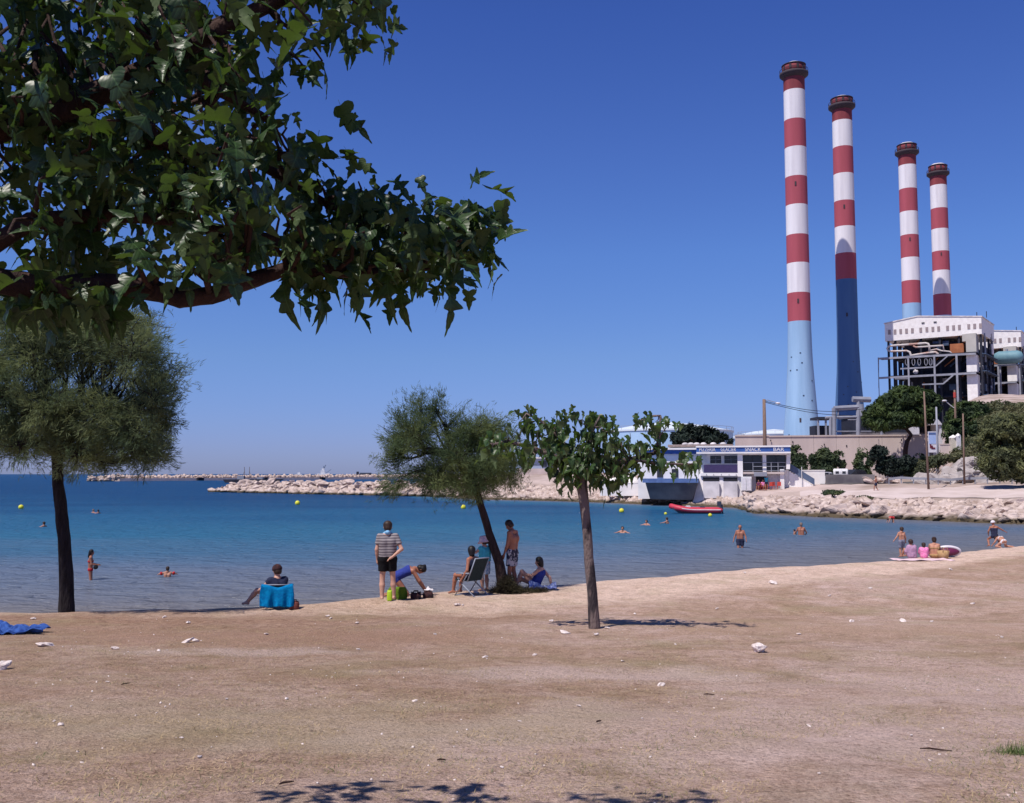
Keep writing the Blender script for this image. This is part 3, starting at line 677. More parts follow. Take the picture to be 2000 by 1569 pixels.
# ships far out
for (px, D, L2, h, lab, white) in ((632, 2600, 34, 12, 'white ship with tall bridge tower out beyond the breakwater', True), (714, 4200, 85, 10, 'long dark cargo ship low on the horizon', False), (584, 2900, 20, 6, 'small white yacht hull showing beyond the breakwater', True)):
    p = P(px, 926, D); p.z = 0
    sh = empty('ship', p, 0, lab, 'ship')
    mb = MB(); mb.prism([(-L2 * .5, 0), (L2 * .46, 0), (L2 * .55, h * .5), (-L2 * .5, h * .42)], -4, 4); mb.build('hull', M['car_white'] if white else M['steel_dark'], sh)
    mb = MB()
    if white and h > 8:
        mb.box((-2, 0, 9), (11, 6, 9)); mb.box((-1, 0, 16), (7, 5, 6)); mb.build('bridge', M['car_white'], sh)
        mb = MB(); mb.tube([(1, 0, 18), (5, 0, 28)], .9, 6); mb.tube([(0, 0, 18), (0, 0, 25)], .7, 6); mb.tube([(6, 0, 6), (20, 0, 16)], .5, 6); mb.build('mast', M['steel_blue'], sh)
    elif white:
        mb.box((0, 0, 6), (8, 4, 6)); mb.build('cabin', M['car_white'], sh)
    else:
        mb.box((-34, 0, 9), (10, 7, 10)); mb.box((0, 0, 7), (50, 7, 4)); mb.build('cabin', M['steel_dark'], sh)
# ---------------------------------------------------------------- chimneys
def chimney(px, py, D, top_y, bands, blue_y, label, seed, foot='ch_blue'):
    X = P(px, py, D).x; zt = Z(top_y, D) - 1.2; z0 = 2.0
    root = empty('chimney', (X, D, z0), 0, label, 'chimney', 'power station chimneys')
    kz = zt / 142.0
    def r(z):
        return float(np.interp(z, [0, 10, 17.6, 25, 33, 43.5, 56, 90, 145], [7.3, 6.7, 6.0, 5.35, 4.8, 4.15, 3.88, 3.74, 3.62]))
    zs = [(Z(y, D)) for y in bands]           # boundaries going down; first is the gallery
    gz = zs[0]
    prof = []; mats = []
    zb = Z(blue_y, D)
    levels = [z0] + [z for z in np.linspace(z0, zb, 16)[1:]]
    for z in levels: prof.append((r(z), z - z0))
    mats += [3] * (len(levels) - 1)
    col = {0: 1, 1: 0}
    bz = sorted([z for z in zs[1:] if z > zb + 1])
    cur = 1; last = zb
    seq = bz + [gz]
    for i, z in enumerate(seq):
        steps = 3
        for k in range(1, steps + 1):
            zz = last + (z - last) * k / steps; prof.append((r(zz), zz - z0)); mats.append(2 if (i == len(seq) - 1) else (1 if cur else 0))
        cur = 1 - cur; last = z
    mb = MB(); mb.lathe(prof, 48, mats=mats)
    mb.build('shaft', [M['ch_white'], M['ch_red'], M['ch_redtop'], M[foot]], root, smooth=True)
    # crown above the gallery
    h = zt - gz
    mb = MB(); mb.lathe([(3.62, gz - z0), (3.9, gz - z0 + .1), (3.95, gz - z0 + h * .82), (3.6, gz - z0 + h * .84)], 40); mb.build('crown', M['ch_redtop'], root, smooth=True)
    mb = MB(); mb.lathe([(3.6, gz - z0 - 1.9), (4.1, gz - z0 - 1.4), (4.9, gz - z0 - .7), (4.95, gz - z0 + .1), (3.7, gz - z0 + .12)], 40); mb.build('gallery', M['ch_dark'], root, smooth=True)
    mb = MB()
    for k in range(16):
        a = 2 * PI * k / 16; mb.tube([(4.8 * math.cos(a), 4.8 * math.sin(a), gz - z0), (4.8 * math.cos(a), 4.8 * math.sin(a), gz - z0 + 1.2)], .07, 4)
    n = 32
    mb.tube([(4.8 * math.cos(2 * PI * k / n), 4.8 * math.sin(2 * PI * k / n), gz - z0 + 1.2) for k in range(n + 1)], .09, 4, caps=False)
    mb.build('railing', M['ch_dark'], root)
    mb = MB(); mb.lathe([(4.12, gz - z0 + h * .78), (4.2, gz - z0 + h * .86), (3.9, gz - z0 + h * .9)], 40); mb.build('rim_ring', M['ch_dark'], root, smooth=True)
    mb = MB(); mb.lathe([(3.7, gz - z0 + h * .86), (3.4, gz - z0 + h * .97), (2.5, gz - z0 + h * 1.1), (1.2, gz - z0 + h * 1.17), (1.1, gz - z0 + h * 1.12)], 40); mb.build('cap', M['dirty_white'], root, smooth=True)
    for k in range(10):
        a = 2 * PI * k / 10 + seed; mb = MB()
        mb.box((3.96 * math.cos(a), 3.96 * math.sin(a), gz - z0 + h * .48), (.22, .75, h * .42), rz=a); mb.build('vent_opening', M['ch_dark'], root)
    a0 = -PI / 2 - .35
    for z in np.arange(20, gz - 8, 41.0):
        mb = MB(); rr = r(z + z0) + .05; mb.box((rr * math.cos(a0), rr * math.sin(a0), z), (.25, .55, 1.4), rz=a0); mb.build('service_hatch', M['ch_dark'], root)
    rr_ = random.Random(seed)
    for k in range(12):
        z = rr_.uniform(12, 45); a = -PI / 2 + rr_.uniform(-1.1, 1.1); R0 = r(z + z0) + .02
        mb = MB(); mb.box((R0 * math.cos(a), R0 * math.sin(a), z), (.12, .5, .45), rz=a); mb.build('patch', M['steel_blue'], root)
    return root
chimney(1556, 400, 333, 120, [145, 180, 237, 291, 348, 403, 461, 516, 574], 629.5, 'tallest red and white chimney, leftmost, with a sunlit pale blue foot', 1)
chimney(1649, 400, 362, 186, [208, 239, 290, 342, 395, 445, 497], 547.5, 'second chimney from the left, its blue foot wholly in shadow', 2, 'ch_blue_shaded')
chimney(1775, 420, 413, 277, [298, 325, 371, 415.5, 461, 505, 550], 594, 'third chimney from the left, with sunlit pale blue foot above the white boiler house roof', 3)
chimney(1836, 460, 441, 318, [339, 364, 409, 449, 492.6, 530, 576], 617.5, 'shortest looking chimney on the right, shadowed dark just above the boiler house', 4)

# ---------------------------------------------------------------- power station
Cx, Cy = 177.2, 364.0; ca, sa = .8129, .5824
PRZ = -math.atan2(sa, ca)
def pf(px, py):
    """front plane of the boiler house: picture point -> local (x, z)"""
    k = (px - CX) / F
    Y = (sa * Cx + ca * Cy) / (sa * k + ca)
    p = P(px, py, Y); dd = p.x / Y
    Y = (sa * Cx + ca * Cy) / (sa * dd + ca); p = P(px, py, Y)
    return ((p.x - Cx) * ca - (p.y - Cy) * sa, p.z)
def psd(px, py):
    k = (px - CX) / F
    for _ in range(4):
        Y = (ca * Cx - sa * Cy) / (ca * k - sa) if abs(ca * k - sa) > 1e-6 else Cy
        p = P(px, py, Y); k = p.x / Y
    return ((p.x - Cx) * sa + (p.y - Cy) * ca, p.z)
def zf(a, b): return (1680 + a / 6.25, 590 + b / 6.25)
DEP = 26.0
def power_unit():
    root = empty('boiler_house', (Cx, Cy, 0), PRZ, 'large open steel boiler house with a white boxy roof storey', 'power station', 'boiler houses of the power station')
    xl = pf(1728.3, 650)[0]; zbt = 56.6; xr = 0.0
    zl = pf(1728.3, 633.2)[1]; xm, zm = pf(1792, 618.8); zr = pf(1924.3, 618.5)[1]
    mb = MB(); mb.prism([(xl, zbt), (xr, zbt), (xr, zr), (xm, zm), (xl, zl)], 0, DEP); mb.build('roof_storey', M['white_paint'], root)
    mb = MB(); mb.prism([(xl - .3, zl), (xm, zm), (xr + .3, zr), (xr + .3, zr + .35), (xm, zm + .4), (xl - .3, zl + .4)], -.25, DEP + .25); mb.build('roof', M['dirty_white'], root)
    wm = mat('window_louvre', (0.36, 0.30, 0.31), 0.6, (0.28, 0.23, 0.24), 2)
    wx = [357, 426, 495, 566, 638, 740, 815, 888, 958, 1067, 1141, 1212, 1326, 1398, 1470]
    for a in wx:
        b = 370 - (a - 357) / (1470 - 357) * 78
        x, z = pf(*zf(a, b)); mb = MB(); mb.box((x, -.06, z), (1.0, .16, 1.9)); mb.box((x - .25, -.16, z), (.08, .06, 1.9)); mb.box((x + .25, -.16, z), (.08, .06, 1.9)); mb.build('window', wm, root)
    for a, b in ((768, 257), (916, 246)):
        x, z = pf(*zf(a, b)); mb = MB(); mb.box((x, -.1, z), (1.1, .3, .4)); mb.build('vent', M['dark'], root)
    for a in (1500, 1600):
        mb = MB(); mb.tube([(-2 + (a - 1500) / 30, 3, zr), (-2 + (a - 1500) / 30, 3, zr + 2.4)], .15, 6); mb.build('mast', M['steel_dark'], root)
    # side windows (right face)
    # steel skeleton
    z0 = 2.0
    for x in (xl + 1.0, xl + 3.6, -22, -15, -8.2, -.6):
        for y in (1.0, 9, 17, 25):
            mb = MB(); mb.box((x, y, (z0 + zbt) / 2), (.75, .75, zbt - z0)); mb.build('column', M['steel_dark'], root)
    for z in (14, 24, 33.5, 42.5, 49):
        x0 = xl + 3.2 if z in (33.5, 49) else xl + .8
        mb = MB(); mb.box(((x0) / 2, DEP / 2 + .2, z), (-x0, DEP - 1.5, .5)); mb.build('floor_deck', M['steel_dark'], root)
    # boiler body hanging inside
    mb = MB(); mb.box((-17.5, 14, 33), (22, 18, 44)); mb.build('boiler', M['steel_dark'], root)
    rr_ = random.Random(5)
    # clutter: ducts, vessels, small platforms behind the gantry
    for k in range(46):
        a = rr_.uniform(480, 1250); b = rr_.uniform(480, 1180); x, z = pf(*zf(a, b))
        mb = MB(); y = rr_.uniform(1.2, 4.2)
        if rr_.random() < .5: mb.box((x, y, z), (rr_.uniform(.6, 3), rr_.uniform(.5, 1.5), rr_.uniform(.5, 2.4)))
        else:
            L2 = rr_.uniform(1, 4); mb.tube([(x, y, z), (x + L2 * (rr_.random() < .5), y, z + L2 * .8)], rr_.uniform(.12, .4), 8)
        mb.build('plant_equipment', [M['steel_blue'], M['steel_dark'], M['steel_grey'], M['steel_blue'], M['rust']][rr_.randrange(5)], root)
    for k in range(40):
        y = rr_.uniform(1, 24); z = rr_.uniform(4, 54); mb = MB()
        if rr_.random() < .5: mb.box((-.2, y, z), (.5, rr_.uniform(.5, 2.6), rr_.uniform(.6, 3)))
        else: mb.tube([(0, y, z), (0, y + rr_.uniform(-3, 3), z + rr_.uniform(2, 8))], rr_.uniform(.12, .35), 8)
        mb.build('plant_equipment', [M['steel_blue'], M['steel_dark'], M['steel_grey'], M['steel_blue']][rr_.randrange(4)], root)
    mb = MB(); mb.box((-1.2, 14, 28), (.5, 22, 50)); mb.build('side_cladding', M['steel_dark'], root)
    x, z = psd(*zf(1520, 560)); mb = MB(); mb.box((.25, 4.3, z), (.4, .7, 11)); mb.build('light_column', M['steel_grey'], root)
    mb = MB(); mb.box((.2, 20, pf(*zf(1690, 500))[1]), (.5, 3.0, 4)); mb.build('bright_panel', M['white_paint'], root)
    for z in (14, 24, 33.5, 42.5, 49):
        mb = MB(); mb.box((.5, DEP / 2, z + .1), (1.4, DEP, .3)); mb.build('walkway', M['steel_blue'], root)
    # stair tower
    xa, _ = pf(*zf(1315, 800)); xb, _ = pf(*zf(1440, 800))
    za = pf(*zf(1380, 400))[1]; zc = pf(*zf(1380, 640))[1]; zd = pf(*zf(1380, 880))[1]; ze = pf(*zf(1380, 1205))[1] - 6
    mb = MB(); mb.box2((xa, -2.2, zc + .4), (xb, 3, za + .3)); mb.box2((pf(*zf(1258, 450))[0], -2.0, zf and pf(*zf(1258, 490))[1]), (xa - .01, 2.8, za + .2)); mb.build('stair_tower', mat('pale_cladding', (.48, .46, .43), .8, (.42, .40, .38), .3), root)
    mb = MB(); mb.box2((xa, -2.4, zd + .5), (xb, 3, zc - .4)); mb.box2((xa, -2.4, ze), (xb, 3, zd - .4)); mb.build('stair_tower', M['white_paint'], root)
    # orange panel
    x0, z1 = pf(*zf(1105, 520)); x1, z2 = pf(*zf(1275, 640)); mb = MB(); mb.box2((x0, -1.4, z2), (x1, 2, z1)); mb.build('orange_casing', M['rust'], root)
    # gantry in front
    GY = -4.2
    def g(a, b):
        x, z = pf(*zf(a, b)); return x, z
    for a, wd in ((255, .25), (620, .6), (935, .65), (1205, .7)):
        x, z = g(a, 690 if a < 700 else 660); mb = MB(); mb.box2((x - wd / 2, GY - wd / 2, 3), (x + wd / 2, GY + wd / 2, z)); mb.build('gantry_post', M['steel_grey'], root)
    for (a0, b0, a1, b1, th) in ((260, 705, 1440, 645, .75), (270, 940, 1445, 880, .75), (525, 828, 930, 806, .55), (790, 1018, 1050, 1008, .5), (950, 800, 1095, 675, .4), (1045, 1008, 1165, 905, .5), (460, 950, 620, 948, .3), (262, 560 + 145, 262, 1060, .12)):
        p0 = g(a0, b0); p1 = g(a1, b1); mb = MB(); mb.beam((p0[0], GY, p0[1]), (p1[0], GY, p1[1]), .5, th); mb.build('gantry_beam', M['steel_grey'], root)
    x0, z1 = g(260, 705); x1, _ = g(1440, 645); mb = MB(); mb.box2((x0, GY, z1 - .1), (x1, .8, z1 + .25)); mb.build('gantry_deck', M['steel_dark'], root)
    x0, z1 = g(270, 935); mb = MB(); mb.box2((x0, GY, z1 - .1), (x1, .8, z1 + .25)); mb.build('gantry_deck', M['steel_dark'], root)
    for a in (600, 680, 750, 832, 888):
        x, z = g(a, 700); n = 14; mb = MB(); mb.tube([(x + .55 * math.sin(2 * PI * k / n), GY + .2, z - 1.4 + 1.35 * math.cos(2 * PI * k / n)) for k in range(n + 1)], .13, 6, caps=False); mb.build('expansion_loop', M['steel_grey'], root)
    def pipe(pts, r):
        mb = MB(); mb.tube([(g(a, b)[0], -2.6, g(a, b)[1]) for a, b in pts], r, 10); mb.build('pipe', M['pipe'], root, smooth=True)
    pipe([(640, 700), (640, 660), (625, 620), (590, 606), (400, 612), (362, 600), (352, 575), (370, 550), (420, 542), (600, 530), (820, 512), (850, 520), (864, 545), (866, 620)], .42)
    pipe([(630, 668), (700, 655), (860, 630), (940, 622), (965, 640), (968, 670)], .5)
    pipe([(670, 545), (700, 562), (1030, 540), (1040, 600)], .35)
    pipe([(880, 600), (950, 585), (1010, 605), (1110, 615), (1140, 640)], .3)
    x, z = g(695, 860); mb = MB(); mb.ball((x, -2.2, z), 1.0, 10); mb.build('vessel', M['dirty_white'], root, smooth=True)
    return root
pu = power_unit()
pu['label'] = 'nearer boiler house of the power station with grey pipe gantry and long white roof storey'
pu2 = copy_thing(pu, loc=(Cx + 34.2, Cy + 37, 0), label='farther boiler house cut by the right edge of the photo')
p = P(1972, 698, 392)
pv = empty('pressure_vessel', p, PRZ, 'teal round ended pressure vessel between the two boiler houses', 'tank')
mb = MB(); mb.tube([(-6, 0, 0), (-5.4, 0, 0), (-4, 0, 0), (3, 0, 0), (4.4, 0, 0), (5, 0, 0)], [.6, 1.9, 2.6, 2.6, 1.9, .5], 20)
mb.build('shell', mat('teal_paint', (.16, .30, .36), .6, (.12, .24, .3), .5), pv, smooth=True)
mb = MB(); mb.box((0, 0, -3.2), (9, .5, .5)); mb.tube([(-1, 0, 2), (-1, 0, 3.4)], .5, 8)
for x in (-3.6, 3.4): mb.box((x, 0, -(p.z) / 2 - 1), (.5, .5, p.z - 4))
mb.build('support_frame', M['steel_grey'], pv)

# ---------------------------------------------------------------- tanks
def tank(px, D, r, ytop, yapex, label, z0=2.5):
    c = P(px, 900, D); zt = Z(ytop, D - r * .6); za = Z(yapex, D)
    root = empty('storage_tank', (c.x, D, z0), 0, label, 'tank', None)
    mb = MB(); mb.lathe([(r, 0), (r, zt - z0)], 64); mb.build('wall', M['tank_blue'], root, smooth=False)
    mb = MB(); mb.lathe([(r + .25, zt - z0 - .1), (r + .25, zt - z0 + .35), (r * .5, (zt + (za - zt) * .58) - z0 + .3), (0.001, za - z0)], 64); mb.build('roof', M['tank_roof'], root)
    mb = MB()
    for k in range(28):
        a = 2 * PI * k / 28; mb.tube([((r + .1) * math.cos(a), (r + .1) * math.sin(a), zt - z0 + .3), ((r + .1) * math.cos(a), (r + .1) * math.sin(a), zt - z0 + 1.4)], .06, 4)
    mb.tube([((r + .1) * math.cos(2 * PI * k / 40), (r + .1) * math.sin(2 * PI * k / 40), zt - z0 + 1.4) for k in range(41)], .06, 4, caps=False)
    mb.build('railing', M['steel_grey'], root)
tank(1304, 300, 19.8, 842, 824, 'wide pale blue storage tank with a shallow white cone roof, behind the restaurant')
tank(1512, 430, 15.5, 849, 838.5, 'pale blue tank roof showing over the concrete wall left of the tallest chimney')
tank(1425, 330, 5.0, 857, 853, 'small pale blue tank between dark evergreens and the concrete wall')

# ---------------------------------------------------------------- concrete wall and yard works
def fr(px0, D, z=0.0):
    """local frame facing the camera: root location, rotation, and a mapper picture->local (x, z)"""
    c = P(px0, HOR, D); th = math.atan2(c.x, D)
    def m(px, py, dy=0.0):
        return ((px - px0) / F * (D + dy) * math.cos(th), Z(py, D + dy) - z)
    return Vector((c.x, D, z)), -th, m
def flat_wall(name, pts, D0, D1, zt, zb, th_, m, label, cat='wall'):
    pass
zt1 = Z(849.5, 170)
root = empty('retaining_wall', P(1437, HOR, 172) - Vector((0, 0, EYE)), 0, 'long bare concrete wall below the chimneys', 'wall')
ro = root.location.copy()
a = P(1437, HOR, 172); b = P(1503, HOR, 171); c = P(1815, HOR, 166)
def wseg(p, q, zt, th_=.8, zb=1.5):
    d = (q - p); d.z = 0; L2 = d.length; rz = math.atan2(d.y, d.x); mid = (p + q) / 2
    mb = MB(); mb.box((mid.x, mid.y, (zt + zb) / 2), (L2, th_, zt - zb), rz=rz); mb.build('wall_panel', M['conc'], root, off=ro)
    mb = MB(); mb.box((mid.x, mid.y, zt + .12), (L2 + .1, th_ + .3, .24), rz=rz); mb.build('coping', M['conc'], root, off=ro)
wseg(a, b, Z(853, 172)); 
n = 7
for i in range(n):
    p0 = b.lerp(c, i / n); p1 = b.lerp(c, (i + 1) / n - .0012); wseg(p0, p1, zt1 - .35)
mb = MB()
for i in range(9):
    q = b.lerp(c, (i + .4) / 9); mb.box((q.x + (i * 37 % 11) * .2 - 1, q.y - .45, zt1 - 1.0 - (i * 29 % 7) * .25), (.16, .12, .3))
mb.build('drain_spout', M['dark'], root, off=ro)
# pipe frames behind the wall
def frame_thing(label, D, segs, m='steel_grey', r=.35):
    base = P(segs[0][0], HOR, D); root = empty('pipe_rack', (base.x, D, 3), 0, label, 'pipe rack')
    for (x0, y0, x1, y1, rr) in segs:
        p0 = P(x0, y0, D); p1 = P(x1, y1, D); mb = MB(); mb.tube([p0 - root.location, p1 - root.location], rr, 8); mb.build('pipe' if rr > .2 else 'rail', M[m], root)
    return root
frame_thing('grey pipe frame standing at the foot of the second chimney', 186, [(1629, 797, 1629, 905, .45), (1676, 780, 1676, 905, .4), (1629, 798, 1680, 795, .45), (1612, 816, 1690, 814, .25), (1622, 814, 1622, 905, .3), (1637, 800, 1637, 815, .15), (1622, 843, 1720, 843, .12), (1722, 825, 1722, 850, .25), (1665, 780, 1700, 781, .55), (1680, 790, 1684, 812, .6), (1656, 820, 1676, 820, .12)], r=.3)
p = P(1607, HOR, 200); sh = empty('yard_building', (p.x, 200, 3), 0, 'dark open sided shed right of the tallest chimney behind the wall', 'shed')
mb = MB(); p0 = P(1595, 817, 200); p1 = P(1628, 815, 200); mb.box(((p0.x + p1.x) / 2 - p.x, 2, p0.z - 3), (p1.x - p0.x, 5, .5)); mb.build('roof', M['steel_dark'], sh)
mb = MB(); mb.box(((p0.x + p1.x) / 2 - p.x, 3, Z(840, 200) - 3 - 2), (p1.x - p0.x, 4, Z(830, 200) - Z(848, 200) + 4)); mb.build('wall', M['steel_dark'], sh)
for x in (1598, 1613, 1626):
    q = P(x, 830, 200); mb = MB(); mb.box((q.x - p.x, 0, (Z(817, 200) - 3) / 2), (.35, .35, Z(817, 200) - 3)); mb.build('post', M['steel_grey'], sh)
p = P(1775, HOR, 190); sh = empty('yard_building', (p.x, 190, 3), 0, 'dark plant building with a pale hopper roof behind the umbrella pine', 'building')
def yb(x0, y0, x1, y1, d0, d1, m, nm):
    a_ = P(x0, y0, 190); b_ = P(x1, y1, 190); mb = MB(); mb.box2((a_.x - p.x, d0, b_.z - 3), (b_.x - p.x, d1, a_.z - 3)); mb.build(nm, M[m], sh)
yb(1690, 812, 1838, 860, 2, 14, 'steel_dark', 'wall')
yb(1686, 845, 1840, 905, 1, 15, 'grey_conc', 'plinth')
yb(1688, 809, 1840, 812, 1.5, 15, 'steel_blue', 'roof_edge')
a_ = P(1782, 831, 190); b_ = P(1830, 831, 190); c_ = P(1791, 815, 190); d_ = P(1814, 812, 190)
mb = MB(); mb.prism([(a_.x - p.x, a_.z - 3), (b_.x - p.x, b_.z - 3), (d_.x - p.x, d_.z - 3), (c_.x - p.x, c_.z - 3)], -2.5, 1.9); mb.build('hopper_roof', M['sign_white'], sh)
mb = MB(); mb.box2((a_.x - p.x, -2.2, a_.z - 3 - 1.9), (a_.x - p.x + .4, 1.9, a_.z - 3)); mb.box2((b_.x - p.x - .5, -2.2, a_.z - 3 - 6), (b_.x - p.x, 1.9, a_.z - 3)); mb.build('hopper_leg', M['sign_white'], sh)

# ---------------------------------------------------------------- restaurant
loc, rz, m_ = fr(1450, 120)
rest = empty('restaurant', loc, rz, 'white seaside restaurant with a blue sign band on a sloped white plinth', 'restaurant')
def rb(name, x0, y0, x1, y1, d0, d1, mt, parent=None, bev=0):
    a_ = m_(x0, y0); b_ = m_(x1, y1); mb = MB(); mb.box2((a_[0], d0, b_[1]), (b_[0], d1, a_[1])); return mb.build(name, M[mt], parent or rest, bevel=bev)
# roof slab and fascia
rb('roof', 1360, 871.5, 1543, 874.5, -1.6, 8, 'white_paint')
fa_ = rb('sign_band', 1361, 874.6, 1542, 883.4, -1.5, -1.2, 'blue_band')
rb('fascia_edge', 1361, 883.5, 1543, 886.5, -1.55, 0.3, 'white_paint')
def text_mesh(name, body, size, m, parent, loc, rot=(PI / 2, 0, 0), bold=.02, sx=1.0):
    cu = bpy.data.curves.new(name, 'FONT'); cu.body = body; cu.size = size; cu.extrude = .01; cu.offset = bold; cu.align_x = 'CENTER'; cu.align_y = 'CENTER'
    t = bpy.data.objects.new(name, cu); COL.objects.link(t)
    dg = bpy.context.evaluated_depsgraph_get(); me = bpy.data.meshes.new_from_object(t.evaluated_get(dg)); me.name = name
    COL.objects.unlink(t); bpy.data.objects.remove(t); me.materials.clear()
    o = link_mesh(name, me, m, parent); o.location = loc; o.rotation_euler = rot; o.scale = (sx, 1, 1); return o
for word, x0, x1 in (('PIZZERIA', 1367, 1398), ('GLACIER', 1409, 1438), ('SNACK', 1456, 1486), ('BAR', 1510, 1530)):
    q = m_((x0 + x1) / 2, 879); o = text_mesh('lettering', word, .66, M['sign_white'], fa_, (q[0], -1.53, q[1]), bold=.008)
    wd = (x1 - x0) / F * 120; dm = o.dimensions.x
    if dm > 0.01: o.scale = (wd / dm, 1, 1)
# plinth (flaring foot)
xa, zt_ = m_(1366, 930); xb, _ = m_(1451, 930); xc, zb_ = m_(1351, 979); xd, _ = m_(1458, 979)
mb = MB(); mb.add([(xa, -.6, zt_), (xb, -.6, zt_), (xb, 7, zt_), (xa, 7, zt_), (xc, -1.5, zb_ - .5), (xd, -1.5, zb_ - .5), (xd, 7, zb_ - .5), (xc, 7, zb_ - .5)], [(0, 1, 2, 3), (4, 7, 6, 5), (0, 4, 5, 1), (1, 5, 6, 2), (2, 6, 7, 3), (3, 7, 4, 0)])
mb.build('plinth', M['dirty_white'], rest)
for x0, x1 in ((1373, 1405), (1413, 1440)):
    rb('plinth_opening', x0, 932.5, x1, 940, -.80, -.5, 'dark')
    rb('plinth_panel', x0, 941, x1, 973, -1.55, -1.0, 'dirty_white')
rb('balcony_slab', 1368, 924, 1451, 929.7, -1.0, 7, 'white_paint')
for x in (1380, 1394, 1409, 1424, 1438): rb('bracket', x - .6, 926, x + .6, 928.5, -1.1, -1.0, 'steel_grey')
rb('balcony_panel', 1375, 908, 1441, 923.5, -.95, -.85, 'purple_panel')
rb('balcony_rail', 1370, 905.5, 1441, 906.8, -.95, -.87, 'steel_grey')
# upper wall left bay
rb('upper_wall', 1380, 886.6, 1441, 890, .2, .6, 'white_paint'); rb('upper_wall', 1380, 907, 1441, 924, .25, .6, 'white_paint')
for x0, x1 in ((1380, 1387), (1409, 1415)): rb('pier', x0, 890, x1, 907, .1, .6, 'white_paint')
for x0, x1 in ((1387, 1409), (1415, 1441)):
    w_ = rb('window', x0, 890, x1, 907, .7, .8, 'glass')
    rb('mullion', (x0 + x1) / 2 - .5, 890, (x0 + x1) / 2 + .5, 907, .62, .68, 'steel_grey', w_)
    rb('mullion', x0, 897, x1, 898, .62, .66, 'steel_grey', w_)
rb('pillar', 1441, 886.6, 1451, 931, -1.1, .9, 'white_paint')
# right bays
for x0, x1 in ((1451, 1489), (1497, 1536)):
    w_ = rb('window', x0, 889, x1, 922, 1.8, 1.9, 'glass'); rb('mullion', (x0 + x1) / 2 - .5, 889, (x0 + x1) / 2 + .5, 922, 1.7, 1.78, 'steel_dark', w_)
    rb('mullion', x0, 904, x1, 905, 1.72, 1.77, 'steel_dark', w_)
rb('ceiling_band', 1451, 886.6, 1540, 889, -.9, 1.9, 'white_paint')
rb('pillar', 1489.5, 886.6, 1496.5, 923, -.8, .6, 'white_paint')
mb = MB(); q0 = m_(1536, 887); q1 = m_(1543, 887); q2 = m_(1541, 917); q3 = m_(1534, 917)
mb.prism([(q0[0], q0[1]), (q1[0], q1[1]), (q2[0], q2[1]), (q3[0], q3[1])], -.9, 1.0); mb.build('pillar', M['white_paint'], rest)
for y in (903.5, 911, 919):
    rb('railing', 1451 if y != 911 else 1470, y, 1533, y + 1, -1.0, -.92, 'steel_grey')
for x in (1470, 1505, 1518): rb('railing_post', x, 904, x + 1.2, 922, -1.02, -.9, 'steel_grey')
rb('terrace_slab', 1451.5, 922, 1530, 926, -1.2, 7, 'conc')
rb('lower_wall', 1452, 926.2, 1528, 965, -.3, 6.5, 'sign_white')
rb('side_wall', 1522, 917, 1530, 962, -.9, -.32, 'white_paint')
rb('canopy', 1472, 922.5, 1497, 930.5, -1.9, -1.25, 'steel_grey')
rb('doorway', 1476, 931, 1497, 960, -.45, -.31, 'dark')
c_ = rb('shutter_cabinet', 1447, 931, 1467.5, 959, -1.4, -.4, 'white_metal')
rb('shutter', 1448.5, 934, 1456.5, 957.5, -1.5, -1.41, 'sign_white', c_); rb('shutter', 1458, 934, 1466, 957.5, -1.5, -1.41, 'sign_white', c_)
rb('back_wall', 1380, 886.7, 1536, 979, 6, 7.9, 'white_paint')
# left wing
rb('wing_wall', 1240, 886, 1379.5, 976, 1.0, 7.5, 'white_paint')
rb('wing_band', 1238, 878, 1360.5, 886, .6, .98, 'blue_band')
rb('wing_roof', 1234, 874, 1360, 877.8, .3, 8, 'white_paint')
rb('wing_roof_top', 1300, 866.5, 1432, 871.3, 2.5, 8, 'roof_tile')
for x in (1334, 1346, 1358, 1372, 1392, 1412):
    mb = MB(); q = m_(x, 866.5); mb.ball((q[0], 4, q[1] + .05), .42, 10, .6); mb.build('roof_vent', M['dirty_white'], rest, smooth=True)
for x0, x1 in ((1279, 1291), (1309, 1322)): rb('wing_window', x0, 916, x1, 933, .9, 1.2, 'glass')
# terrace with hull-like dark wall
rb('terrace_edge', 1256, 935, 1365, 943, -3.2, 1.0, 'blue_paint')
xa, zt_ = m_(1261, 943.2); xb, _ = m_(1364, 943.2); xc, zb_ = m_(1268, 975.5); xd, _ = m_(1352, 977)
mb = MB(); mb.add([(xa, -2.9, zt_), (xb, -2.9, zt_), (xb, 1, zt_), (xa, 1, zt_), (xc, -1.6, zb_), (xd, -1.6, zb_ - .1), (xd, 1, zb_ - .1), (xc, 1, zb_)], [(0, 1, 2, 3), (4, 7, 6, 5), (0, 4, 5, 1), (1, 5, 6, 2), (2, 6, 7, 3), (3, 7, 4, 0)])
mb.build('terrace_wall', M['grey_conc'], rest)
M['stair_blue'] = mat('stair_panel_blue_grey', (0.10, 0.14, 0.22), 0.6, (0.07, 0.10, 0.17), 1.0)
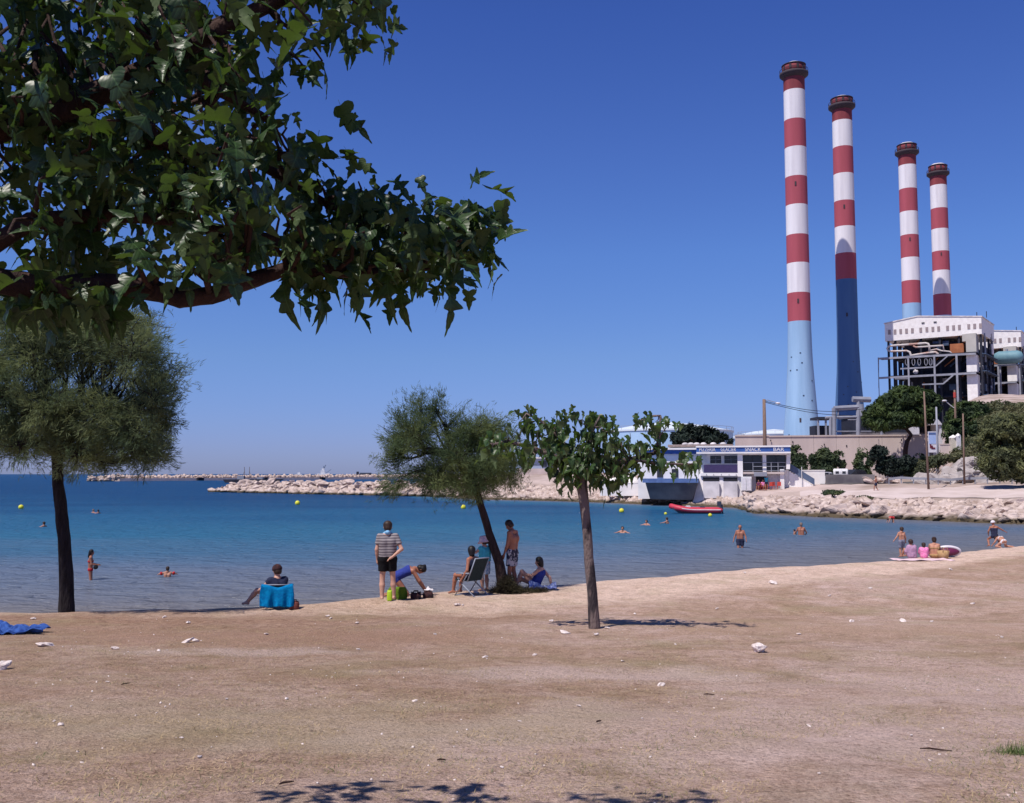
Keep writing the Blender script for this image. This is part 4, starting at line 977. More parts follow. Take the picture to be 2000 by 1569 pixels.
# outside stairs (own thing) : stepped white side, grey solid balustrade
loc2, rz2, m2 = fr(1565, 119)
st = empty('staircase', loc2, rz2, 'white outside staircase with grey sloping balustrade beside the restaurant', 'staircase')
x0, z0_ = m2(1541, 919); x1, z1_ = m2(1592, 951.5)
n = 12
for k in range(n):
    xa = x0 + (x1 - x0) * k / n; xb = x0 + (x1 - x0) * (k + 1) / n; zt_ = z0_ + (z1_ - z0_) * (k + .6) / n
    mb = MB(); mb.box2((xa, -.6, z1_ - .8), (xb - .003, .9, zt_)); mb.build('step', M['white_paint'], st)
for dy in (-.66, 1.0):
    mb = MB(); mb.prism([(x0 - .1, z0_ + 1.0), (x0 - .1, z0_ + .12), (x1 - .1, z1_ + .22), (x1 - .1, z1_ + 1.0)], dy - .04, dy + .0); mb.build('balustrade', M['stair_blue'], st)
for px in (1532, 1566):
    q = m2(px, 910); mb = MB(); mb.tube([(q[0], -.8, z1_ - .5), (q[0], -.8, m2(px, 912)[1])], .05, 6); mb.build('handrail_post', M['white_metal'], st)
q0 = m2(1524, 917); mb = MB(); mb.box2((q0[0], -.5, z1_ - .8), (x0 - .01, .9, z0_ + .05)); mb.build('landing', M['white_paint'], st)
loc3, rz3, m3 = fr(1590, 122)
mb = MB(); a_ = m3(1568, 920); b_ = m3(1611, 953); mb.box2((a_[0], 0, b_[1] - .6), (b_[0], 1.2, a_[1])); mb.box2((a_[0] - .05, -.05, a_[1] + .003), (b_[0] + .05, 1.25, a_[1] + .12))
o = mb.build('garden_wall', M['white_paint'], loc=loc3); o.rotation_euler.z = rz3; tag(o, 'plain white wall block right of the staircase', 'wall')
mb = MB(); a_ = m3(1612, 927); b_ = m3(1706, 944); mb.box2((a_[0], 0, b_[1] - .5), (b_[0], .4, a_[1]))
o = mb.build('parapet_wall', M['grey_conc'], loc=loc3); o.rotation_euler.z = rz3; tag(o, 'low dark grey wall in front of the parked vehicles', 'wall')
# guard rail along the road
gr = empty('guard_rail', GC(1740, 117.5), 0, 'long thin metal guard rail along the coast road', 'guard rail')
prev = None; g0 = gr.location.copy()
for k in range(13):
    u = 1735 + k * 24; q = GC(u, 117.5 - k * .35)
    mb = MB(); mb.box((q.x - g0.x, q.y - g0.y, q.z - g0.z + .35), (.09, .12, .8)); mb.build('post', M['steel_grey'], gr)
    if prev is not None:
        mb = MB(); mb.beam(prev - g0 + Vector((0, -.1, .68)), q - g0 + Vector((0, -.1, .68)), .06, .28); mb.build('rail', M['steel_grey'], gr)
    prev = q
# white low wall and upturned boats left of the restaurant
loc4, rz4, m4 = fr(1218, 131)
mb = MB(); a_ = m4(1172, 944.5); b_ = m4(1262, 960); mb.box2((a_[0], 0, b_[1] - .6), (b_[0], .5, a_[1])); mb.box2((a_[0] - .04, -.04, a_[1] + .003), (b_[0] + .04, .54, a_[1] + .09))
o = mb.build('quay_wall', M['white_paint'], loc=loc4); o.rotation_euler.z = rz4; tag(o, 'low white wall above the stones left of the restaurant terrace', 'wall')
for px, L2, hh, lab in ((1207, 2.6, 1.0, 'upturned white boat hull left of its pair behind the low white wall'), (1232, 2.3, 1.25, 'upturned white boat hull right of its pair behind the low white wall')):
    q = m4(px, 944); mb = MB(); n = 14; pts = []; rr_ = []
    for k in range(n + 1):
        t = k / n; pts.append((-L2 / 2 * 1.3 + L2 * 1.3 * t, 0, 0)); rr_.append(max(.02, hh * (math.sin(PI * min(1, t * .9 + .1)) ** .6)))
    mb.tube(pts, rr_, 16); o = mb.build('rowing_boat', M['white_paint'], smooth=True); o.location = loc4 + Matrix.Rotation(rz4, 3, 'Z') @ Vector((q[0], 1.9, q[1] - .25)); o.rotation_euler.z = rz4; tag(o, lab, 'boat')
# club house on the bank
loc5, rz5, m5 = fr(1072, 190)
ch = empty('clubhouse', loc5, rz5, 'low pale blue glass fronted building on the bank between the two middle trees', 'building')
def cb(nm, x0, y0, x1, y1, d0, d1, mt):
    a_ = m5(x0, y0); b_ = m5(x1, y1); mb = MB(); mb.box2((a_[0], d0, b_[1]), (b_[0], d1, a_[1])); return mb.build(nm, mt if not isinstance(mt, str) else M[mt], ch)
pb = mat('pale_blue_render', (.34, .40, .52), .8, (.28, .34, .46), .5)
cb('wall', 1038, 896, 1112, 915.5, 0, 8, pb); cb('roof', 1036, 893, 1114, 896, -.6, 8.5, 'sign_white')
for x in (1059, 1070, 1081, 1092, 1102): cb('window', x, 900, x + 9, 912, -.12, -.02, 'glass')
cb('embankment', 1010, 915.6, 1135, 930, -1.5, 9, 'path')
q = GC(1102, 165); sg = empty('notice_board', q, 0, 'small white notice board with a green mark on the stony bank', 'sign')
mb = MB(); mb.box((0, 0, 1.2), (1.4, .06, .95)); mb.build('board', M['sign_white'], sg)
mb = MB(); mb.box((0, -.05, 1.25), (.5, .02, .35)); mb.build('emblem', mat('sign_green', (.05, .3, .25), .6), sg)
for x in (-.55, .55): mb = MB(); mb.tube([(x, 0.05, -.2), (x, .05, 1.5)], .04, 6); mb.build('post', M['steel_grey'], sg)

# ---------------------------------------------------------------- poles, lamps, signs
def pole(px, ytop, D, base, m, r0, r1, label, name='utility_pole', cat='pole', arm=None, lampm=None, xt=None):
    b0 = GC(px, D) if base is None else base
    root = empty(name, b0, 0, label, cat); h = Z(ytop, D) - b0.z
    dx = 0 if xt is None else (xt - px) / F * D
    mb = MB(); mb.tube([(0, 0, -.3), (dx * .5, 0, h * .5), (dx, 0, h)], [r0, (r0 + r1) / 2, r1], 10); mb.build('post', M[m], root, smooth=True)
    return root, h, dx
rp, h, dx = pole(1495, 780, 140, Vector((P(1495, HOR, 140).x, 140, 3.0)), 'wood', .33, .22, 'brown wooden lamp pole rising behind the restaurant roof', name='street_lamp', cat='lamp post')
mb = MB(); mb.tube([(0, 0, h - .3), (.5, 0, h - .1), (1.2, -.1, h - .35), (1.9, -.2, h - .5)], .05, 6); mb.build('arm', M['steel_grey'], rp)
mb = MB(); mb.ball((1.95, -.2, h - .6), .38, 10, .4); mb.build('lamp_head', M['sign_white'], rp, smooth=True)
top = rp.location + Vector((0, 0, h))
for k, (px, py, D, sag) in enumerate(((1700, 797, 165, 1.0), (1665, 812, 160, .5))):
    q = P(px, py, D); s0 = top - Vector((-.2, 0, .3 + k * .15)); pts = []
    for i in range(17):
        t = i / 16; v = s0.lerp(q, t); v.z -= sag * math.sin(PI * t); pts.append(v - s0)
    mb = MB(); mb.tube(pts, .045, 5); o = mb.build('overhead_wire', M['steel_dark'], loc=s0); tag(o, ['upper wire running right from the wooden lamp pole', 'lower wire running right from the wooden lamp pole'][k], 'wire')
pole(1812, 765, 107, None, 'wood', .13, .08, 'tall thin brown pole in front of the umbrella pine', xt=1809)
pole(1882, 808, 114, None, 'wood', .13, .08, 'thin grey brown pole in front of the rock outcrop', xt=1884)
rp, h, dx = pole(1869, 762, 165, None, 'wood', .22, .15, 'street lamp with long arm at the hilltop below the boiler house', name='street_lamp', cat='lamp post')
mb = MB(); mb.tube([(0, 0, h - 3.2), (-.8, 0, h - 2.6), (-1.6, 0, h - 1.9)], .07, 6); mb.build('arm', M['sign_white'], rp)
mb = MB(); mb.ball((-1.8, 0, h - 1.85), .45, 10, .4); mb.build('lamp_head', M['sign_white'], rp, smooth=True)
mb = MB(); mb.tube([(0, 0, h - 1.3), (0, 0, h - .4)], .24, 8); mb.build('warning_band', M['plastic_red'], rp)
pole(1832, 795, 148, None, 'steel_grey', .16, .13, 'plain grey metal post right of the blue poster', name='metal_post')
q = GC(1822, 139); po = empty('advertising_panel', q, 0, 'tall blue and white poster panel at the right end of the concrete wall', 'sign')
zb_ = Z(884, 139) - q.z; zt_ = Z(843, 139) - q.z
mb = MB(); mb.box((0, 0, (zb_ + zt_) / 2), (1.15, .12, zt_ - zb_)); mb.build('board', M['sign_white'], po)
mb = MB(); mb.box((0, -.08, zb_ + (zt_ - zb_) * .62), (1.0, .03, (zt_ - zb_) * .42)); mb.build('poster', M['poster_blue'], po)
mb = MB(); mb.box((-.1, -.1, zb_ + (zt_ - zb_) * .25), (.25, .03, .45)); mb.box((.15, -.1, zb_ + (zt_ - zb_) * .2), (.4, .03, .22)); mb.box((-.3, -.1, zb_ + (zt_ - zb_) * .3), (.2, .03, .5)); mb.build('printed_mark', mat('maroon_print', (.16, .02, .04), .7), po)
mb = MB(); mb.box((0, -.1, zb_ + (zt_ - zb_) * .9), (1.0, .03, .3)); mb.build('printed_mark', M['blue_paint'], po)
for x in (-.5, .5): mb = MB(); mb.tube([(x, .1, -.2), (x, .1, zt_)], .06, 6); mb.build('post', M['steel_grey'], po)
for px, yt, lab in ((1867, 853, 'broad cream gate pillar above the rock outcrop'), (1873, 850, 'slim white gate pillar with pointed cap above the rock outcrop')):
    q = GC(px, 146); gp = empty('gate_pillar', q, 0, lab, 'pillar'); h = Z(yt, 146) - q.z; wd = .9 if px == 1867 else .55
    q.y += .6 if px == 1867 else 0; gp.location = q
    mb = MB(); mb.box((0, 0, h / 2 - .4), (wd, wd, h + .4)); mb.build('shaft', M['sign_white'] if px != 1867 else mat('cream_render', (.62, .56, .46), .8), gp)
    mb = MB(); mb.lathe([(wd * .75, h - .2), (wd * .72, h - .05), (0.001, h + .3)], 4); mb.build('cap', M['white_paint'], gp)
loc6, rz6, m6 = fr(1850, 147)
mb = MB(); a_ = m6(1838, 869); b_ = m6(1864, 905); mb.box2((a_[0], 0, b_[1] - 1), (b_[0], .5, a_[1])); mb.box2((a_[0] - .1, -.08, a_[1] + .003), (b_[0] + .1, .58, a_[1] + .15))
o = mb.build('gate_wall', M['conc'], loc=loc6); o.rotation_euler.z = rz6; tag(o, 'short grey wall left of the gate pillars', 'wall')

# ---------------------------------------------------------------- vehicles
def vehicle(px, D, label, body_m, prof, L2, W2, rz, wins, name='car', cat='car'):
    q = GC(px, D); root = empty(name, q, rz, label, cat)
    mb = MB(); mb.prism(prof, -W2 / 2, W2 / 2); mb.build('body', M[body_m], root, bevel=.07)
    for (x0, x1, z0_, z1_) in wins:
        for s in (-1, 1):
            mb = MB(); mb.box(((x0 + x1) / 2, s * (W2 / 2 + .005), (z0_ + z1_) / 2), (x1 - x0, .03, z1_ - z0_)); mb.build('side_window', M['glass'], root)
    for x in (-L2 * .31, L2 * .31):
        for s in (-1, 1):
            mb = MB(); mb.tube([(x, s * (W2 / 2 - .2), .32), (x, s * (W2 / 2 + .02), .32)], .32, 18); wh = mb.build('wheel', M['tyre'], root)
            mb = MB(); mb.tube([(x, s * (W2 / 2 + .0), .32), (x, s * (W2 / 2 + .035), .32)], .19, 14); mb.build('rim', M['steel_grey'], wh)
    return root
van_p = [(-2.1, .35), (2.0, .35), (2.1, .8), (1.95, 1.05), (1.2, 1.25), (.75, 1.9), (-1.95, 1.95), (-2.1, 1.6)]
v = vehicle(1642, 128.5, 'white van parked behind the low grey wall', 'car_white', van_p, 4.2, 1.8, math.radians(70), [(.2, 1.0, 1.2, 1.65)], 'parked_van', 'van')
mb = MB(); mb.box((-2.1, -.42, 1.45), (.05, .42, .3)); mb.box((-2.1, .42, 1.45), (.05, .42, .3)); mb.build('rear_window', M['glass'], v)
for s in (-1, 1): mb = MB(); mb.box((-2.12, s * .8, .95), (.05, .14, .4)); mb.build('tail_lamp', M['plastic_red'], v)
car_p = [(-2.1, .3), (2.1, .3), (2.15, .65), (1.9, .85), (.95, .95), (.35, 1.45), (-1.0, 1.5), (-1.75, 1.0), (-2.1, .9)]
vehicle(1612, 127.5, 'white car partly behind the white wall block, left of the van', 'car_white', car_p, 4.2, 1.7, math.radians(15), [(-.9, -.1, 1.0, 1.38), (0, .6, 1.0, 1.3)], 'parked_car')
vehicle(1674, 129.5, 'dark car parked right of the white van', 'car_dark', [(a_, b_ * 1.12) for a_, b_ in car_p], 4.2, 1.75, math.radians(25), [(-.9, -.1, 1.1, 1.55), (0, .6, 1.1, 1.45)], 'parked_car')
vehicle(1580, 128.5, 'pale grey car whose roof shows over the white wall block', 'steel_grey', [(a_, b_ * 1.08) for a_, b_ in car_p], 4.2, 1.75, math.radians(8), [(-.9, -.1, 1.05, 1.48), (0, .6, 1.05, 1.4)], 'parked_car')

# ---------------------------------------------------------------- buoys and the inflatable boat
def buoy(px, py, wpx, label, m='yellow', group='yellow marker buoys'):
    p = G(px, py + wpx * .4, 0); r = wpx / F * p.y / 2
    root = empty('buoy', (p.x, p.y, 0), 0, label, 'buoy', group)
    mb = MB(); mb.ball((0, 0, r * .6), r, 16); mb.build('float', M[m], root, smooth=True)
    mb = MB(); mb.tube([(0, 0, r * 1.5), (0, 0, r * 1.78)], r * .2, 8); mb.build('lifting_eye', M['steel_grey'], root)
buoy(41, 990, 10, 'yellow buoy farthest left, near the left edge of the photo')
buoy(581, 982, 10, 'yellow buoy in the middle of the bay below the jetty')
buoy(905, 990, 10, 'yellow buoy between the leaning tamarisk trunk and its left foliage')
buoy(1214, 997, 10, 'yellow buoy right of the broad leaved sapling trunk')
buoy(1300, 1003, 6, 'small yellow buoy at the bow of the inflatable boat')
buoy(1387, 1006, 8, 'small yellow buoy beside the stern of the inflatable boat')
bp_ = G(1358, 1003, 0); D = bp_.y
ib = empty('inflatable_boat', (bp_.x, D, 0), -math.atan2(bp_.x, D) + .06, 'long red inflatable boat with grey outboard moored off the restaurant', 'inflatable boat')
L2 = 5.4
for s in (-1, 1):
    pts = []; rr_ = []
    for k in range(25):
        t = k / 24; x = 2.6 - 5.0 * t; w_ = .72 * (1 - max(0, (t - .72) / .28) ** 2.2); z = .34 + max(0, (t - .5)) ** 2 * 1.5
        pts.append((x, s * w_, z)); rr_.append(.26 if t > .06 else .14 + t * 2)
    mb = MB(); mb.tube(pts, rr_, 16); tb = mb.build('buoyancy_tube', M['rubber_red'], ib, smooth=True)
    mb = MB(); mb.tube([(p[0], p[1] + s * .235, p[2] + .04) for p in pts[1:20]], .045, 6); mb.build('rubbing_strake', M['vinyl_white'] if False else M['sign_white'], tb)
mb = MB(); mb.prism([(2.5, -.1), (-1.4, -.1), (-2.3, .45), (-2.2, .6), (2.5, .2)], -.6, .6); mb.build('hull', M['outboard'], ib)
mb = MB(); mb.box((2.45, 0, .45), (.1, 1.2, .5)); mb.build('transom', M['outboard'], ib)
mb = MB(); mb.box((.7, 0, .5), (.5, .8, .4)); mb.build('seat', M['outboard'], ib, bevel=.05)
mb = MB(); mb.box((2.35, 0, .95), (.42, .34, .5)); mb.tube([(2.62, 0, .9), (2.68, 0, -.3)], .08, 8); mb.build('outboard_motor', M['outboard'], ib, bevel=.06)
mb = MB(); mb.box((-.7, 0, .62), (.5, .5, .28)); mb.build('fuel_tank', M['sign_white'], ib, bevel=.06)
# flat concrete ledge in the water at the foot of the right rocks
q0 = G(1495, 1004, 0); q1 = G(1600, 1007, 0)
mb = MB(); d = q1 - q0; mid = (q0 + q1) / 2
mb.box((0, .6, .1), (d.length, 1.6, .5)); mb.box((.4, .2, -.12), (d.length + .9, 2.6, .35)); o = mb.build('stone_ledge', M['grey_conc'], loc=(mid.x, mid.y, 0), bevel=.08); o.rotation_euler.z = math.atan2(d.y, d.x); tag(o, 'flat grey stone ledge at the water below the right boulders', 'ledge')
from mathutils import noise as mnoise
# ---------------------------------------------------------------- foliage tools (numpy)
def unit(a): return a / np.maximum(np.linalg.norm(a, axis=-1, keepdims=True), 1e-9)
def blob_pts(blobs, n_per_vol, shell=0.45, thresh=None, ns=1.0, seed=0):
    """blobs: (center, (rx,ry,rz)); returns points, outward dirs"""
    Ps = []; Ds = []
    for c, r in blobs:
        n = max(8, int(n_per_vol * (r[0] * r[1] * r[2]) ** (2 / 3)))
        d = unit(rng.normal(0, 1, (n, 3))); rad = (shell + (1 - shell) * rng.random(n)) ** .8 * (1 + rng.normal(0, .06, n))
        p = np.array(c) + d * rad[:, None] * np.array(r); Ps.append(p); Ds.append(d)
    p = np.concatenate(Ps); d = np.concatenate(Ds)
    if thresh is not None:
        keep = np.array([mnoise.noise(Vector(q * ns) + Vector((seed, 0, 0))) > thresh for q in p]); p = p[keep]; d = d[keep]
    return p, d
def needles(name, p, d, m, parent, off, nb=9, L=(.1, .26), wd=.010, spread=.55, droop=-.15, up=.25):
    """feathery sprays: nb thin blades fanned from every point"""
    n = len(p); base = np.repeat(p, nb, 0); dd = np.repeat(unit(d + np.array([0, 0, up])), nb, 0)
    dd = unit(dd + rng.normal(0, spread, dd.shape) + np.array([0, 0, droop]))
    ln = rng.uniform(L[0], L[1], n * nb)[:, None]
    side = unit(np.cross(dd, rng.normal(0, 1, dd.shape))) * wd
    b0 = base + rng.normal(0, .03, base.shape)
    tip = b0 + dd * ln; mid = b0 + dd * ln * .5
    V = np.stack([b0 - side * .3, mid - side, tip, mid + side], 1).reshape(-1, 3) - np.array(off)
    Fc = np.arange(len(V)).reshape(-1, 4)
    return np_mesh(name, V, Fc, 4, m, parent)
def leaf_quads(name, p, d, m, parent, off, size=(.15, .3), asp=.5, up=.2, jit=.7, flat=0.0):
    n = len(p); nrm = unit(d + rng.normal(0, jit, d.shape) + np.array([0, 0, up]))
    a = unit(np.cross(nrm, rng.normal(0, 1, nrm.shape))); b = np.cross(nrm, a)
    s = rng.uniform(size[0], size[1], n)[:, None]
    fold = nrm * s * .12
    V = np.stack([p - a * s, p - b * s * asp + fold, p + a * s, p + b * s * asp + fold], 1).reshape(-1, 3) - np.array(off)
    return np_mesh(name, V, np.arange(len(V)).reshape(-1, 4), 4, m, parent)
# broad leaf templates
def leaf_template(lobed, fold, curl, twist):
    if lobed == 2: half = [(0, 0), (.14, -.06), (.27, -.03), (.42, .02), (.36, .13), (.24, .20), (.10, .25), (.16, .33), (.30, .44), (.46, .62), (.34, .60), (.20, .53), (.09, .50), (.12, .62), (.17, .74), (.12, .86), (.05, .97), (0, 1.10)]
    elif lobed == 1: half = [(0, 0), (.18, -.06), (.33, 0), (.40, .12), (.36, .24), (.26, .32), (.18, .35), (.28, .44), (.38, .60), (.26, .60), (.15, .57), (.16, .70), (.09, .88), (0, 1.06)]
    else: half = [(0, 0), (.17, -.07), (.32, -.02), (.41, .12), (.42, .28), (.37, .44), (.29, .60), (.19, .76), (.09, .90), (0, 1.04)]
    pts = []
    for i in range(len(half) - 1):
        a = half[i]; b = half[i + 1]; pts.append(a)
        mx, my = (a[0] + b[0]) / 2, (a[1] + b[1]) / 2; dx, dy = b[0] - a[0], b[1] - a[1]; L2 = math.hypot(dx, dy)
        if i > 0 and L2 > .05: pts.append((a[0] + dx * .62 + dy / L2 * .022, a[1] + dy * .62 - dx / L2 * .022))
    pts.append(half[-1])
    n = len(pts); V = []; UV = []
    mv = np.maximum.accumulate(np.clip(np.array([q[1] for q in pts]), 0, 1.04)); mv = np.linspace(0, 1, n) * .5 * 1.04 + mv * .5
    def z(u, v): return abs(u) * fold - curl * v * v + .035 * math.sin(v * 22 - abs(u) * 14) * abs(u) * 2 + twist * u * v
    for i in range(n): V.append((0, mv[i], z(0, mv[i]))); UV.append((0, mv[i]))
    for s in (1, -1):
        for i in range(n): V.append((s * pts[i][0] * .5, (pts[i][1] + mv[i]) / 2, z(s * pts[i][0] * .5, mv[i]) + .03 * abs(pts[i][0]))); UV.append((s * pts[i][0] * .5, (pts[i][1] + mv[i]) / 2))
        for i in range(n): V.append((s * pts[i][0], pts[i][1], z(s * pts[i][0], pts[i][1]))); UV.append((s * pts[i][0], pts[i][1]))
    Fq = []
    for si, s in enumerate((1, -1)):
        o1 = n + si * 2 * n; o2 = o1 + n
        for i in range(n - 1):
            q1 = (i, o1 + i, o1 + i + 1, i + 1); q2 = (o1 + i, o2 + i, o2 + i + 1, o1 + i + 1)
            Fq += [q1, q2] if s == 1 else [q1[::-1], q2[::-1]]
    b = len(V)
    V += [(-.006, .02, 0.0), (.006, .02, 0.0), (.007, -.2, .08), (-.007, -.2, .08)]; UV += [(0.005, .1)] * 4; Fq.append((b, b + 1, b + 2, b + 3))
    return np.array(V, float), np.array(Fq), np.array(UV, float)
TPL = {}
for lob in (0, 1, 2):
    TPL[lob] = [leaf_template(lob, f, c, t) for f, c, t in ((.35, .35, .15), (.15, .65, -.2), (.65, .2, .25), (-.15, .45, .15), (.35, .8, -.15))]
def broad_leaves(name, p, tipdir, normal, size, m, parent, off, lobes=(1, 2)):
    Vs = []; Fs = []; UVs = []; cnt = 0
    tp = unit(tipdir); nn = unit(normal - tp * np.sum(normal * tp, -1, keepdims=True)); sd = np.cross(tp, nn)
    groups = {}
    for lo in lobes:
        for k in range(5): groups[(lo, k)] = []
    keys = list(groups)
    for i in range(len(p)): groups[keys[random.randrange(len(keys))]].append(i)
    for (lo, k), idx in groups.items():
        if not idx: continue
        tv, tf, tu = TPL[lo][k]; idx = np.array(idx); s = size[idx][:, None, None]
        wj = rng.uniform(.8, 1.15, len(idx))[:, None, None]
        V = p[idx][:, None, :] + s * (wj * tv[None, :, 0:1] * sd[idx][:, None, :] + tv[None, :, 1:2] * tp[idx][:, None, :] + tv[None, :, 2:3] * nn[idx][:, None, :])
        Fc = tf[None] + (np.arange(len(idx)) * len(tv))[:, None, None] + cnt
        cnt += len(idx) * len(tv); Vs.append(V.reshape(-1, 3)); Fs.append(Fc.reshape(-1, 4)); UVs.append(np.tile(tu, (len(idx), 1)))
    return np_mesh(name, np.concatenate(Vs) - np.array(off), np.concatenate(Fs), 4, m, parent, smooth=True, uv=np.concatenate(UVs))
def wob(a, b, n=6, amp=.05):
    a = Vector(a); b = Vector(b); L2 = (b - a).length; out_ = []
    ph = random.uniform(0, 6)
    for i in range(n + 1):
        t = i / n; v = a.lerp(b, t); k = math.sin(PI * t) * amp * L2
        v = v + Vector((math.sin(t * 7 + ph), math.cos(t * 5 + ph), math.sin(t * 6 + ph * 2))) * k; out_.append(v)
    return out_
def trunk_tube(mb, pts, rad, n=14, rough=.06, sub=3):
    """knobbly trunk"""
    P2 = []; R2 = []
    for i in range(len(pts) - 1):
        for k in range(sub):
            t = k / sub; P2.append(Vector(pts[i]).lerp(Vector(pts[i + 1]), t)); R2.append(rad[i] + (rad[i + 1] - rad[i]) * t)
    P2.append(Vector(pts[-1])); R2.append(rad[-1])
    b0 = len(mb.v); mb.tube(P2, R2, n)
    for i in range(b0, len(mb.v)):
        j = (i - b0) // n; k = (i - b0) % n
        if j >= len(P2): break
        c = P2[j]; v = Vector(mb.v[i]); f = 1 + rough * (math.sin(j * 1.7 + k * 1.9) + math.sin(j * .9 - k * 2.7 + 1)); mb.v[i] = tuple(c + (v - c) * f)

# ---------------------------------------------------------------- tamarisks on the beach
def tamarisk(label, base_px, trunk_px, rpx, blobs_px, D, limbs, density, m, seed, depth=1.4):
    base = GB(*base_px); base.y = D; base.x = P(base_px[0], base_px[1], D).x; base.z = HB(base.x, D)
    root = empty('tamarisk_tree', base, 0, label, 'tree')
    k = D / F
    tp = [P(x, y, D) for x, y in trunk_px]; tp[0] = base - Vector((0, 0, .25))
    mb = MB(); trunk_tube(mb, tp, [r * k for r in rpx], 16, .05)
    mb.build('trunk', M['bark_dark'] if seed == 1 else M['bark_brown'], root, smooth=True, off=base)
    blobs = []
    r2 = random.Random(seed)
    for (x, y, rx, ry) in blobs_px:
        for dd in ((-depth, 0, depth) if rx > 40 else (r2.uniform(-.6, .6),)):
            Dq = D + dd * r2.uniform(.6, 1.0); kk = Dq / F; f = 1.0 if abs(dd) < .2 else .82
            c = P(x + r2.uniform(-8, 8), y + r2.uniform(-8, 8), Dq)
            blobs.append((tuple(c), (rx * kk * f, min(rx * kk, 1.1) * .8, ry * kk * f)))
    mb = MB(); top = tp[-1]
    for (c, r) in blobs:
        c = Vector(c); st = tp[-1] if r2.random() < .7 else tp[-2]
        pts = wob(st, c, 7, .07); n = len(pts); r0 = r2.uniform(1.6, 3.2) * k * 1.6
        mb.tube(pts, [r0 * (1 - .82 * i / (n - 1)) for i in range(n)], 7)
        for q in range(7):
            e = c + Vector((r2.gauss(0, .5) * r[0], r2.gauss(0, .5) * r[1], r2.gauss(.15, .5) * r[2]))
            s0 = pts[r2.randint(3, n - 1)]; w_ = wob(s0, e, 4, .08); mb.tube(w_, [.018, .014, .010, .007, .004], 5, caps=False)
    mb.build('branches', M['bark_dark'], root, smooth=True, off=base)
    mb2 = MB(); SP = []; SDn = []
    rc = np.random.default_rng(seed + 40)
    for (c, r) in blobs:
        nsub = max(3, int(15 * (r[0] * r[1] * r[2]) ** (1 / 3) / .55))
        for q in range(nsub):
            dv = unit(rc.normal(0, 1, 3)); cc = np.array(c) + dv * np.array(r) * (rc.random() ** .45) * 1.02
            sg = rc.uniform(.07, .15); ax = unit(dv + np.array([0, 0, .35]) + rc.normal(0, .3, 3)); nn_ = int(27 * (sg / .1) ** 1.5)
            tt = rc.normal(0, 1, nn_)[:, None]
            pts_ = cc + rc.normal(0, sg, (nn_, 3)) + ax * tt * sg * 1.1
            SP.append(pts_); SDn.append(np.tile(unit(ax * 1.2 + dv), (nn_, 1)))
            s0 = Vector(c).lerp(Vector(tuple(cc)), .12); mb2.tube(wob(s0, tuple(cc + ax * sg), 3, .1), [.010, .008, .005, .003], 4, caps=False)
    mb2.build('twigs', M['bark_dark'], root, off=base)
    p = np.concatenate(SP); d = np.concatenate(SDn)
    lo = (p[:, 2] < (np.array([b[0][2] for b in blobs]).mean()))
    needles('foliage', p, d, m, root, base, nb=7, L=(.06, .20), wd=.0062, spread=.45)
    # stray wisps round the edge
    p2, d2 = blob_pts([(c, tuple(x * 1.06 for x in r)) for c, r in blobs], density * .03, .9, thresh=0.0, ns=1.2, seed=seed + 3)
    needles('outer_twigs', p2, d2, m, root, base, nb=6, L=(.15, .32), wd=.005, spread=.28)
    return root
tamarisk('big dark trunked tamarisk tree at the left edge of the beach', (132, 1190), [(132, 1190), (129, 1120), (125, 1050), (120, 1000), (113, 945), (112, 890), (118, 850)], [15, 12.5, 11.8, 11.2, 10.5, 10, 8],
         [(60, 690, 90, 70), (170, 665, 95, 70), (265, 690, 70, 65), (300, 785, 55, 60), (90, 795, 100, 70), (200, 800, 90, 65), (265, 850, 65, 42), (40, 870, 75, 45), (150, 880, 75, 42), (0, 770, 80, 85), (225, 630, 60, 32), (110, 620, 75, 38), (322, 745, 30, 55), (285, 888, 42, 24), (215, 905, 40, 25), (-70, 800, 85, 90), (-50, 690, 75, 70), (30, 615, 60, 30), (330, 820, 25, 35)],
         20.7, None, 2300, M['tamarisk'], 1)
tamarisk('smaller tamarisk with a slanting trunk beside the boy and seated women', (988, 1153), [(988, 1153), (975, 1100), (955, 1040), (940, 990), (928, 950), (905, 915), (890, 895)], [13.5, 9.5, 7.5, 6.8, 7, 6.5, 5],
         [(800, 855, 52, 50), (828, 806, 32, 26), (842, 788, 20, 13), (762, 895, 26, 42), (785, 940, 30, 32), (872, 835, 34, 26), (925, 850, 48, 28), (895, 893, 58, 42), (950, 905, 55, 38), (998, 922, 40, 24), (850, 932, 48, 32), (925, 945, 48, 28), (985, 880, 35, 30), (950, 838, 38, 16), (775, 870, 30, 40)],
         24.3, None, 2600, M['tamarisk_b'], 2, depth=.9)

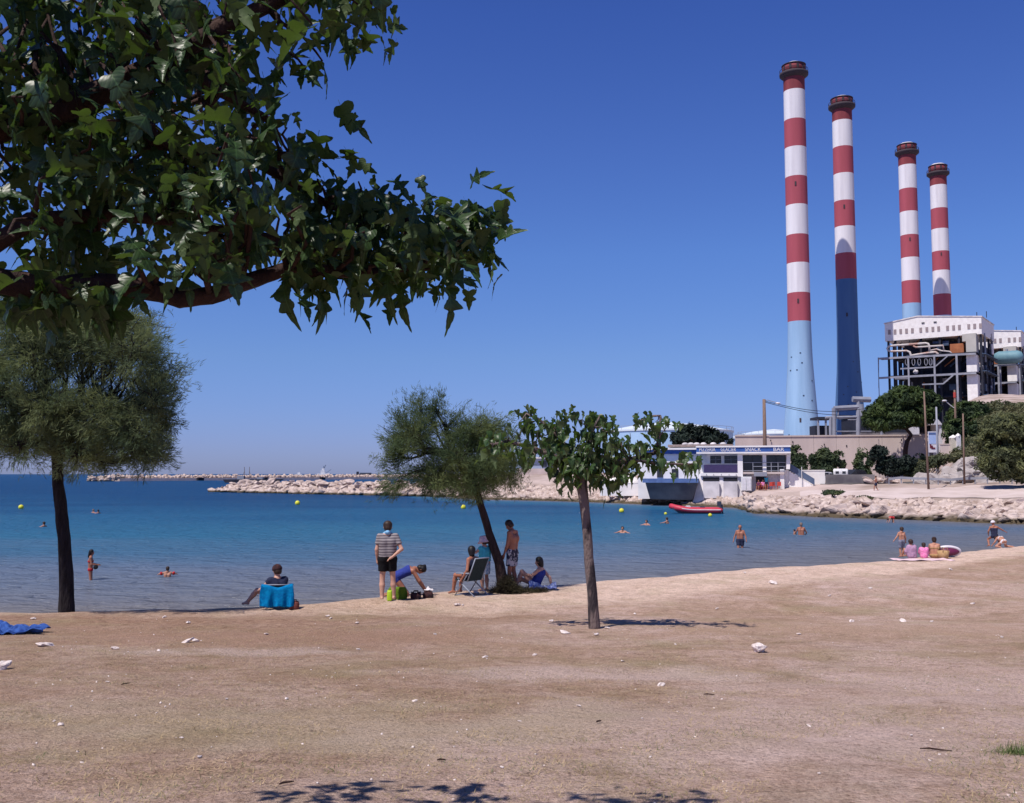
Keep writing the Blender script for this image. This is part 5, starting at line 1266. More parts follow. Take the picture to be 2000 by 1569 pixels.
# ---------------------------------------------------------------- broad leaved sapling
def sapling():
    base = GB(1162, 1228); D = base.y; root = empty('mulberry_sapling', base, 0, 'slender broad leaved tree with mottled trunk standing alone on the dry ground', 'tree')
    k = D / F
    tp = [P(x, y, D) for x, y in ((1162, 1230), (1157, 1160), (1150, 1090), (1145, 1020), (1139, 965), (1133, 915))]; tp[0] = base - Vector((0, 0, .2))
    mb = MB(); trunk_tube(mb, tp, [r * k for r in (12, 9.8, 9.2, 9, 9.8, 11.5)], 16, .035); mb.build('trunk', M['bark_mottled'], root, smooth=True, off=base)
    mb = MB(); r2 = random.Random(4)
    cl = [(965, 872, 30, 22, 20), (998, 850, 28, 32, 18), (1028, 815, 24, 22, 18), (1055, 850, 32, 32, 24), (1085, 822, 30, 22, 18), (1110, 865, 42, 40, 42), (1150, 848, 42, 35, 36), (1172, 820, 22, 16, 14), (1150, 905, 38, 28, 28), (1192, 875, 36, 36, 30), (1200, 935, 26, 26, 16), (1240, 898, 36, 30, 26), (1255, 825, 17, 12, 9), (1292, 822, 24, 18, 15), (1286, 870, 20, 30, 14), (1312, 902, 32, 20, 16), (1350, 905, 24, 16, 11), (1098, 898, 28, 22, 16), (1040, 885, 28, 18, 14), (1128, 940, 20, 20, 9), (1215, 850, 26, 22, 14), (1130, 820, 24, 18, 12), (1010, 885, 20, 16, 8), (1160, 930, 36, 20, 24), (1125, 905, 40, 26, 26), (1080, 875, 30, 26, 20), (1225, 920, 34, 24, 18), (1175, 895, 36, 28, 24)]
    limbs = {'l': [(1130, 920), (1090, 895), (1040, 875), (990, 862), (965, 868)], 'u': [(1130, 920), (1110, 880), (1085, 845), (1050, 818), (1028, 808)], 'c': [(1134, 918), (1148, 870), (1160, 835), (1172, 812)], 'r': [(1136, 925), (1180, 905), (1230, 898), (1280, 885), (1288, 850), (1290, 812)], 'rr': [(1230, 898), (1290, 905), (1350, 908), (1368, 900)]}
    lp = {}
    for key, pts in limbs.items():
        dof = {'l': -.3, 'u': .3, 'c': .1, 'r': -.2, 'rr': -.25}[key]
        q = [P(x, y, D + dof * (i / (len(pts) - 1) if key != 'rr' else 1)) for i, (x, y) in enumerate(pts)]; lp[key] = q
        r0 = {'l': 7, 'u': 6.5, 'c': 6, 'r': 7, 'rr': 3.2}[key] * k
        mb.tube(q, [r0 * (1 - .75 * i / (len(q) - 1)) for i in range(len(q))], 9)
    allp = [v for q in lp.values() for v in q]
    PP = []; TD = []; NN = []
    for (x, y, rx, ry, n) in cl:
        n = int(n * 1.65)
        for j in range(max(2, n // 7)):
            c = P(x + r2.uniform(-.6, .6) * rx, y + r2.uniform(-.6, .6) * ry, D + r2.uniform(-.45, .45))
            s0 = min(allp, key=lambda v: (v - c).length); w_ = wob(s0, c, 4, .08); mb.tube(w_, [.014, .012, .009, .006, .004], 6)
            for i in range(7):
                q = w_[2].lerp(w_[4], r2.random()) + Vector((r2.gauss(0, rx * k * .5), r2.gauss(0, .16), r2.gauss(0, ry * k * .5)))
                PP.append(q); a = r2.uniform(0, 2 * PI); TD.append((math.cos(a), math.sin(a), -r2.uniform(.3, 1.7))); NN.append((math.cos(a) * .6 + r2.gauss(0, .3), math.sin(a) * .6 + r2.gauss(0, .3), r2.uniform(.3, 1)))
    mb.build('branches', M['bark_mottled'], root, smooth=True, off=base)
    PP = np.array([tuple(v) for v in PP]); sz = rng.uniform(.10, .19, len(PP))
    broad_leaves('foliage', PP, np.array(TD), np.array(NN), sz, M['fig'], root, base, lobes=(0, 0, 1))
sapling()

# ---------------------------------------------------------------- overhanging mulberry near the camera
def pip(x, y, poly):
    c = False; j = len(poly) - 1
    for i in range(len(poly)):
        if (poly[i][1] > y) != (poly[j][1] > y) and x < (poly[j][0] - poly[i][0]) * (y - poly[i][1]) / (poly[j][1] - poly[i][1]) + poly[i][0]: c = not c
        j = i
    return c
def mulberry():
    base = Vector((-2.75, 2.35, HB(-2.75, 2.35)))
    root = empty('mulberry_tree', base, 0, 'large lobed leaf mulberry branches overhanging the top left corner', 'tree')
    mb = MB(); trunk_tube(mb, [base - Vector((0, 0, .2)), base + Vector((0, 0, .9)), base + Vector((.05, .02, 1.6)), base + Vector((.1, .05, 1.95))], [.19, .15, .145, .16], 16, .06)
    mb.build('trunk', M['bark_mottled'], root, smooth=True, off=base)
    top = base + Vector((.1, .05, 1.85))
    def LP(pts): return [P(x, y, D) for x, y, D in pts]
    limbs = [
        (LP([(-420, 640, 2.7), (-180, 520, 2.8), (0, 550, 2.9), (120, 562, 2.95), (220, 556, 3.0), (300, 566, 3.0), (350, 584, 3.0), (410, 578, 3.0), (470, 556, 3.05), (560, 525, 3.1), (650, 530, 3.15), (720, 535, 3.2), (800, 520, 3.2), (860, 490, 3.25), (910, 465, 3.3)]), .040, .006),
        (LP([(-420, 560, 2.7), (-200, 330, 2.8), (0, 250, 2.9), (120, 215, 3.0), (235, 165, 3.0), (320, 118, 3.0), (420, 62, 3.0), (520, 12, 3.0), (640, -50, 3.05), (760, -130, 3.1)]), .042, .012),
        (LP([(235, 165, 3.0), (300, 270, 3.1), (380, 300, 3.2), (470, 300, 3.2), (560, 350, 3.25), (640, 400, 3.3), (720, 430, 3.3), (800, 440, 3.3)]), .020, .005),
        (LP([(-100, 540, 2.85), (60, 430, 2.9), (200, 420, 3.1), (330, 430, 3.1), (450, 450, 3.2), (560, 470, 3.2), (700, 520, 3.3)]), .024, .005),
        (LP([(320, 118, 3.0), (430, 180, 3.2), (520, 230, 3.3), (545, 290, 3.3)]), .016, .005),
        (LP([(-250, 380, 2.8), (-150, 100, 2.7), (0, -80, 2.6), (200, -160, 2.6), (450, -200, 2.7)]), .03, .008),
    ]
    mb = MB()
    for pts, r0, r1 in limbs:
        n = len(pts)
        b0 = [top] + pts if pts[0].x < -2.0 else pts
        rr_ = [r0 * (1 - i / (len(b0) - 1)) ** .8 + r1 for i in range(len(b0))]
        trunk_tube(mb, b0, rr_, 12, .07, 3)
    allp = [v for pts, _, _ in limbs for v in pts]
    poly = [(-520, -420), (640, -420), (760, -60), (745, -5), (640, 25), (600, 60), (590, 120), (545, 140), (505, 170), (490, 240), (520, 290), (600, 345), (690, 375), (735, 380), (800, 420), (850, 440), (915, 415), (925, 455), (915, 495), (870, 510), (815, 518), (740, 515), (640, 500), (560, 480), (470, 520), (380, 520), (340, 545), (280, 520), (150, 530), (60, 545), (-520, 560)]
    r2 = random.Random(12); PP = []; TD = []; NN = []; SZ = []
    cents = []
    tries = 0
    while len(cents) < 212 and tries < 9000:
        tries += 1; x = r2.uniform(-520, 950); y = r2.uniform(-420, 560)
        if not pip(x, y, poly): continue
        if (x > 560 and y > 300) and r2.random() < .12: continue
        if x < -100 and r2.random() < .6: continue
        if y < -40 and r2.random() < .35: continue
        if 330 < x < 470 and 470 < y < 560 and r2.random() < .75: continue
        if 255 < x < 310 and 285 < y < 320: continue
        cents.append((x, y, r2.uniform(2.55, 3.75)))
    for _ in range(34):
        x = r2.uniform(600, 950); y = r2.uniform(400, 555)
        if pip(x, y, poly): cents.append((x, y, r2.uniform(2.95, 3.5)))
    for _ in range(16): cents.append((r2.uniform(150, 560), r2.uniform(330, 480), r2.uniform(2.8, 3.6)))
    cents += [(615, 535, 3.1), (840, 525, 3.2), (700, 355, 3.2), (770, 385, 3.25), (745, 15, 3.1), (700, 10, 3.0), (630, 120, 3.1), (600, 140, 3.0), (915, 430, 3.2), (925, 455, 3.3), (930, 485, 3.3), (615, 535, 3.1), (600, 525, 3.1), (60, 565, 2.9), (100, 575, 2.9), (170, 570, 2.9), (215, 575, 3.0), (720, 525, 3.2), (820, 525, 3.2), (560, 250, 3.0), (540, 250, 2.9), (910, 405, 3.3), (660, 370, 3.2), (620, 350, 3.2)]
    hang = [(70, 580), (120, 575), (190, 575), (215, 585), (25, 570)]
    for (x, y, D) in cents:
        c = P(x, y, D); s0 = min(allp, key=lambda v: (v - c).length)
        if (s0 - c).length > 1.3: continue
        w_ = wob(s0, c, 5, .08); mb.tube(w_, [.010, .009, .007, .005, .004, .003], 6)
        n = r2.randint(7, 11)
        for i in range(n):
            q = w_[3].lerp(w_[5], r2.random()) + Vector((r2.gauss(0, .055), r2.gauss(0, .10), r2.gauss(0, .05)))
            a = r2.uniform(0, 2 * PI); dn = r2.uniform(-.35, 1.7)
            PP.append(tuple(q)); TD.append((math.cos(a), math.sin(a) * .8, -dn)); NN.append((math.cos(a) * .8 + r2.gauss(0, .35), math.sin(a) * .8 - .15 + r2.gauss(0, .35), r2.uniform(.1, .9))); SZ.append(r2.uniform(.052, .112))
    for x, y in hang:
        for k in range(2):
            q = P(x + r2.uniform(-12, 12), y - 8, 2.95 + r2.uniform(-.1, .1)); PP.append(tuple(q)); TD.append((r2.uniform(-.2, .3), 0, -1)); NN.append((r2.gauss(0, .4), -1, .3)); SZ.append(.13)
    # high twigs above the picture that throw the leaf shadows on the ground at its foot
    for (sx, sy, h) in ((540, 1560, 3.15), (600, 1556, 3.2), (660, 1556, 3.2), (700, 1548, 3.2), (740, 1545, 3.25), (860, 1550, 3.2), (880, 1556, 3.25), (930, 1548, 3.25), (700, 1568, 3.2), (640, 1572, 3.1), (900, 1572, 3.1), (960, 1568, 3.2)):
        g = GB(sx, sy - 10); c = g - sundir * (h / math.sin(SUN_EL))
        s0 = min(allp, key=lambda v: (v - c).length); w_ = wob(s0, c, 5, .05); mb.tube(w_, [.012, .010, .008, .006, .004, .003], 6)
        for i in range(5):
            q = c + Vector((r2.gauss(0, .09), r2.gauss(0, .05), r2.gauss(0, .04))); a = r2.uniform(0, 2 * PI)
            PP.append(tuple(q)); TD.append((math.cos(a), math.sin(a), -.5)); NN.append((math.cos(a) * .3, math.sin(a) * .3, 1)); SZ.append(r2.uniform(.09, .14))
    mb.build('branches', M['bark_red'], root, smooth=True, off=base)
    broad_leaves('foliage', np.array(PP), np.array(TD), np.array(NN), np.array(SZ), M['mulberry'], root, base, lobes=(1, 2, 2))
mulberry()

# ---------------------------------------------------------------- trees and bushes of the far shore
def far_plant(name, cat, label, D, blobs_px, m, n=900, size=(.18, .36), trunk=None, group=None, base_px=None, th=-.15, bark='bark_brown', leafy='leaf', tw=3.5, asp=.45):
    x0 = base_px if base_px is not None else blobs_px[0][0]
    b0 = GC(x0, D); root = empty(name, b0, 0, label, cat, group)
    r2 = random.Random(int(x0)); blobs = []
    for (x, y, rx, ry) in blobs_px:
        kk = D / F; c = P(x, y, D)
        for dd in ((-.5, .5) if rx > 14 else (0,)):
            blobs.append(((c.x, c.y + dd * rx * kk * .9, c.z + r2.uniform(-.1, .1)), (rx * kk, rx * kk * .8, ry * kk)))
    mb = MB(); k = D / F
    if trunk:
        tp = [P(x, y, D) for x, y in trunk]; tp[0] = b0 - Vector((0, 0, .4)); nn = len(tp)
        trunk_tube(mb, tp, [tw * k * (1 - .45 * i / (nn - 1)) for i in range(nn)], 10, .05); st = tp[-1]
    else: st = b0 + Vector((0, 0, .2)); mb.tube([b0 - Vector((0, 0, .3)), st], .12, 7)
    mb.build('trunk' if trunk else 'stem', M[bark], root, smooth=True, off=b0)
    mb = MB()
    for c, r in blobs:
        c = Vector(c); mb.tube(wob(st, c, 5, .06), [.16, .13, .10, .08, .06, .03] if trunk else [.06, .05, .045, .04, .03, .02], 6)
    mb.build('branches', M[bark], root, smooth=True, off=b0)
    p, d = blob_pts(blobs, n, .35, thresh=th, ns=.9, seed=x0 * .1)
    if leafy == 'leaf': leaf_quads('crown' if trunk else 'foliage', p, d, M[m], root, b0, size, asp)
    else: needles('crown' if trunk else 'foliage', p, d, M[m], root, b0, nb=4, L=(size[0], size[1]), wd=.035, spread=.5)
    return root
far_plant('umbrella_pine', 'tree', 'broad umbrella pine with curved dark trunk above the concrete wall', 160, [(1712, 806, 24, 18), (1740, 790, 30, 22), (1775, 778, 36, 22), (1808, 785, 26, 22), (1820, 800, 17, 18), (1790, 805, 36, 20), (1750, 820, 36, 18), (1722, 828, 30, 15), (1700, 822, 16, 12), (1795, 823, 24, 10), (1760, 765, 20, 10)], 'pine', 620, (.25, .55), trunk=[(1768, 905), (1768, 880), (1772, 862), (1780, 850), (1770, 838)], base_px=1768, tw=5, asp=.3)
dk = [(1322, 856, 13, 14), (1335, 845, 14, 16), (1348, 838, 9, 11), (1358, 848, 16, 16), (1375, 843, 16, 12), (1392, 850, 15, 12), (1410, 856, 13, 10), (1425, 862, 7, 8), (1345, 858, 22, 12), (1385, 860, 24, 10)]
far_plant('evergreen_tree', 'tree', 'dark spiky evergreen clump behind the restaurant roof', 150, dk, 'dark_leaf', 700, (.2, .5), trunk=[(1368, 905), (1368, 870)], base_px=1368, asp=.3)
gb = 'bushes in front of the concrete wall'
for px, blobs, D, lab in (
    (1556, [(1553, 885, 14, 18), (1562, 900, 15, 16), (1558, 918, 18, 16)], 146, 'rounded grey green bush close to the restaurant right pillar'),
    (1588, [(1590, 898, 11, 16), (1598, 905, 12, 12), (1594, 920, 14, 14)], 150, 'small bush second from the left against the concrete wall'),
    (1612, [(1610, 893, 15, 19), (1620, 900, 15, 15), (1614, 920, 18, 15)], 149, 'taller bush in the middle of the trio left of the white van'),
    (1637, [(1637, 897, 12, 17), (1645, 906, 8, 10), (1640, 920, 14, 14)], 148, 'pointed bush right above the white van'),
    (1688, [(1684, 890, 13, 16), (1680, 903, 14, 13), (1695, 905, 12, 12), (1686, 920, 18, 14)], 147, 'rounded bush right of the bare stretch of concrete wall')):
    far_plant('bush', 'bush', lab, D, blobs, 'bush', 1000, (.14, .32), group=gb, base_px=px)
far_plant('bush', 'bush', 'large dark green bush at the foot of the umbrella pine trunk', 132, [(1716, 888, 16, 18), (1735, 905, 22, 16), (1755, 912, 26, 15), (1775, 905, 18, 15), (1795, 897, 12, 10), (1745, 920, 24, 10), (1722, 915, 14, 10)], 'dark_leaf', 900, (.16, .36), base_px=1745)
far_plant('bush', 'bush', 'low olive scrub below the blue poster panel', 131, [(1800, 912, 18, 14), (1825, 902, 18, 12), (1845, 895, 18, 9), (1785, 925, 16, 10), (1865, 895, 12, 8)], 'scrub', 800, (.12, .3), base_px=1815)
far_plant('bush', 'bush', 'dark spiky shrub standing alone on the stony bank between the middle trees', 152, [(1087, 935, 10, 8), (1086, 925, 7, 9), (1087, 912, 3, 9), (1080, 928, 5, 4)], 'dark_leaf', 900, (.12, .3), base_px=1087)
far_plant('bush', 'bush', 'patch of low green shrub among rocks left of the promenade', 103, [(1625, 962, 17, 4.5), (1612, 964, 9, 3.5), (1640, 961, 9, 3.5)], 'bush', 1200, (.08, .2), base_px=1625)
far_plant('bush', 'bush', 'low green weeds on the rocks under the promenade', 96, [(1690, 971, 16, 3), (1720, 977, 12, 2.5), (1675, 973, 8, 2)], 'scrub', 1200, (.06, .16), base_px=1690)
far_plant('tree', 'tree', 'dark green hillside tree below the nearer boiler house', 168, [(1880, 800, 20, 16), (1905, 798, 22, 14), (1865, 815, 18, 16), (1895, 815, 26, 14), (1920, 808, 16, 12)], 'pine', 600, (.2, .5), trunk=[(1888, 850), (1888, 825)], base_px=1888, asp=.35)
far_plant('tree', 'tree', 'mid green hillside tree left of the thin grey pole top', 150, [(1862, 835, 18, 18), (1880, 845, 20, 16), (1853, 850, 14, 14), (1900, 840, 18, 18), (1870, 862, 20, 10)], 'pine', 600, (.18, .45), trunk=[(1872, 900), (1872, 860)], base_px=1872, asp=.35)
# hillside scrub: uncountable
p = []
while len(p) < 9000:
    u = random.uniform(1815, 2300); D = random.uniform(126, 200); x = (u - 1000) / F * D; z = HC(x, D)
    if z < 5.5: continue
    if mnoise.noise(Vector((x * .16, D * .16, 0))) < -.22: continue
    h = 1.7 + 1.3 * mnoise.noise(Vector((x * .3, D * .3, 4)))
    p.append((x, D, z, h))
P3 = []; D3 = []
for x, D, z, h in p:
    for k in range(7):
        a = random.uniform(0, 6.28); e = random.uniform(-.1, 1.5); r = .75
        dd = (math.cos(a) * math.cos(e), math.sin(a) * math.cos(e), math.sin(e)); P3.append((x + dd[0] * r, D + dd[1] * r, z + max(0, dd[2]) * h * .8)); D3.append(dd)
o = leaf_quads('scrub', np.array(P3), np.array(D3), M['scrub'], None, (0, 0, 0), (.16, .42), .45)
tag(o, 'olive brown scrub covering the hillside on the right', 'scrub', kind='stuff')
far_plant('tamarisk_tree', 'tree', 'large drooping tree over the road at the right edge of the photo', 104, [(1960, 835, 38, 30), (1990, 850, 40, 40), (1935, 860, 26, 30), (1950, 895, 36, 30), (1985, 905, 36, 30), (2030, 860, 45, 50), (1925, 905, 18, 24), (1955, 925, 24, 16), (2000, 930, 26, 14), (2040, 910, 40, 30)], 'droop', 1000, (.12, .30), trunk=[(2012, 955), (2010, 925), (2005, 890)], base_px=2012, asp=.35, tw=4)

# ---------------------------------------------------------------- stones, sticks and litter on the near ground
GROUP = 'small pale stones strewn over the beach'
stone_me = []
for s in range(4):
    me = boulder_mesh(50 + s, .6); me.materials.clear(); me.materials.append(mat('chalk_stone', (0.80, 0.72, 0.70), 0.85, (0.60, 0.50, 0.46), 1.5, bump=.4)) if s == 0 else me.materials.append(stone_me[0].materials[0]); stone_me.append(me)
def stone(px, py, wpx, label=None, hf=.75, group=None):
    g = GB(px, py); r = wpx / F * g.y / 2
    o = bpy.data.objects.new('stone', random.choice(stone_me)); COL.objects.link(o); r *= 1.15; o.location = g + Vector((0, 0, r * hf * .45)); o.scale = (r, r * .85, r * hf)
    o.rotation_euler = (random.uniform(-.3, .3), random.uniform(-.3, .3), random.uniform(0, 6)); tag(o, label or 'small pale stone lying on the dry beach ground', 'stone', group if label else GROUP)
stone(1482, 1274, 35, 'biggest pale block of stone, alone on the right of the beach', .95)
stone(87, 1262, 28, 'flat topped white stone right of the crumpled blue towel', .5)
stone(365, 1255, 24, 'long white stone, larger of a touching pair on the left of the beach', .45); stone(383, 1253, 14, 'smaller grey stone touching the long white one', .7)
stone(6, 1308, 30, 'pale rough stone cut by the left edge of the photo', .9)
stone(1510, 1141, 14, 'small pale stone right of the sapling near the sandy rim', .8)
stone(1106, 1238, 20, 'grey stone just left of the sapling base', .5); stone(1076, 1214, 14, 'white stone farther left of the sapling base', .5)
stone(930, 1160, 16, 'grey stone beside the folding chair legs', .7); stone(1762, 1214, 18, 'flat white stone on the right side of the beach', .4)
for px, py, w_ in ((224, 1269, 15), (893, 1183, 12), (904, 1183, 7), (697, 1219, 10), (948, 1285, 11), (1044, 1281, 9), (1292, 1340, 14), (1664, 1215, 10), (1857, 1114, 9), (1957, 1246, 9), (1580, 1420, 10), (1780, 1437, 7), (810, 1371, 10), (390, 1480, 12), (210, 1333, 7), (118, 1418, 14), (106, 1410, 8), (443, 1367, 9), (1130, 1380, 8), (1216, 1293, 8), (1165, 1241, 12), (1186, 1228, 9), (310, 1272, 9), (320, 1207, 10), (368, 1218, 11), (640, 1205, 9), (646, 1209, 7), (520, 1240, 8), (560, 1366, 9), (1620, 1165, 8), (1700, 1150, 7), (1240, 1200, 7), (1820, 1215, 8), (1910, 1350, 8), (700, 1270, 8), (850, 1240, 7), (1400, 1190, 7), (1015, 1410, 7), (1600, 1512, 8), (355, 1442, 7), (1270, 1480, 7), (160, 1491, 7), (980, 1500, 8), (65, 1210, 9), (745, 1435, 7), (1560, 1240, 8), (1320, 1260, 6), (1900, 1180, 8), (1455, 1120, 7), (1835, 1475, 7)):
    stone(px, py, w_)
def stick(px, py, L2, rz, label):
    g = GB(px, py); mb = MB(); L2 *= .6; mb.tube([(-L2 / 2, 0, .006), (-L2 * .2, L2 * .1, .008), (L2 * .15, -L2 * .05, .01), (L2 / 2, L2 * .06, .005)], [.004, .007, .006, .003], 6); o = mb.build('stick', M['bark_red'], loc=g + Vector((0, 0, .005)), smooth=True); o.rotation_euler.z = rz; tag(o, label, 'stick')
stick(560, 1533, .14, .6, 'short dark stick near the bottom left leaf shadows'); stick(246, 1338, .16, .9, 'dark stick on the left of the dry ground')
stick(1385, 1359, .16, -.2, 'thin dark stick right of centre on the dry ground'); stick(1170, 1412, .1, .8, 'tiny dark stick in the middle of the dry ground'); stick(1828, 1468, .32, -.3, 'pale forked twig at the lower right'); stick(862, 1488, .09, .1, 'dark crumb of bark low in the middle')
def tuft_points(n, fn):
    out_ = []
    while len(out_) < n:
        q = fn()
        if q is not None: out_.append(q)
    return np.array(out_)
def blades(name, pts, L, wd, m, label, lay=.9):
    n = len(pts); a = rng.uniform(0, 2 * PI, n); el = np.abs(rng.normal(0, .35, n)) * lay + .06
    d = np.stack([np.cos(a) * np.cos(el), np.sin(a) * np.cos(el), np.sin(el)], -1); ln = rng.uniform(L[0], L[1], n)[:, None]
    sd = np.stack([-np.sin(a), np.cos(a), np.zeros(n)], -1) * (wd * rng.uniform(.6, 1.4, n))[:, None]
    V = np.stack([pts - sd, pts + sd, pts + d * ln + sd * .3, pts + d * ln - sd * .3], 1).reshape(-1, 3)
    o = np_mesh(name, V, np.arange(len(V)).reshape(-1, 4), 4, m); return tag(o, label, 'grass', kind='stuff')
def scat(n, y0, y1, th):
    X = []; 
    Y = y0 + (y1 - y0) * rng.random(n * 3) ** 1.2; Xs = (rng.uniform(-1.15, 1.15, n * 3)) * Y * .56
    nz = np.array([mnoise.noise(Vector((x * .8, y * 1.1, 2))) + .5 * mnoise.noise(Vector((x * 3, y * 3, 5))) for x, y in zip(Xs, Y)])
    k = nz > th; Xs = Xs[k][:n]; Y = Y[k][:n]; return np.stack([Xs, Y, HBn(Xs, Y) + .002], -1)
M['dry_grass'] = mat('dry_grass', (0.50, 0.37, 0.22), .9, (0.26, 0.20, 0.10), 3)
M['green_grass'] = mat('green_grass', (0.06, 0.11, 0.03), .9, (0.12, 0.14, 0.05), 3)
blades('dry_grass', scat(60000, 4.3, 17, -.12), (.012, .050), .0019, M['dry_grass'], 'short dry straw and grass blades over the trodden ground', .8)
blades('green_grass', scat(6000, 4.4, 13, .22), (.012, .038), .0018, M['green_grass'], 'thin greenish grass blades in patches of the dry turf', 1.2)
g = GB(1988, 1472)
pts = np.array([(g.x + rng.normal(0, .07), g.y + rng.normal(0, .05), 0) for _ in range(420)]); pts[:, 2] = HBn(pts[:, 0], pts[:, 1])
blades('grass_tuft', pts, (.03, .09), .002, M['green_grass'], 'small fresh green grass tuft at the lower right edge', 2.5)
# pebbles as one uncountable spread
pts = scat(620, 4.5, 26, -.4); rubble('gravel', [tuple(q) for q in pts], stone_me[0].materials[0], 'fine pale gravel sprinkled over the dry ground', 'gravel', .0025, .009)
# dark leafy regrowth at the leaning tamarisk foot
M['skirt_brush'] = leafmat('dark_brush', (0.055, 0.050, 0.030), (0.03, 0.025, 0.018), 2.0, 0.2, 0.9, 0.1)
def skirt():
    b0 = Vector((P(990, 1150, 24.1).x, 24.1, 0)); b0.z = HB(b0.x, b0.y)
    root = empty('low_shrub', b0, 0, 'low dark brushy regrowth round the leaning tamarisk foot', 'bush')
    bl = []
    for x, y, rx, ry in ((985, 1148, 13, 13), (1000, 1153, 20, 7), (970, 1157, 14, 5), (1030, 1157, 20, 3.5), (992, 1140, 8, 14), (1055, 1157, 16, 2.5)):
        c = P(x, y, 23.9); bl.append(((c.x, c.y, max(c.z, b0.z + .02)), (rx * 24 / F, .3, ry * 24 / F)))
    p_, d_ = blob_pts(bl, 5200, .1); needles('foliage', p_, d_, M['skirt_brush'], root, b0, nb=9, L=(.05, .18), wd=.005, spread=.6)
    mb = MB()
    for k in range(14): mb.tube(wob(b0, b0 + Vector((random.gauss(.1, .2), random.gauss(0, .12), random.uniform(.1, .3))), 4, .1), .008, 5)
    mb.build('stems', M['bark_brown'], root, off=b0)
skirt()
# ---------------------------------------------------------------- bodies: one continuous surface from a smooth union of tapered limbs
def surfnets(Fv, o, h):
    s = Fv < 0
    nx, ny, nz = [n - 1 for n in Fv.shape]
    acc = np.zeros((nx, ny, nz, 3)); cnt = np.zeros((nx, ny, nz))
    for ax in range(3):
        oth = [a for a in range(3) if a != ax]
        for i in (0, 1):
            for j in (0, 1):
                sl0 = [None] * 3; sl1 = [None] * 3
                sl0[ax] = slice(0, Fv.shape[ax] - 1); sl1[ax] = slice(1, Fv.shape[ax])
                for a, k in zip(oth, (i, j)):
                    sl0[a] = slice(k, Fv.shape[a] - 1 + k); sl1[a] = sl0[a]
                f0 = Fv[tuple(sl0)]; f1 = Fv[tuple(sl1)]; m = (f0 < 0) != (f1 < 0)
                t = np.where(m, f0 / np.where(m, f0 - f1, 1), 0)
                acc[..., ax] += np.where(m, t, 0)
                for a, k in zip(oth, (i, j)): acc[..., a] += np.where(m, k, 0)
                cnt += m
    act = cnt > 0; idx = -np.ones(cnt.shape, int); n = int(act.sum()); idx[act] = np.arange(n)
    g = np.stack(np.nonzero(act), -1)
    V = (g + acc[act] / cnt[act][:, None]) * h + np.array(o)
    Q = []
    for ax in range(3):
        b, c = (ax + 1) % 3, (ax + 2) % 3
        sl0 = [slice(1, -1)] * 3; sl1 = [slice(1, -1)] * 3
        sl0[ax] = slice(0, -1); sl1[ax] = slice(1, None)
        s0 = s[tuple(sl0)]; s1 = s[tuple(sl1)]; m = s0 != s1
        e = np.stack(np.nonzero(m), -1); off = np.array([1, 1, 1]); off[ax] = 0; e = e + off
        if len(e) == 0: continue
        flip = s0[m]
        def at(db, dc):
            q = e.copy(); q[:, b] -= db; q[:, c] -= dc; return idx[q[:, 0], q[:, 1], q[:, 2]]
        qd = np.stack([at(1, 1), at(0, 1), at(0, 0), at(1, 0)], -1)
        qd[~flip] = qd[~flip][:, ::-1]; Q.append(qd)
    return V, np.concatenate(Q)
def cone_d(Pn, a, b, r1, r2, flat=None):
    a = np.array(a, float); b = np.array(b, float); ba = b - a; L2 = max(ba @ ba, 1e-9)
    t = np.clip(((Pn - a) @ ba) / L2, 0, 1); d = np.linalg.norm(Pn - (a + t[..., None] * ba), axis=-1) - (r1 + (r2 - r1) * t)
    if flat: d = np.maximum(d, ((Pn - b) @ ba) / math.sqrt(L2))
    return d
def smin(a, b, k):
    h = np.clip(.5 + .5 * (b - a) / k, 0, 1); return b * (1 - h) + a * h - k * h * (1 - h)
def sdf_mesh(name, prims, m, parent, res=.016, k=.03, extra=None, pad=.03, groups=None):
    """prims: list of (a, b, r1, r2, flat, k)"""
    lo = np.min([np.minimum(np.array(p[0]) - p[2], np.array(p[1]) - p[3]) for p in prims], 0) - pad
    hi = np.max([np.maximum(np.array(p[0]) + p[2], np.array(p[1]) + p[3]) for p in prims], 0) + pad
    ax = [np.arange(lo[i], hi[i] + res, res) for i in range(3)]
    Gd = np.stack(np.meshgrid(*ax, indexing='ij'), -1)
    D = None
    for p in prims:
        # evaluate only near the limb
        d = cone_d(Gd, p[0], p[1], p[2], p[3], p[4] if len(p) > 4 else None)
        kk = p[5] if len(p) > 5 and p[5] is not None else k
        D = d if D is None else smin(D, d, kk)
    if extra is not None: D = extra(D, Gd)
    D[0] = D[-1] = 1; D[:, 0] = D[:, -1] = 1; D[:, :, 0] = D[:, :, -1] = 1
    V, Q = surfnets(D, lo, res)
    return np_mesh(name, V, Q, 4, m, parent, smooth=True)
BASE = dict(pel=(0, 0, .95), che=(0, .0, 1.30), nek=(0, .0, 1.49), hed=(0, .025, 1.635),
            shL=(-.175, 0, 1.425), shR=(.175, 0, 1.425), elL=(-.225, -.03, 1.13), elR=(.225, -.03, 1.13), wrL=(-.235, .05, .87), wrR=(.235, .05, .87),
            hiL=(-.09, 0, .92), hiR=(.09, 0, .92), knL=(-.10, .03, .50), knR=(.10, .03, .50), anL=(-.10, -.01, .085), anR=(.10, -.01, .085),
            toL=(-.125, .16, .03), toR=(.125, .16, .03), fac=(0, 1, 0))
def nv(a): a = np.array(a, float); return a / max(np.linalg.norm(a), 1e-9)
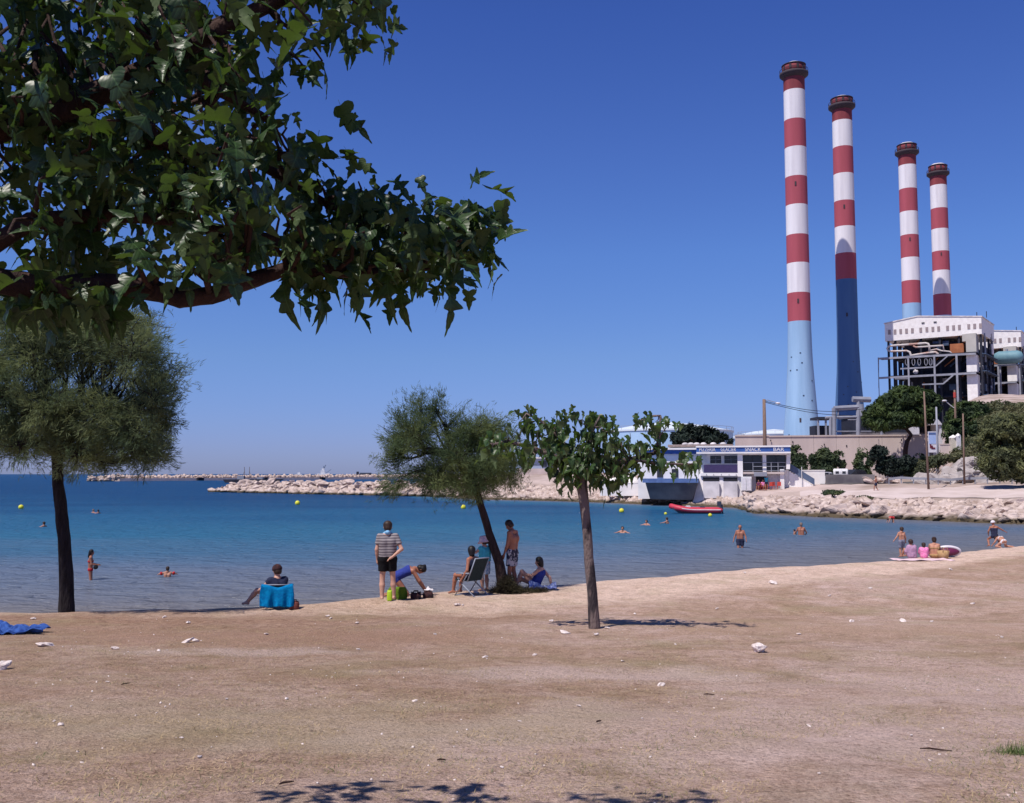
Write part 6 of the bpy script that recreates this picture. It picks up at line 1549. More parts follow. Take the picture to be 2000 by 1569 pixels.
def person(label, loc, rz, H=1.75, pose=None, fat=1.0, skin='skin', hair=('hair_brown', 'short'), clothes=(), res=None, group=None, head_only=None, hands=True, eyes=False, clipz=None, headr=1.0, cat='person'):
    J = {k: np.array(v, float) for k, v in BASE.items()}
    for k_, v in (pose or {}).items(): J[k_] = np.array(v, float)
    S_ = H / 1.75
    res = (res or .02) 
    fac = nv(J['fac']); f = fat; hu = nv(J['hed'] - J['nek'])
    fac = nv(fac - hu * (fac @ hu)); hs = np.cross(fac, hu)
    def lerp(a, b, t): return J[a] + (J[b] - J[a]) * t if isinstance(a, str) else a + (b - a) * t
    che = J['che']; pel = J['pel']
    sp = nv(J['nek'] - che)
    pr = []
    tor = []
    for s in 'LR':
        hp = pel + (J['hi' + s] - pel) * .72; cs = che + (J['sh' + s] - J['nek'] * .35 - J['sh' + ('R' if s == 'L' else 'L')] * 0 - J['sh' + s] * .0) * 0
        mid = (J['shL'] + J['shR']) / 2; cs = che + (J['sh' + s] - mid) * .48
        wa = (hp + cs) / 2 - (J['sh' + s] - mid) * .03
        tor += [(hp, wa, .105 * f, .092 * f), (wa, cs, .092 * f, .108 * (f * .5 + .5)), (cs, cs + (J['sh' + s] - cs) * .55, .105, .075)]
    pr += tor
    pr += [(J['nek'] - sp * .03, J['sh' + s], .06, .055) for s in 'LR']
    pr += [(J['nek'] - sp * .04, J['hed'] - hu * .03, .058, .052)]
    pr += [(J['hed'] + hu * .035 - fac * .015, J['hed'] - hu * .045 + fac * .03, .088 * headr, .058 * headr), (J['hed'] + hu * .02 + fac * .03, J['hed'] - hu * .06 + fac * .055, .06, .036), (J['hed'] + hu * .01 + fac * .085, J['hed'] - hu * .02 + fac * .108, .010, .014, None, .012)]
    for sg in (-1, 1): pr += [(J['hed'] + hs * sg * .086 + hu * .01, J['hed'] + hs * sg * .09 - hu * .025, .014, .012, None, .01)]
    for s in 'LR':
        sh, el, wr = J['sh' + s], J['el' + s], J['wr' + s]
        pr += [(sh, el, .052 * (f * .4 + .6), .04, None, .02), (el, el + (wr - el) * .35, .041, .04, None, .02), (el + (wr - el) * .35, wr, .038, .024, None, .015)]
        hi, kn, an, to = J['hi' + s], J['kn' + s], J['an' + s], J['to' + s]
        pr += [(hi, kn, .088 * (f * .6 + .4), .055, None, .03), (kn, kn + (an - kn) * .35, .054, .058 * (f * .7 + .3), None, .02), (kn + (an - kn) * .35, an, .057 * (f * .7 + .3), .038, None, .02), (an, to, .038, .026, None, .02), (an - nv(to - an) * .045 - np.array([0, 0, .03]) * (abs(an[2] - to[2]) < .2), an, .032, .036, None, .02)]
        if hands:
            d = nv(J.get('hd' + s, wr + (wr - el)) - wr); up = np.array([0, 0, 1.]) if abs(d[2]) < .9 else np.array([0, 1., 0]); sd = nv(np.cross(d, up)) if abs(d[2]) < .9 else np.array([0, 1., 0]) * 1.0
            sd = nv(sd - d * (sd @ d)); nm = np.cross(d, sd)
            pr += [(wr, wr + d * .05 + sd * .015, .026, .026, None, .01), (wr, wr + d * .05 - sd * .015, .024, .026, None, .01)]
            for q, (o_, L_) in enumerate(((-.030, .062), (-.010, .074), (.010, .080), (.030, .070))):
                p0 = wr + d * .062 + sd * o_; p1 = p0 + d * L_ * .55 + nm * .008; p2 = p1 + d * L_ * .45 + nm * .022
                pr += [(p0, p1, .0095, .009, None, .005), (p1, p2, .009, .008, None, .003)]
            pr += [(wr + d * .02 + sd * .025, wr + d * .06 + sd * .055 + nm * .01, .013, .010, None, .008), (wr + d * .06 + sd * .055 + nm * .01, wr + d * .09 + sd * .058 + nm * .02, .010, .009, None, .004)]
        else: pr += [(wr, wr + nv(wr - el) * .10, .027, .022, None, .01)]
    if head_only: pr = [p for p in pr if max(p[0][2] + p[2], p[1][2] + p[3]) > head_only]
    root = empty('person', loc, rz, label, cat, group); root.scale = (S_, S_, S_)
    ex = None
    if head_only is not None:
        def ex(D, Gd): return np.maximum(D, (head_only - .12) - Gd[..., 2])
    sdf_mesh('body', pr, M[skin], root, res, .032, ex)
    # hair
    hm, hst = hair
    if hst != 'none':
        def hx(D, Gd):
            c = J['hed']; q = Gd - c
            cut = (q @ fac) - .040 - .25 * np.maximum(q @ hu, 0) if hst not in ('bald',) else (q @ fac)
            low = -(q @ hu) - (.03 if hst == 'short' else .07) - .0 * (q @ fac)
            low = np.where((q @ fac) < -.02, low - .05, low)
            if hst in ('long', 'bob'): return np.maximum(D, cut)
            return np.maximum(np.maximum(D, cut), low)
        hp = [(J['hed'] + hu * .038 - fac * .018, J['hed'] - hu * .02 - fac * .03, .104 * headr, .09 * headr)]
        if hst == 'long': hp += [(J['hed'] - hu * .02 - fac * .045, J['hed'] - hu * .19 - fac * .075, .075, .045)]
        if hst == 'bob': hp += [(J['hed'] - hu * .0 - fac * .03, J['hed'] - hu * .10 - fac * .04, .098, .075)]
        if hst == 'bun': hp += [(J['hed'] + hu * .07 - fac * .09, J['hed'] + hu * .08 - fac * .10, .042, .04)]
        if hst == 'tail': hp += [(J['hed'] + hu * .05 - fac * .09, J['hed'] - hu * .10 - fac * .14, .035, .02)]
        sdf_mesh('hair', hp, M[hm], root, res * .8, .02, hx)
    if eyes:
        mb = MB()
        for sg in (-1, 1): c = J['hed'] + hs * sg * .033 + fac * .083 + hu * .012; mb.ball(tuple(c), .011, 8)
        mb.build('eyes', M['hair_black'], root, smooth=True)
    mid = (J['shL'] + J['shR']) / 2
    for cl in clothes:
        kind, mt = cl[0], cl[1]
        if kind == 'shirt':
            cp = [(a, b, r1 + .022, r2 + .020) for a, b, r1, r2 in tor] + [(J['nek'] - sp * .05, J['sh' + s], .06, .068) for s in 'LR']
            fr_ = cl[2] if len(cl) > 2 else .62
            for s in 'LR': cp.append((J['sh' + s], J['sh' + s] + (J['el' + s] - J['sh' + s]) * fr_, .072, .070, True, .02))
            sdf_mesh('shirt', cp, M[mt], root, res, .04, lambda D, Gd: np.maximum(D, -((Gd - (pel + sp * .03)) @ sp)))
        if kind == 'shorts':
            fr_ = cl[2] if len(cl) > 2 else .5; cp = [(pel + sp * .04 + (J['hi' + s] - pel) * .6, J['hi' + s], .118 * f, .118 * f) for s in 'LR']
            for s in 'LR': cp.append((J['hi' + s], J['hi' + s] + (J['kn' + s] - J['hi' + s]) * fr_, .112 * (f * .6 + .4), .10, True, .02))
            sdf_mesh('shorts', cp, M[mt], root, res, .03, lambda D, Gd: np.maximum(D, ((Gd - (pel + sp * .09)) @ sp)))
        if kind == 'skirt':
            L_ = cl[2] if len(cl) > 2 else .35; kn = (J['knL'] + J['knR']) / 2
            cp = [(pel + sp * .05, pel + (kn - pel) * (L_ + .35), .14, .20, True), (J['hiL'], J['hiL'] + (J['knL'] - J['hiL']) * .5, .12, .12), (J['hiR'], J['hiR'] + (J['knR'] - J['hiR']) * .5, .12, .12)]
            sdf_mesh('skirt', cp, M[mt], root, res, .05)
        if kind in ('swimsuit', 'bikini', 'trunks', 'top'):
            def ins(D, Gd, kind=kind):
                q = Gd - pel; L_ = np.linalg.norm(mid - pel); t = (q @ sp) / max(L_, .1); fw = nv(np.cross(sp, J['shR'] - J['shL'])) * -1
                if kind == 'swimsuit': return np.maximum(np.maximum(D, t - .88), -t - .28)
                if kind == 'trunks': return np.maximum(np.maximum(D, t - .12), -t - .45)
                if kind == 'top': return np.maximum(np.maximum(D, t - 1.0), -t + .25)
                band = np.minimum(np.abs(t - .66) - .07, np.abs(t + .06) - .13); return np.maximum(D, band)
            cp = [(a, b, r1 + .009, r2 + .009) for a, b, r1, r2 in tor]
            for s in 'LR': cp.append((J['hi' + s], J['hi' + s] + (J['kn' + s] - J['hi' + s]) * (.5 if kind == 'trunks' else .18), .097 * (f * .6 + .4), .088 * (f * .6 + .4), None, .03))
            sdf_mesh({'swimsuit': 'swimsuit', 'bikini': 'bikini', 'trunks': 'swim_trunks', 'top': 'vest_top'}[kind], cp, M[mt], root, res * .85, .032, ins)
        if kind == 'cap':
            def cx(D, Gd): return np.maximum(D, -((Gd - J['hed']) @ hu) + .012)
            sdf_mesh('cap', [(J['hed'] + hu * .04 - fac * .012, J['hed'] + hu * .02 - fac * .01, .112 * headr, .112 * headr)] + ([(J['hed'] + hu * .035 + fac * .08, J['hed'] + hu * .03 + fac * .15, .03, .02)] if len(cl) > 2 and cl[2] else []), M[mt], root, res * .8, .01, cx)
        if kind == 'bucket':
            hs_ = headr * 1.12; mb = MB(); mb.lathe([(r_ * hs_, z_ * hs_) for r_, z_ in ((.17, -.03), (.115, .03), (.105, .10), (.085, .135), (.001, .14))], 20); o = mb.build('sun_hat', M[mt], root, smooth=True)
            o.location = tuple(J['hed'] + hu * .015); o.rotation_euler = Vector(tuple(hu)).to_track_quat('Z', 'Y').to_euler()
        if kind == 'towel_neck':
            sdf_mesh('neck_towel', [(J['nek'] + hs * .075 + fac * .03, J['nek'] - fac * .06 + hu * .02, .038, .045), (J['nek'] - hs * .075 + fac * .03, J['nek'] - fac * .06 + hu * .02, .038, .045)], M[mt], root, res * .8, .04)
        if kind == 'armbands':
            for s in 'LR':
                a = J['sh' + s] + (J['el' + s] - J['sh' + s]) * .35; b = J['sh' + s] + (J['el' + s] - J['sh' + s]) * .85
                mb = MB(); mb.tube([tuple(a), tuple(a + (b - a) * .2), tuple(a + (b - a) * .8), tuple(b)], [.06, .095, .095, .06], 14); mb.build('armband', M[mt], root, smooth=True)
        if kind == 'wrap':
            cp = [(a, b, r1 + .05, r2 + .045) for a, b, r1, r2 in tor] + [(J['sh' + s], J['el' + s], .09, .09) for s in 'LR'] + [(pel, (J['hiL'] + J['knL']) / 2, .16, .14), (pel, (J['hiR'] + J['knR']) / 2, .16, .14)]
            sdf_mesh('towel_wrap', cp, M[mt], root, res, .08)
    return root
def at_px(px, py, D=None):
    return GB(px, py) if D is None else None
def face_dir(deg): return math.radians(deg)

# man in the striped shirt, seen from behind
g = P(756, 1172, 22.0); g.z = HB(g.x, 22.0)
person('man in a grey striped shirt and black shorts standing with one hand behind his back', g, math.radians(8), 1.76,
       dict(elR=(.31, -.10, 1.15), wrR=(.10, -.17, .98), hdR=(.0, -.19, .93), elL=(-.24, -.02, 1.14), wrL=(-.225, .05, .90), anL=(-.115, -.02, .085), anR=(.15, .04, .085), knL=(-.11, .02, .5), knR=(.125, .03, .5), toR=(.19, .2, .03)), 1.12, 'skin_pale', ('hair_brown', 'short'),
       (('shirt', 'shirt'), ('shorts', 'black_cloth', .62), ('towel_neck', 'towel_light')), .0125)
# woman bending down to the bags
g = GB(790, 1164)
person('woman in a blue swimsuit kneeling and reaching down to dark bags', g, math.radians(-82), 1.66,
       dict(pel=(0, -.22, .48), che=(0, .10, .62), nek=(0, .27, .66), hed=(0, .40, .64), fac=(0, .55, -1), shL=(-.17, .2, .62), shR=(.17, .2, .62), elL=(-.2, .34, .36), elR=(.2, .36, .38), wrL=(-.14, .48, .14), wrR=(.12, .52, .16), hdL=(-.12, .55, .05), hdR=(.1, .6, .05),
            hiL=(-.09, -.25, .46), hiR=(.09, -.25, .46), knL=(-.14, .05, .07), knR=(.14, .05, .07), anL=(-.14, -.36, .06), anR=(.14, -.36, .06), toL=(-.14, -.5, .03), toR=(.14, -.5, .03)), 1.05, 'skin_tan', ('hair_black', 'bun'), (('swimsuit', 'blue_swim'),), .014)
# seated in the towel-draped chair
g = GB(546, 1187)
ch = empty('beach_chair', g, math.radians(4), 'low beach chair with a turquoise blue towel draped over its back', 'beach chair')
mb = MB()
for s in (-1, 1):
    mb.tube([(s * .26, -.22, .02), (s * .26, .26, .02)], .012, 8); mb.tube([(s * .26, -.14, .16), (s * .27, -.32, .52)], .012, 8); mb.tube([(s * .26, -.2, .02), (s * .26, -.12, .30), (s * .26, .26, .28), (s * .26, .24, .02)], .012, 8)
mb.tube([(-.27, -.32, .52), (.27, -.32, .52)], .012, 8); mb.tube([(-.26, .26, .18), (.26, .26, .18)], .012, 8); mb.build('frame', M['steel_grey'], ch, smooth=True)
mb = MB(); mb.box((0, .05, .17), (.5, .42, .02)); mb.box((0, -.23, .34), (.5, .02, .36), rot=Matrix.Rotation(math.radians(26), 3, 'X')); mb.build('seat', M['chair_fabric'], ch)
def drape(name, w_, h, m, fn, nx=34, ny=26, thick=.012, parent=None, loc=None, rz=0, label=None, cat=None):
    V = []
    for side in (0, 1):
        for j in range(ny):
            for i in range(nx):
                u = i / (nx - 1); v = j / (ny - 1); x, y, z = fn(u, v); V.append((x, y - side * thick, z - side * thick * .4))
    Fq = []
    for side in (0, 1):
        for j in range(ny - 1):
            for i in range(nx - 1):
                a = side * nx * ny + j * nx + i; q = (a, a + 1, a + nx + 1, a + nx); Fq.append(q if side else q[::-1])
    B = nx * ny
    for i in range(nx - 1):
        Fq.append((i, i + 1, B + i + 1, B + i)); a = (ny - 1) * nx + i; Fq.append((a + 1, a, B + a, B + a + 1))
    for j in range(ny - 1):
        a = j * nx; Fq.append((a + nx, a, B + a, B + a + nx)); a = j * nx + nx - 1; Fq.append((a, a + nx, B + a + nx, B + a))
    o = np_mesh(name, V, Fq, 4, m, parent, smooth=True)
    if loc is not None: o.location = loc; o.rotation_euler.z = rz
    if label: tag(o, label, cat)
    return o
def tw(u, v):
    # over the top rail then hanging behind with folds
    x = (u - .5) * (.66 + .06 * v); hang = v * .56
    fold = .030 * math.sin(u * 17 + v * 1.5) * (.25 + v) + .015 * math.sin(u * 31 + 2)
    sag = .05 * math.sin(u * PI) * -1 + .02 * math.sin(u * 9)
    if v < .18: t = v / .18; return (x, -.27 - .10 * t, .50 + .035 * math.sin(t * PI) + sag)
    t = (v - .18) / .82; return (x * (1 + .04 * math.sin(t * 3)), -.375 - .02 * t + fold * t * 1.4, .50 - .43 * t + sag * (1 - t) + .015 * math.sin(u * 14) * t)
drape('beach_towel', 1, 1, M['towel_blue'], tw, loc=g, rz=math.radians(4), label='turquoise blue towel hanging in folds over the low beach chair', cat='towel')
person('person with a dark cap sitting low in the chair with the turquoise blue towel', g + Vector((-.13, .04, 0)), math.radians(40), 1.68,
       dict(pel=(0, -.08, .28), che=(0, -.16, .52), nek=(0, -.15, .68), hed=(0, -.12, .82), shL=(-.18, -.15, .62), shR=(.18, -.15, .62), elL=(-.30, .02, .42), elR=(.27, .02, .40), wrL=(-.28, .26, .36), wrR=(.22, .24, .32), hiL=(-.1, -.04, .26), hiR=(.1, -.04, .26), knL=(-.24, .36, .36), knR=(.14, .40, .34), anL=(-.36, .62, .08), anR=(.1, .72, .08), toL=(-.4, .76, .04), toR=(.1, .86, .04)), 1.05, 'skin_pale', ('hair_brown', 'short'), (('shirt', 'navy_cloth', .3), ('shorts', 'navy_cloth', .4), ('cap', 'dark_bag')), .014)
def bag(px, py, w_, d_, h_, m, label, rz=0.0, cat='bag', name='beach_bag', handle=True, D=None, flop=.15):
    g = GB(px, py); o = empty(name, g, rz, label, cat); r2 = random.Random(int(px))
    prof = []; V = []; Fq = []; n = 18; lv = [(0, .92), (.12, 1.0), (.5, 1.03), (.85, .92), (1.0, .82)]
    for z, s in lv:
        for k in range(n):
            a = 2 * PI * k / n; c, s_ = math.cos(a), math.sin(a); e = .55
            x = w_ / 2 * s * abs(c) ** e * (1 if c > 0 else -1) * (1 + r2.gauss(0, .035)); y = d_ / 2 * s * abs(s_) ** e * (1 if s_ > 0 else -1) * (1 + r2.gauss(0, .04))
            V.append((x, y, z * h_ * (1 + (r2.gauss(0, flop * .4) if z > .8 else 0))))
    for j in range(len(lv) - 1):
        for k in range(n): Fq.append((j * n + k, j * n + (k + 1) % n, (j + 1) * n + (k + 1) % n, (j + 1) * n + k))
    V.append((0, 0, h_ * .8)); t = len(V) - 1
    mb = MB(); mb.add(V, Fq + [(4 * n + k, 4 * n + (k + 1) % n, t) for k in range(n)]); mb.build('body', M[m], o, smooth=True)
    if handle:
        for s in (-1, 1):
            mb = MB(); mb.tube([(-w_ * .25, s * d_ * .3, h_ * .85), (-w_ * .18, s * d_ * .35, h_ * 1.2), (w_ * .18, s * d_ * .35, h_ * 1.2), (w_ * .25, s * d_ * .3, h_ * .85)], .010, 6); mb.build('handle', M[m], o, smooth=True)
    return o
bag(574, 1190, .22, .16, .16, 'brown_bag', 'small reddish brown bag right of the towel draped chair')
bag(481, 1186, .12, .10, .05, 'red_swim', 'small flat red pouch left of the sitter feet', handle=False)
bag(776, 1171, .44, .14, .28, 'green_bag', 'olive green upright bag between the striped shirt man legs', handle=False, flop=.04)
bag(761, 1173, .11, .10, .22, 'lime', 'bright lime bag half hidden by the striped shirt man leg', handle=False, flop=.06)
bag(812, 1170, .24, .2, .15, 'dark_bag', 'slumped dark bag under the kneeling woman hands', flop=.4)
bag(836, 1168, .24, .18, .13, 'dark_bag', 'dark bag with white cloth on top, rightmost by the kneeling woman', flop=.4)
g = GB(837, 1164)
drape('white_cloth', 1, 1, M['white_cloth'], lambda u, v: ((u - .5) * .22, (v - .5) * .16, .14 + .07 * math.exp(-((u - .5) ** 2 + (v - .5) ** 2) * 14) + .02 * math.sin(u * 12) * math.sin(v * 9)), 16, 12, thick=.006, loc=g, label='crumpled white cloth lying on the rightmost dark bag', cat='cloth')
# woman in the reclining chair by the leaning tree
g = GB(925, 1164)
fc = empty('folding_chair', g, math.radians(50), 'grey framed folding chair with dark fabric back beside the leaning tamarisk', 'folding chair'); fc.scale = (.9, .9, .88)
mb = MB()
for s in (-1, 1):
    mb.tube([(s * .27, -.02, .40), (s * .27, -.16, .70), (s * .27, -.30, 1.02)], .016, 8)
    mb.tube([(s * .27, .42, .0), (s * .27, -.02, .58), (s * .27, -.05, .62)], .016, 8); mb.tube([(s * .27, -.30, .0), (s * .27, .30, .42)], .016, 8)
    mb.tube([(s * .29, -.10, .62), (s * .29, .36, .60)], .02, 8)
mb.tube([(-.27, -.30, 1.02), (.27, -.30, 1.02)], .016, 8); mb.tube([(-.27, .42, .01), (.27, .42, .01)], .014, 8); mb.tube([(-.27, -.30, .01), (.27, -.30, .01)], .014, 8); mb.build('frame', M['chair_grey'], fc, smooth=True)
mb = MB(); mb.box((0, -.16, .72), (.52, .03, .66), rot=Matrix.Rotation(math.radians(24), 3, 'X')); mb.build('backrest', M['chair_fabric'], fc, bevel=.01)
mb = MB(); mb.box((0, .2, .42), (.52, .48, .03)); mb.build('seat', M['chair_fabric'], fc, bevel=.01)
person('woman with black bobbed hair and grey blue top sitting in the folding chair', g, math.radians(52), 1.58,
       dict(pel=(0, .10, .54), che=(0, .03, .84), nek=(0, .05, 1.02), hed=(.02, .08, 1.16), fac=(.9, .5, 0), shL=(-.17, .03, .95), shR=(.17, .03, .95), elL=(-.26, -.0, .68), elR=(.27, .06, .68), wrL=(-.30, .16, .44), wrR=(.26, .28, .62), hiL=(-.09, .12, .52), hiR=(.09, .12, .52), knL=(-.13, .52, .52), knR=(.13, .52, .50), anL=(-.13, .60, .09), anR=(.13, .58, .09), toL=(-.14, .74, .04), toR=(.14, .72, .04)), 1.0, 'skin_tan', ('hair_black', 'bob'), (('top', 'navy_cloth'), ('shorts', 'navy_cloth', .35)), .0125)
g = GB(946, 1156) + Vector((0, .3, -.02))
person('toddler in a pink sun hat, turquoise top and pale patterned skirt', g, math.radians(40), 1.30,
       dict(elL=(-.28, .12, 1.28), wrL=(-.30, .34, 1.32), elR=(.24, .05, 1.16), wrR=(.2, .2, 1.0), hed=(0, .03, 1.62)), 1.3, 'skin_pale', ('hair_brown', 'short'), (('shirt', 'turq_cloth', .35), ('skirt', 'skirt', .5), ('bucket', 'hat_pink')), .018, headr=1.25)
g = GB(1001, 1152)
person('shirtless boy in patterned grey shorts standing with bowed head behind the leaning trunk', g, math.radians(62), 1.74,
       dict(hed=(0, .095, 1.60), nek=(0, .01, 1.48), che=(0, -.03, 1.28), fac=(0, 1, -.75), elL=(-.2, .04, 1.12), elR=(.2, .04, 1.12), wrL=(-.19, .14, .88), wrR=(.19, .16, .88), anL=(-.08, .06, .085), anR=(.1, -.06, .085), toL=(-.09, .22, .03), toR=(.12, .10, .03)), .93, 'skin_tan', ('hair_brown', 'short'), (('shorts', 'print_shorts', .78),), .0125)
g = GB(1047, 1150)
person('dark haired woman in blue swimsuit sitting on the sand, leaning back', g, math.radians(72), 1.62,
       dict(pel=(0, 0, .12), che=(0, -.12, .42), nek=(0, -.11, .58), hed=(0, -.08, .72), fac=(.0, 1, .1), shL=(-.17, -.12, .51), shR=(.17, -.12, .51), elL=(-.24, .06, .36), elR=(.23, -.32, .28), wrL=(-.16, .24, .40), wrR=(.24, -.36, .06), hdR=(.26, -.44, .02), hiL=(-.09, .02, .12), hiR=(.09, .02, .12), knL=(-.12, .36, .46), knR=(.12, .44, .22), anL=(-.12, .52, .08), anR=(.12, .80, .09), toL=(-.12, .66, .04), toR=(.12, .86, .14)), 1.12, 'skin_pale', ('hair_black', 'bob'), (('swimsuit', 'blue_swim'),), .0125)
drape('beach_towel', 1, 1, M['towel_stripe'], lambda u, v: (-.32 + u * .68, -.26 + v * .34 + .02 * math.sin(u * 9), .035 + (.20 * math.sin(min(1, v * 1.1) * PI) * (0.65 + .35 * math.sin(u * 6 + 1))) * .9 + .012 * math.sin(u * 23)), 30, 18, thick=.012, loc=g + Vector((.12, -.05, 0)), rz=.1, label='blue and white striped towel bunched round the seated woman in blue', cat='towel')
# things at the sandy rim on the left
g = GB(20, 1240)
mbp = random.Random(3)
drape('beach_towel', 1, 1, M['towel_dark'], lambda u, v: (-.75 + u * 1.15 + .06 * math.sin(v * 9), -.42 + v * 1.0 * (1 - .5 * u) + .08 * math.sin(u * 5) + .5 * u, .02 + abs(.07 * math.sin(u * 11 + v * 9) + .06 * math.sin(v * 15 - u * 9) + .05 * math.sin(u * 4 + 2) + .03 * math.sin(u * 31 + v * 23)) * (1 - .55 * u)), 70, 50, thick=.010, loc=g, rz=.12, label='crumpled dark blue towel lying at the left edge of the beach', cat='towel')
bag(72, 1194, .22, .14, .07, 'purple', 'small purple bag at the sandy rim left of the big tamarisk', handle=False, flop=.5)
bag(163, 1191, .16, .12, .04, 'navy_cloth', 'flat dark blue bundle right of the big tamarisk foot', handle=False, flop=.5)
# bathers
def water(px, py, z=0.0): return G(px, py, z)
def wade(label, px, py, rz, H, depth, **kw):
    p_ = water(px, py); return person(label, Vector((p_.x, p_.y, -depth)), rz, H, **kw)
wade('girl in a red bikini standing knee deep and holding a black disc', 176, 1133, math.radians(-70), 1.52, .42, pose=dict(elL=(-.2, .05, 1.15), elR=(.2, .05, 1.15), wrL=(-.12, .28, 1.12), wrR=(.12, .28, 1.12)), fat=.92, skin='skin_tan', hair=('hair_black', 'long'), clothes=(('bikini', 'red_swim'),), res=.018)
p_ = water(185, 1110); q = P(187, 1108, 35.4)
mb = MB(); mb.lathe([(.001, -.02), (.07, -.02), (.085, 0), (.07, .02), (.001, .025)], 20); o = mb.build('disc', M['black_cloth'], smooth=True); o.location = q; o.rotation_euler = (1.2, .3, 0); tag(o, 'small black disc held by the girl in the red bikini', 'disc')
wade('child with red armbands chest deep, back turned, left of the towel chair', 327, 1127, math.radians(15), 1.2, .82, pose=dict(elL=(-.42, .03, 1.36), elR=(.42, .03, 1.36), wrL=(-.5, .2, 1.32), wrR=(.5, .2, 1.32)), fat=1.1, skin='skin', hair=('hair_brown', 'short'), clothes=(('armbands', 'red_swim'),), res=.02, hands=False)
SW = 'swimmers with only head and shoulders above water'
def swimmer(px, py, rz, label, hair='hair_brown', up=.0, skin='skin', w_=1.0):
    p_ = water(px, py); o = person(label, Vector((p_.x, p_.y, -1.36 + up)), rz, 1.72, pose=dict(elL=(-.36, .1, 1.35), elR=(.36, .1, 1.35), wrL=(-.5, .25, 1.33), wrR=(.5, .25, 1.33)), skin=skin, hair=(hair, 'short'), res=.022, group=None, hands=False, head_only=1.28); return o
swimmer(86, 1029, 1.2, 'lone swimmer left of the big tamarisk trunk')
swimmer(182, 1002, -.6, 'left one of the two far swimmers right of the big tamarisk trunk', 'hair_grey')
swimmer(192, 1003, .9, 'right one of the two far swimmers right of the big tamarisk trunk', 'hair_black')
swimmer(1216, 1041, 2.9, 'swimmer below the yellow buoy right of the sapling trunk, nearest of three', up=.05)
swimmer(1263, 1026, 2.4, 'swimmer between the other two off the inflatable boat', up=.03)
swimmer(1303, 1023, .9, 'swimmer under the bow of the inflatable boat', up=.12)
wade('bald sunburnt man in dark trunks wading towards the beach', 1446, 1070, math.radians(172), 1.74, .55, pose=dict(elL=(-.28, .06, 1.16), elR=(.28, -.03, 1.16), wrL=(-.30, .16, .93), wrR=(.36, .06, .9), knR=(.12, .14, .52), anR=(.13, .12, .12)), fat=1.18, skin='skin_tan', hair=('hair_grey', 'none'), clothes=(('shorts', 'navy_cloth', .62),), res=.02, eyes=True)
wade('broad man waist deep with his back turned next to a child', 1565, 1045, math.radians(-8), 1.78, 1.02, pose=dict(elL=(-.32, .1, 1.16), elR=(.34, .08, 1.14), wrL=(-.28, .3, 1.02), wrR=(.3, .26, 1.0)), fat=1.25, skin='skin_tan', hair=('hair_grey', 'short'), res=.022, hands=False)
wade('small child beside the broad man waist deep in the water', 1552, 1044, math.radians(60), 1.15, .83, pose=dict(), fat=1.1, skin='skin', hair=('hair_black', 'short'), res=.022, hands=False)
# child bending over a red float at the far water edge
p_ = water(1745, 1021)
person('child in red bending over at the rocks across the right water', Vector((p_.x, p_.y, -.3)), math.radians(95), 1.35, dict(pel=(0, 0, .80), che=(0, .30, .92), nek=(0, .46, .84), hed=(0, .58, .76), fac=(0, .5, -1), shL=(-.17, .4, .86), shR=(.17, .4, .86), elL=(-.2, .5, .62), elR=(.2, .5, .62), wrL=(-.2, .62, .42), wrR=(.2, .62, .42)), 1.2, 'skin', ('hair_brown', 'short'), (('swimsuit', 'red_swim'),), .022, hands=False)
# right hand group on the sand
g = GB(1762, 1089)
person('shirtless boy in grey shorts standing with one arm out beside the group on the sand', g, math.radians(12), 1.22, dict(elL=(-.32, .0, 1.18), wrL=(-.46, .06, .98), elR=(.26, .0, 1.14), wrR=(.32, .1, .9), knR=(.11, .10, .52), anR=(.13, .04, .1), hed=(.03, .03, 1.62)), 1.05, 'skin', ('hair_brown', 'short'), (('shorts', 'grey_shorts', .85),), .02, headr=1.15)
def sitter(px, py, rz, H, label, skin, hair, clothes, fat=1.0, headr=1.0, res=.02):
    g = GB(px, py)
    return person(label, g, rz, H, dict(pel=(0, 0, .12), che=(0, .03, .44), nek=(0, .06, .61), hed=(0, .09, .75), shL=(-.17, .05, .54), shR=(.17, .05, .54), elL=(-.24, .14, .32), elR=(.24, .14, .32), wrL=(-.15, .36, .30), wrR=(.15, .36, .30), hiL=(-.09, .02, .12), hiR=(.09, .02, .12), knL=(-.14, .36, .40), knR=(.14, .36, .40), anL=(-.13, .58, .08), anR=(.13, .58, .08), toL=(-.13, .72, .04), toR=(.13, .72, .04)), fat, skin, (hair[0], hair[1]), clothes, res, headr=headr, hands=False)
sitter(1782, 1090, .35, 1.22, 'child wrapped in a lilac towel sitting left in the group of three', 'skin', ('hair_brown', 'short'), (('wrap', 'lilac_cloth'),), 1.1, 1.15)
sitter(1805, 1090, -.3, 1.0, 'small child wrapped in a bright pink towel in the middle of the seated three', 'skin', ('hair_brown', 'tail'), (('wrap', 'pink_cloth'),), 1.05, 1.2)
sitter(1826, 1090, -.3, 1.4, 'suntanned woman in a bikini sitting right in the group of three', 'skin', ('hair_brown', 'bun'), (('bikini', 'straw'),), 1.15)
g = GB(1800, 1094)
drape('beach_towel', 1, 1, M['hat_pink'], lambda u, v: ((u - .5) * 1.9, (v - .5) * .8, .02 + .012 * math.sin(u * 20) + .01 * math.sin(v * 9 + u * 5)), 34, 14, thick=.01, loc=g, rz=.05, label='peach pink towel spread under the seated group on the right', cat='towel')
g = GB(1840, 1091)
bk = empty('basket', g + Vector((-.02, -.15, 0)), 0, 'woven straw beach basket in front of the small inflatable boat', 'basket')
mb = MB(); mb.lathe([(.14, 0), (.17, .1), (.20, .27), (.185, .27), (.15, .06), (.001, .03)], 20); mb.build('body', M['straw'], bk, smooth=True)
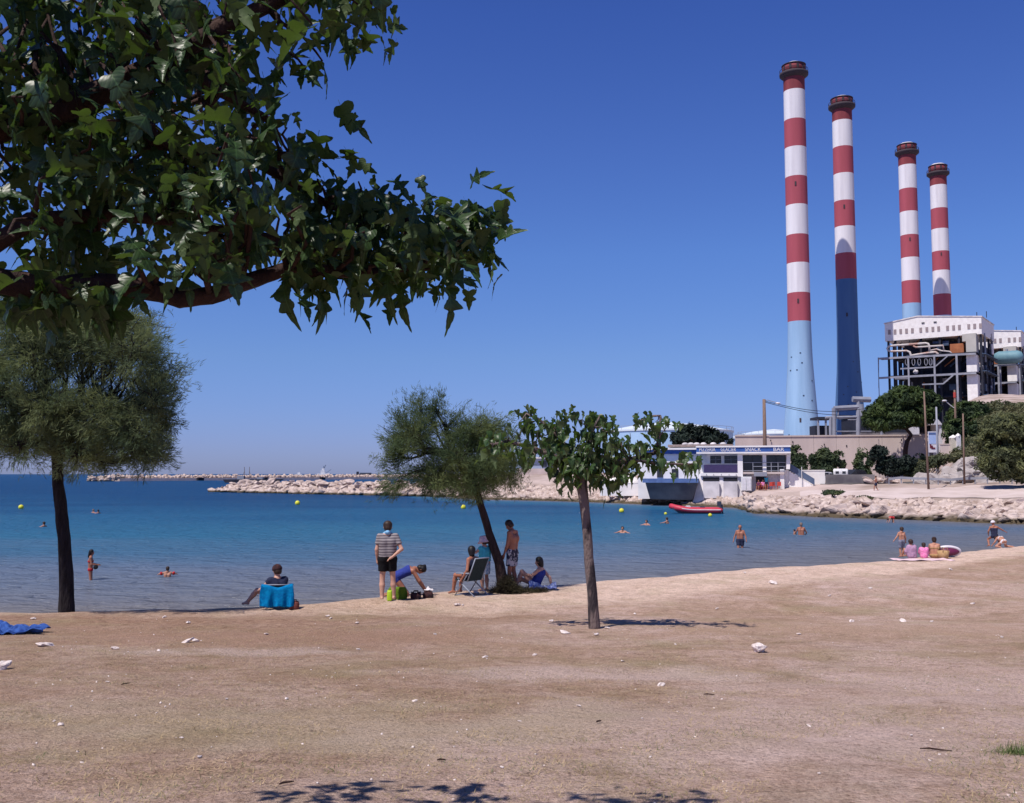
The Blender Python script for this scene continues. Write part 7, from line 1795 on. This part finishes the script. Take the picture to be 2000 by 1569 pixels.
for s in (-1, 1): mb = MB(); mb.tube([(-.09, s * .18, .25), (-.06, s * .19, .38), (.06, s * .19, .38), (.09, s * .18, .25)], .012, 6); mb.build('handle', M['straw'], bk, smooth=True)
g = GB(1858, 1088)
tb = empty('toy_boat', g - Vector((.12, 0, 0)), -.25, 'small purple inflatable boat with white rim, tipped on its side by the basket', 'inflatable boat')
n = 32; ring = []
for k in range(n + 1):
    a = 2 * PI * k / n; ring.append((.48 * math.cos(a), -.03 - .10 * math.sin(a), .24 + .20 * math.sin(a)))
mb = MB(); mb.tube(ring[:n + 1], .065, 10, caps=False); mb.build('rim_tube', M['vinyl_white'], tb, smooth=True)
V = [(0, .16, .22)]; rows = 4
mb = MB(); pts = []
for r_ in range(rows + 1):
    t = r_ / rows
    for k in range(n):
        a = 2 * PI * k / n; s = math.cos(t * PI / 2 * .95); pts.append((.47 * math.cos(a) * (s * .5 + .5 if t < 1 else .5), -.03 - .10 * math.sin(a) * (1 - t) - .24 * t, .22 + .19 * math.sin(a) * (1 - t * .35)))
pts.append((0, -.28, .2)); Fq = [(r_ * n + k, r_ * n + (k + 1) % n, (r_ + 1) * n + (k + 1) % n, (r_ + 1) * n + k) for r_ in range(rows) for k in range(n)] + [(rows * n + k, rows * n + (k + 1) % n, len(pts) - 1) for k in range(n)]
mb.add(pts, Fq); mb.build('hull', M['magenta'], tb, smooth=True); tb.scale = (.8, .8, .8)
# white cap pair at the far right
g = GB(1952, 1070)
person('child in a white swim cap crouching with one arm held out', g + Vector((0, .35, 0)), math.radians(-10), 1.3, dict(pel=(0, 0, .62), che=(-.02, .05, .98), nek=(-.02, .08, 1.16), hed=(-.04, .1, 1.31), shL=(-.19, .06, 1.09), shR=(.15, .06, 1.1), elL=(-.3, .08, .86), elR=(.36, .1, .98), wrL=(-.26, .24, .68), wrR=(.60, .14, .84), hiL=(-.09, 0, .6), hiR=(.09, 0, .6), knL=(-.26, .34, .42), knR=(.26, .34, .42), anL=(-.28, .12, .09), anR=(.30, .12, .09), toL=(-.34, .27, .03), toR=(.36, .27, .03)), .95, 'skin_tan', ('hair_brown', 'none'), (('swimsuit', 'navy_cloth'), ('cap', 'white_cloth')), .02, headr=1.1, hands=False)
person('person in pale and dark swimwear kneeling low at the water edge, far right', g + Vector((.12, -.12, 0)), math.radians(20), 1.3, dict(pel=(0, 0, .36), che=(0, .22, .52), nek=(0, .36, .55), hed=(0, .48, .50), fac=(0, .5, -1), shL=(-.16, .3, .5), shR=(.16, .3, .5), elL=(-.28, .34, .3), elR=(.28, .34, .3), wrL=(-.3, .5, .12), wrR=(.3, .5, .12), hiL=(-.1, 0, .34), hiR=(.1, 0, .34), knL=(-.34, .2, .08), knR=(.34, .2, .08), anL=(-.44, -.16, .07), anR=(.44, -.16, .07), toL=(-.48, -.3, .04), toR=(.48, -.3, .04)), 1.0, 'skin', ('hair_brown', 'short'), (('bikini', 'white_cloth'),), .02, hands=False)
# far shore people
g = GC(1710, 108)
person('bare chested person in dark shorts walking along the promenade', g, math.radians(60), 1.74, dict(knL=(-.1, .2, .52), anL=(-.1, .22, .1), toL=(-.1, .37, .04), anR=(.1, -.2, .12), toR=(.1, -.06, .04), elL=(-.22, .1, 1.18), wrL=(-.2, .3, 1.16), elR=(.24, -.08, 1.15), wrR=(.25, 0, .9)), 1.05, 'skin_tan', ('hair_brown', 'short'), (('shorts', 'navy_cloth', .6),), .03, hands=False)
def seated_far(px, D, rz, label, cloth_):
    g = GC(px, D); m1 = empty('cafe_chair', g, rz, label.replace('person', 'red cafe chair').split(' sitting')[0] + ' with a person on it' if False else 'red plastic chair ' + label.split('|')[1], 'chair')
    mb = MB(); mb.box((0, .05, .44), (.44, .44, .04)); mb.build('seat', M['plastic_red'], m1)
    mb = MB(); mb.box((0, -.18, .68), (.44, .04, .44)); mb.build('backrest', M['plastic_red'], m1)
    for sx in (-.19, .19):
        for sy in (-.15, .24): mb = MB(); mb.tube([(sx, sy, 0), (sx, sy, .43)], .018, 6); mb.build('leg', M['plastic_red'], m1)
    if cloth_:
        person(label.split('|')[0], g, rz, 1.68, dict(pel=(0, 0, .56), che=(0, -.03, .88), nek=(0, 0, 1.06), hed=(0, .03, 1.2), shL=(-.17, 0, .98), shR=(.17, 0, .98), elL=(-.24, .08, .72), elR=(.24, .08, .72), wrL=(-.16, .32, .68), wrR=(.16, .32, .68), hiL=(-.09, .04, .54), hiR=(.09, .04, .54), knL=(-.13, .45, .54), knR=(.13, .45, .54), anL=(-.13, .5, .09), anR=(.13, .5, .09), toL=(-.13, .65, .04), toR=(.13, .65, .04)), 1.05, 'skin_tan', ('hair_brown', 'short'), (('shirt', cloth_, .4), ('shorts', 'navy_cloth', .5)), .03, hands=False)
seated_far(1481, 117.6, 2.6, 'person in maroon sitting at the left of the restaurant terrace|under the maroon sitter by the restaurant door', 'magenta')
seated_far(1489, 117.3, 3.4, 'person in pink sitting nearest the restaurant doorway|under the pink sitter by the restaurant door', 'pink_cloth')
seated_far(1503, 117.4, 2.2, 'x|standing empty, first one right of the restaurant sitters', None)
seated_far(1512, 117.2, 3.7, 'x|standing empty, second one right of the restaurant sitters', None)
seated_far(1521, 117.5, 2.9, 'x|standing empty, nearest the restaurant staircase', None)
g = GC(1496, 117.9)
person('person in white and turquoise standing in front of the restaurant doorway', g, 3.0, 1.7, None, 1.0, 'skin_tan', ('hair_brown', 'short'), (('shirt', 'turq_cloth', .4), ('shorts', 'navy_cloth', .5)), .03, hands=False)
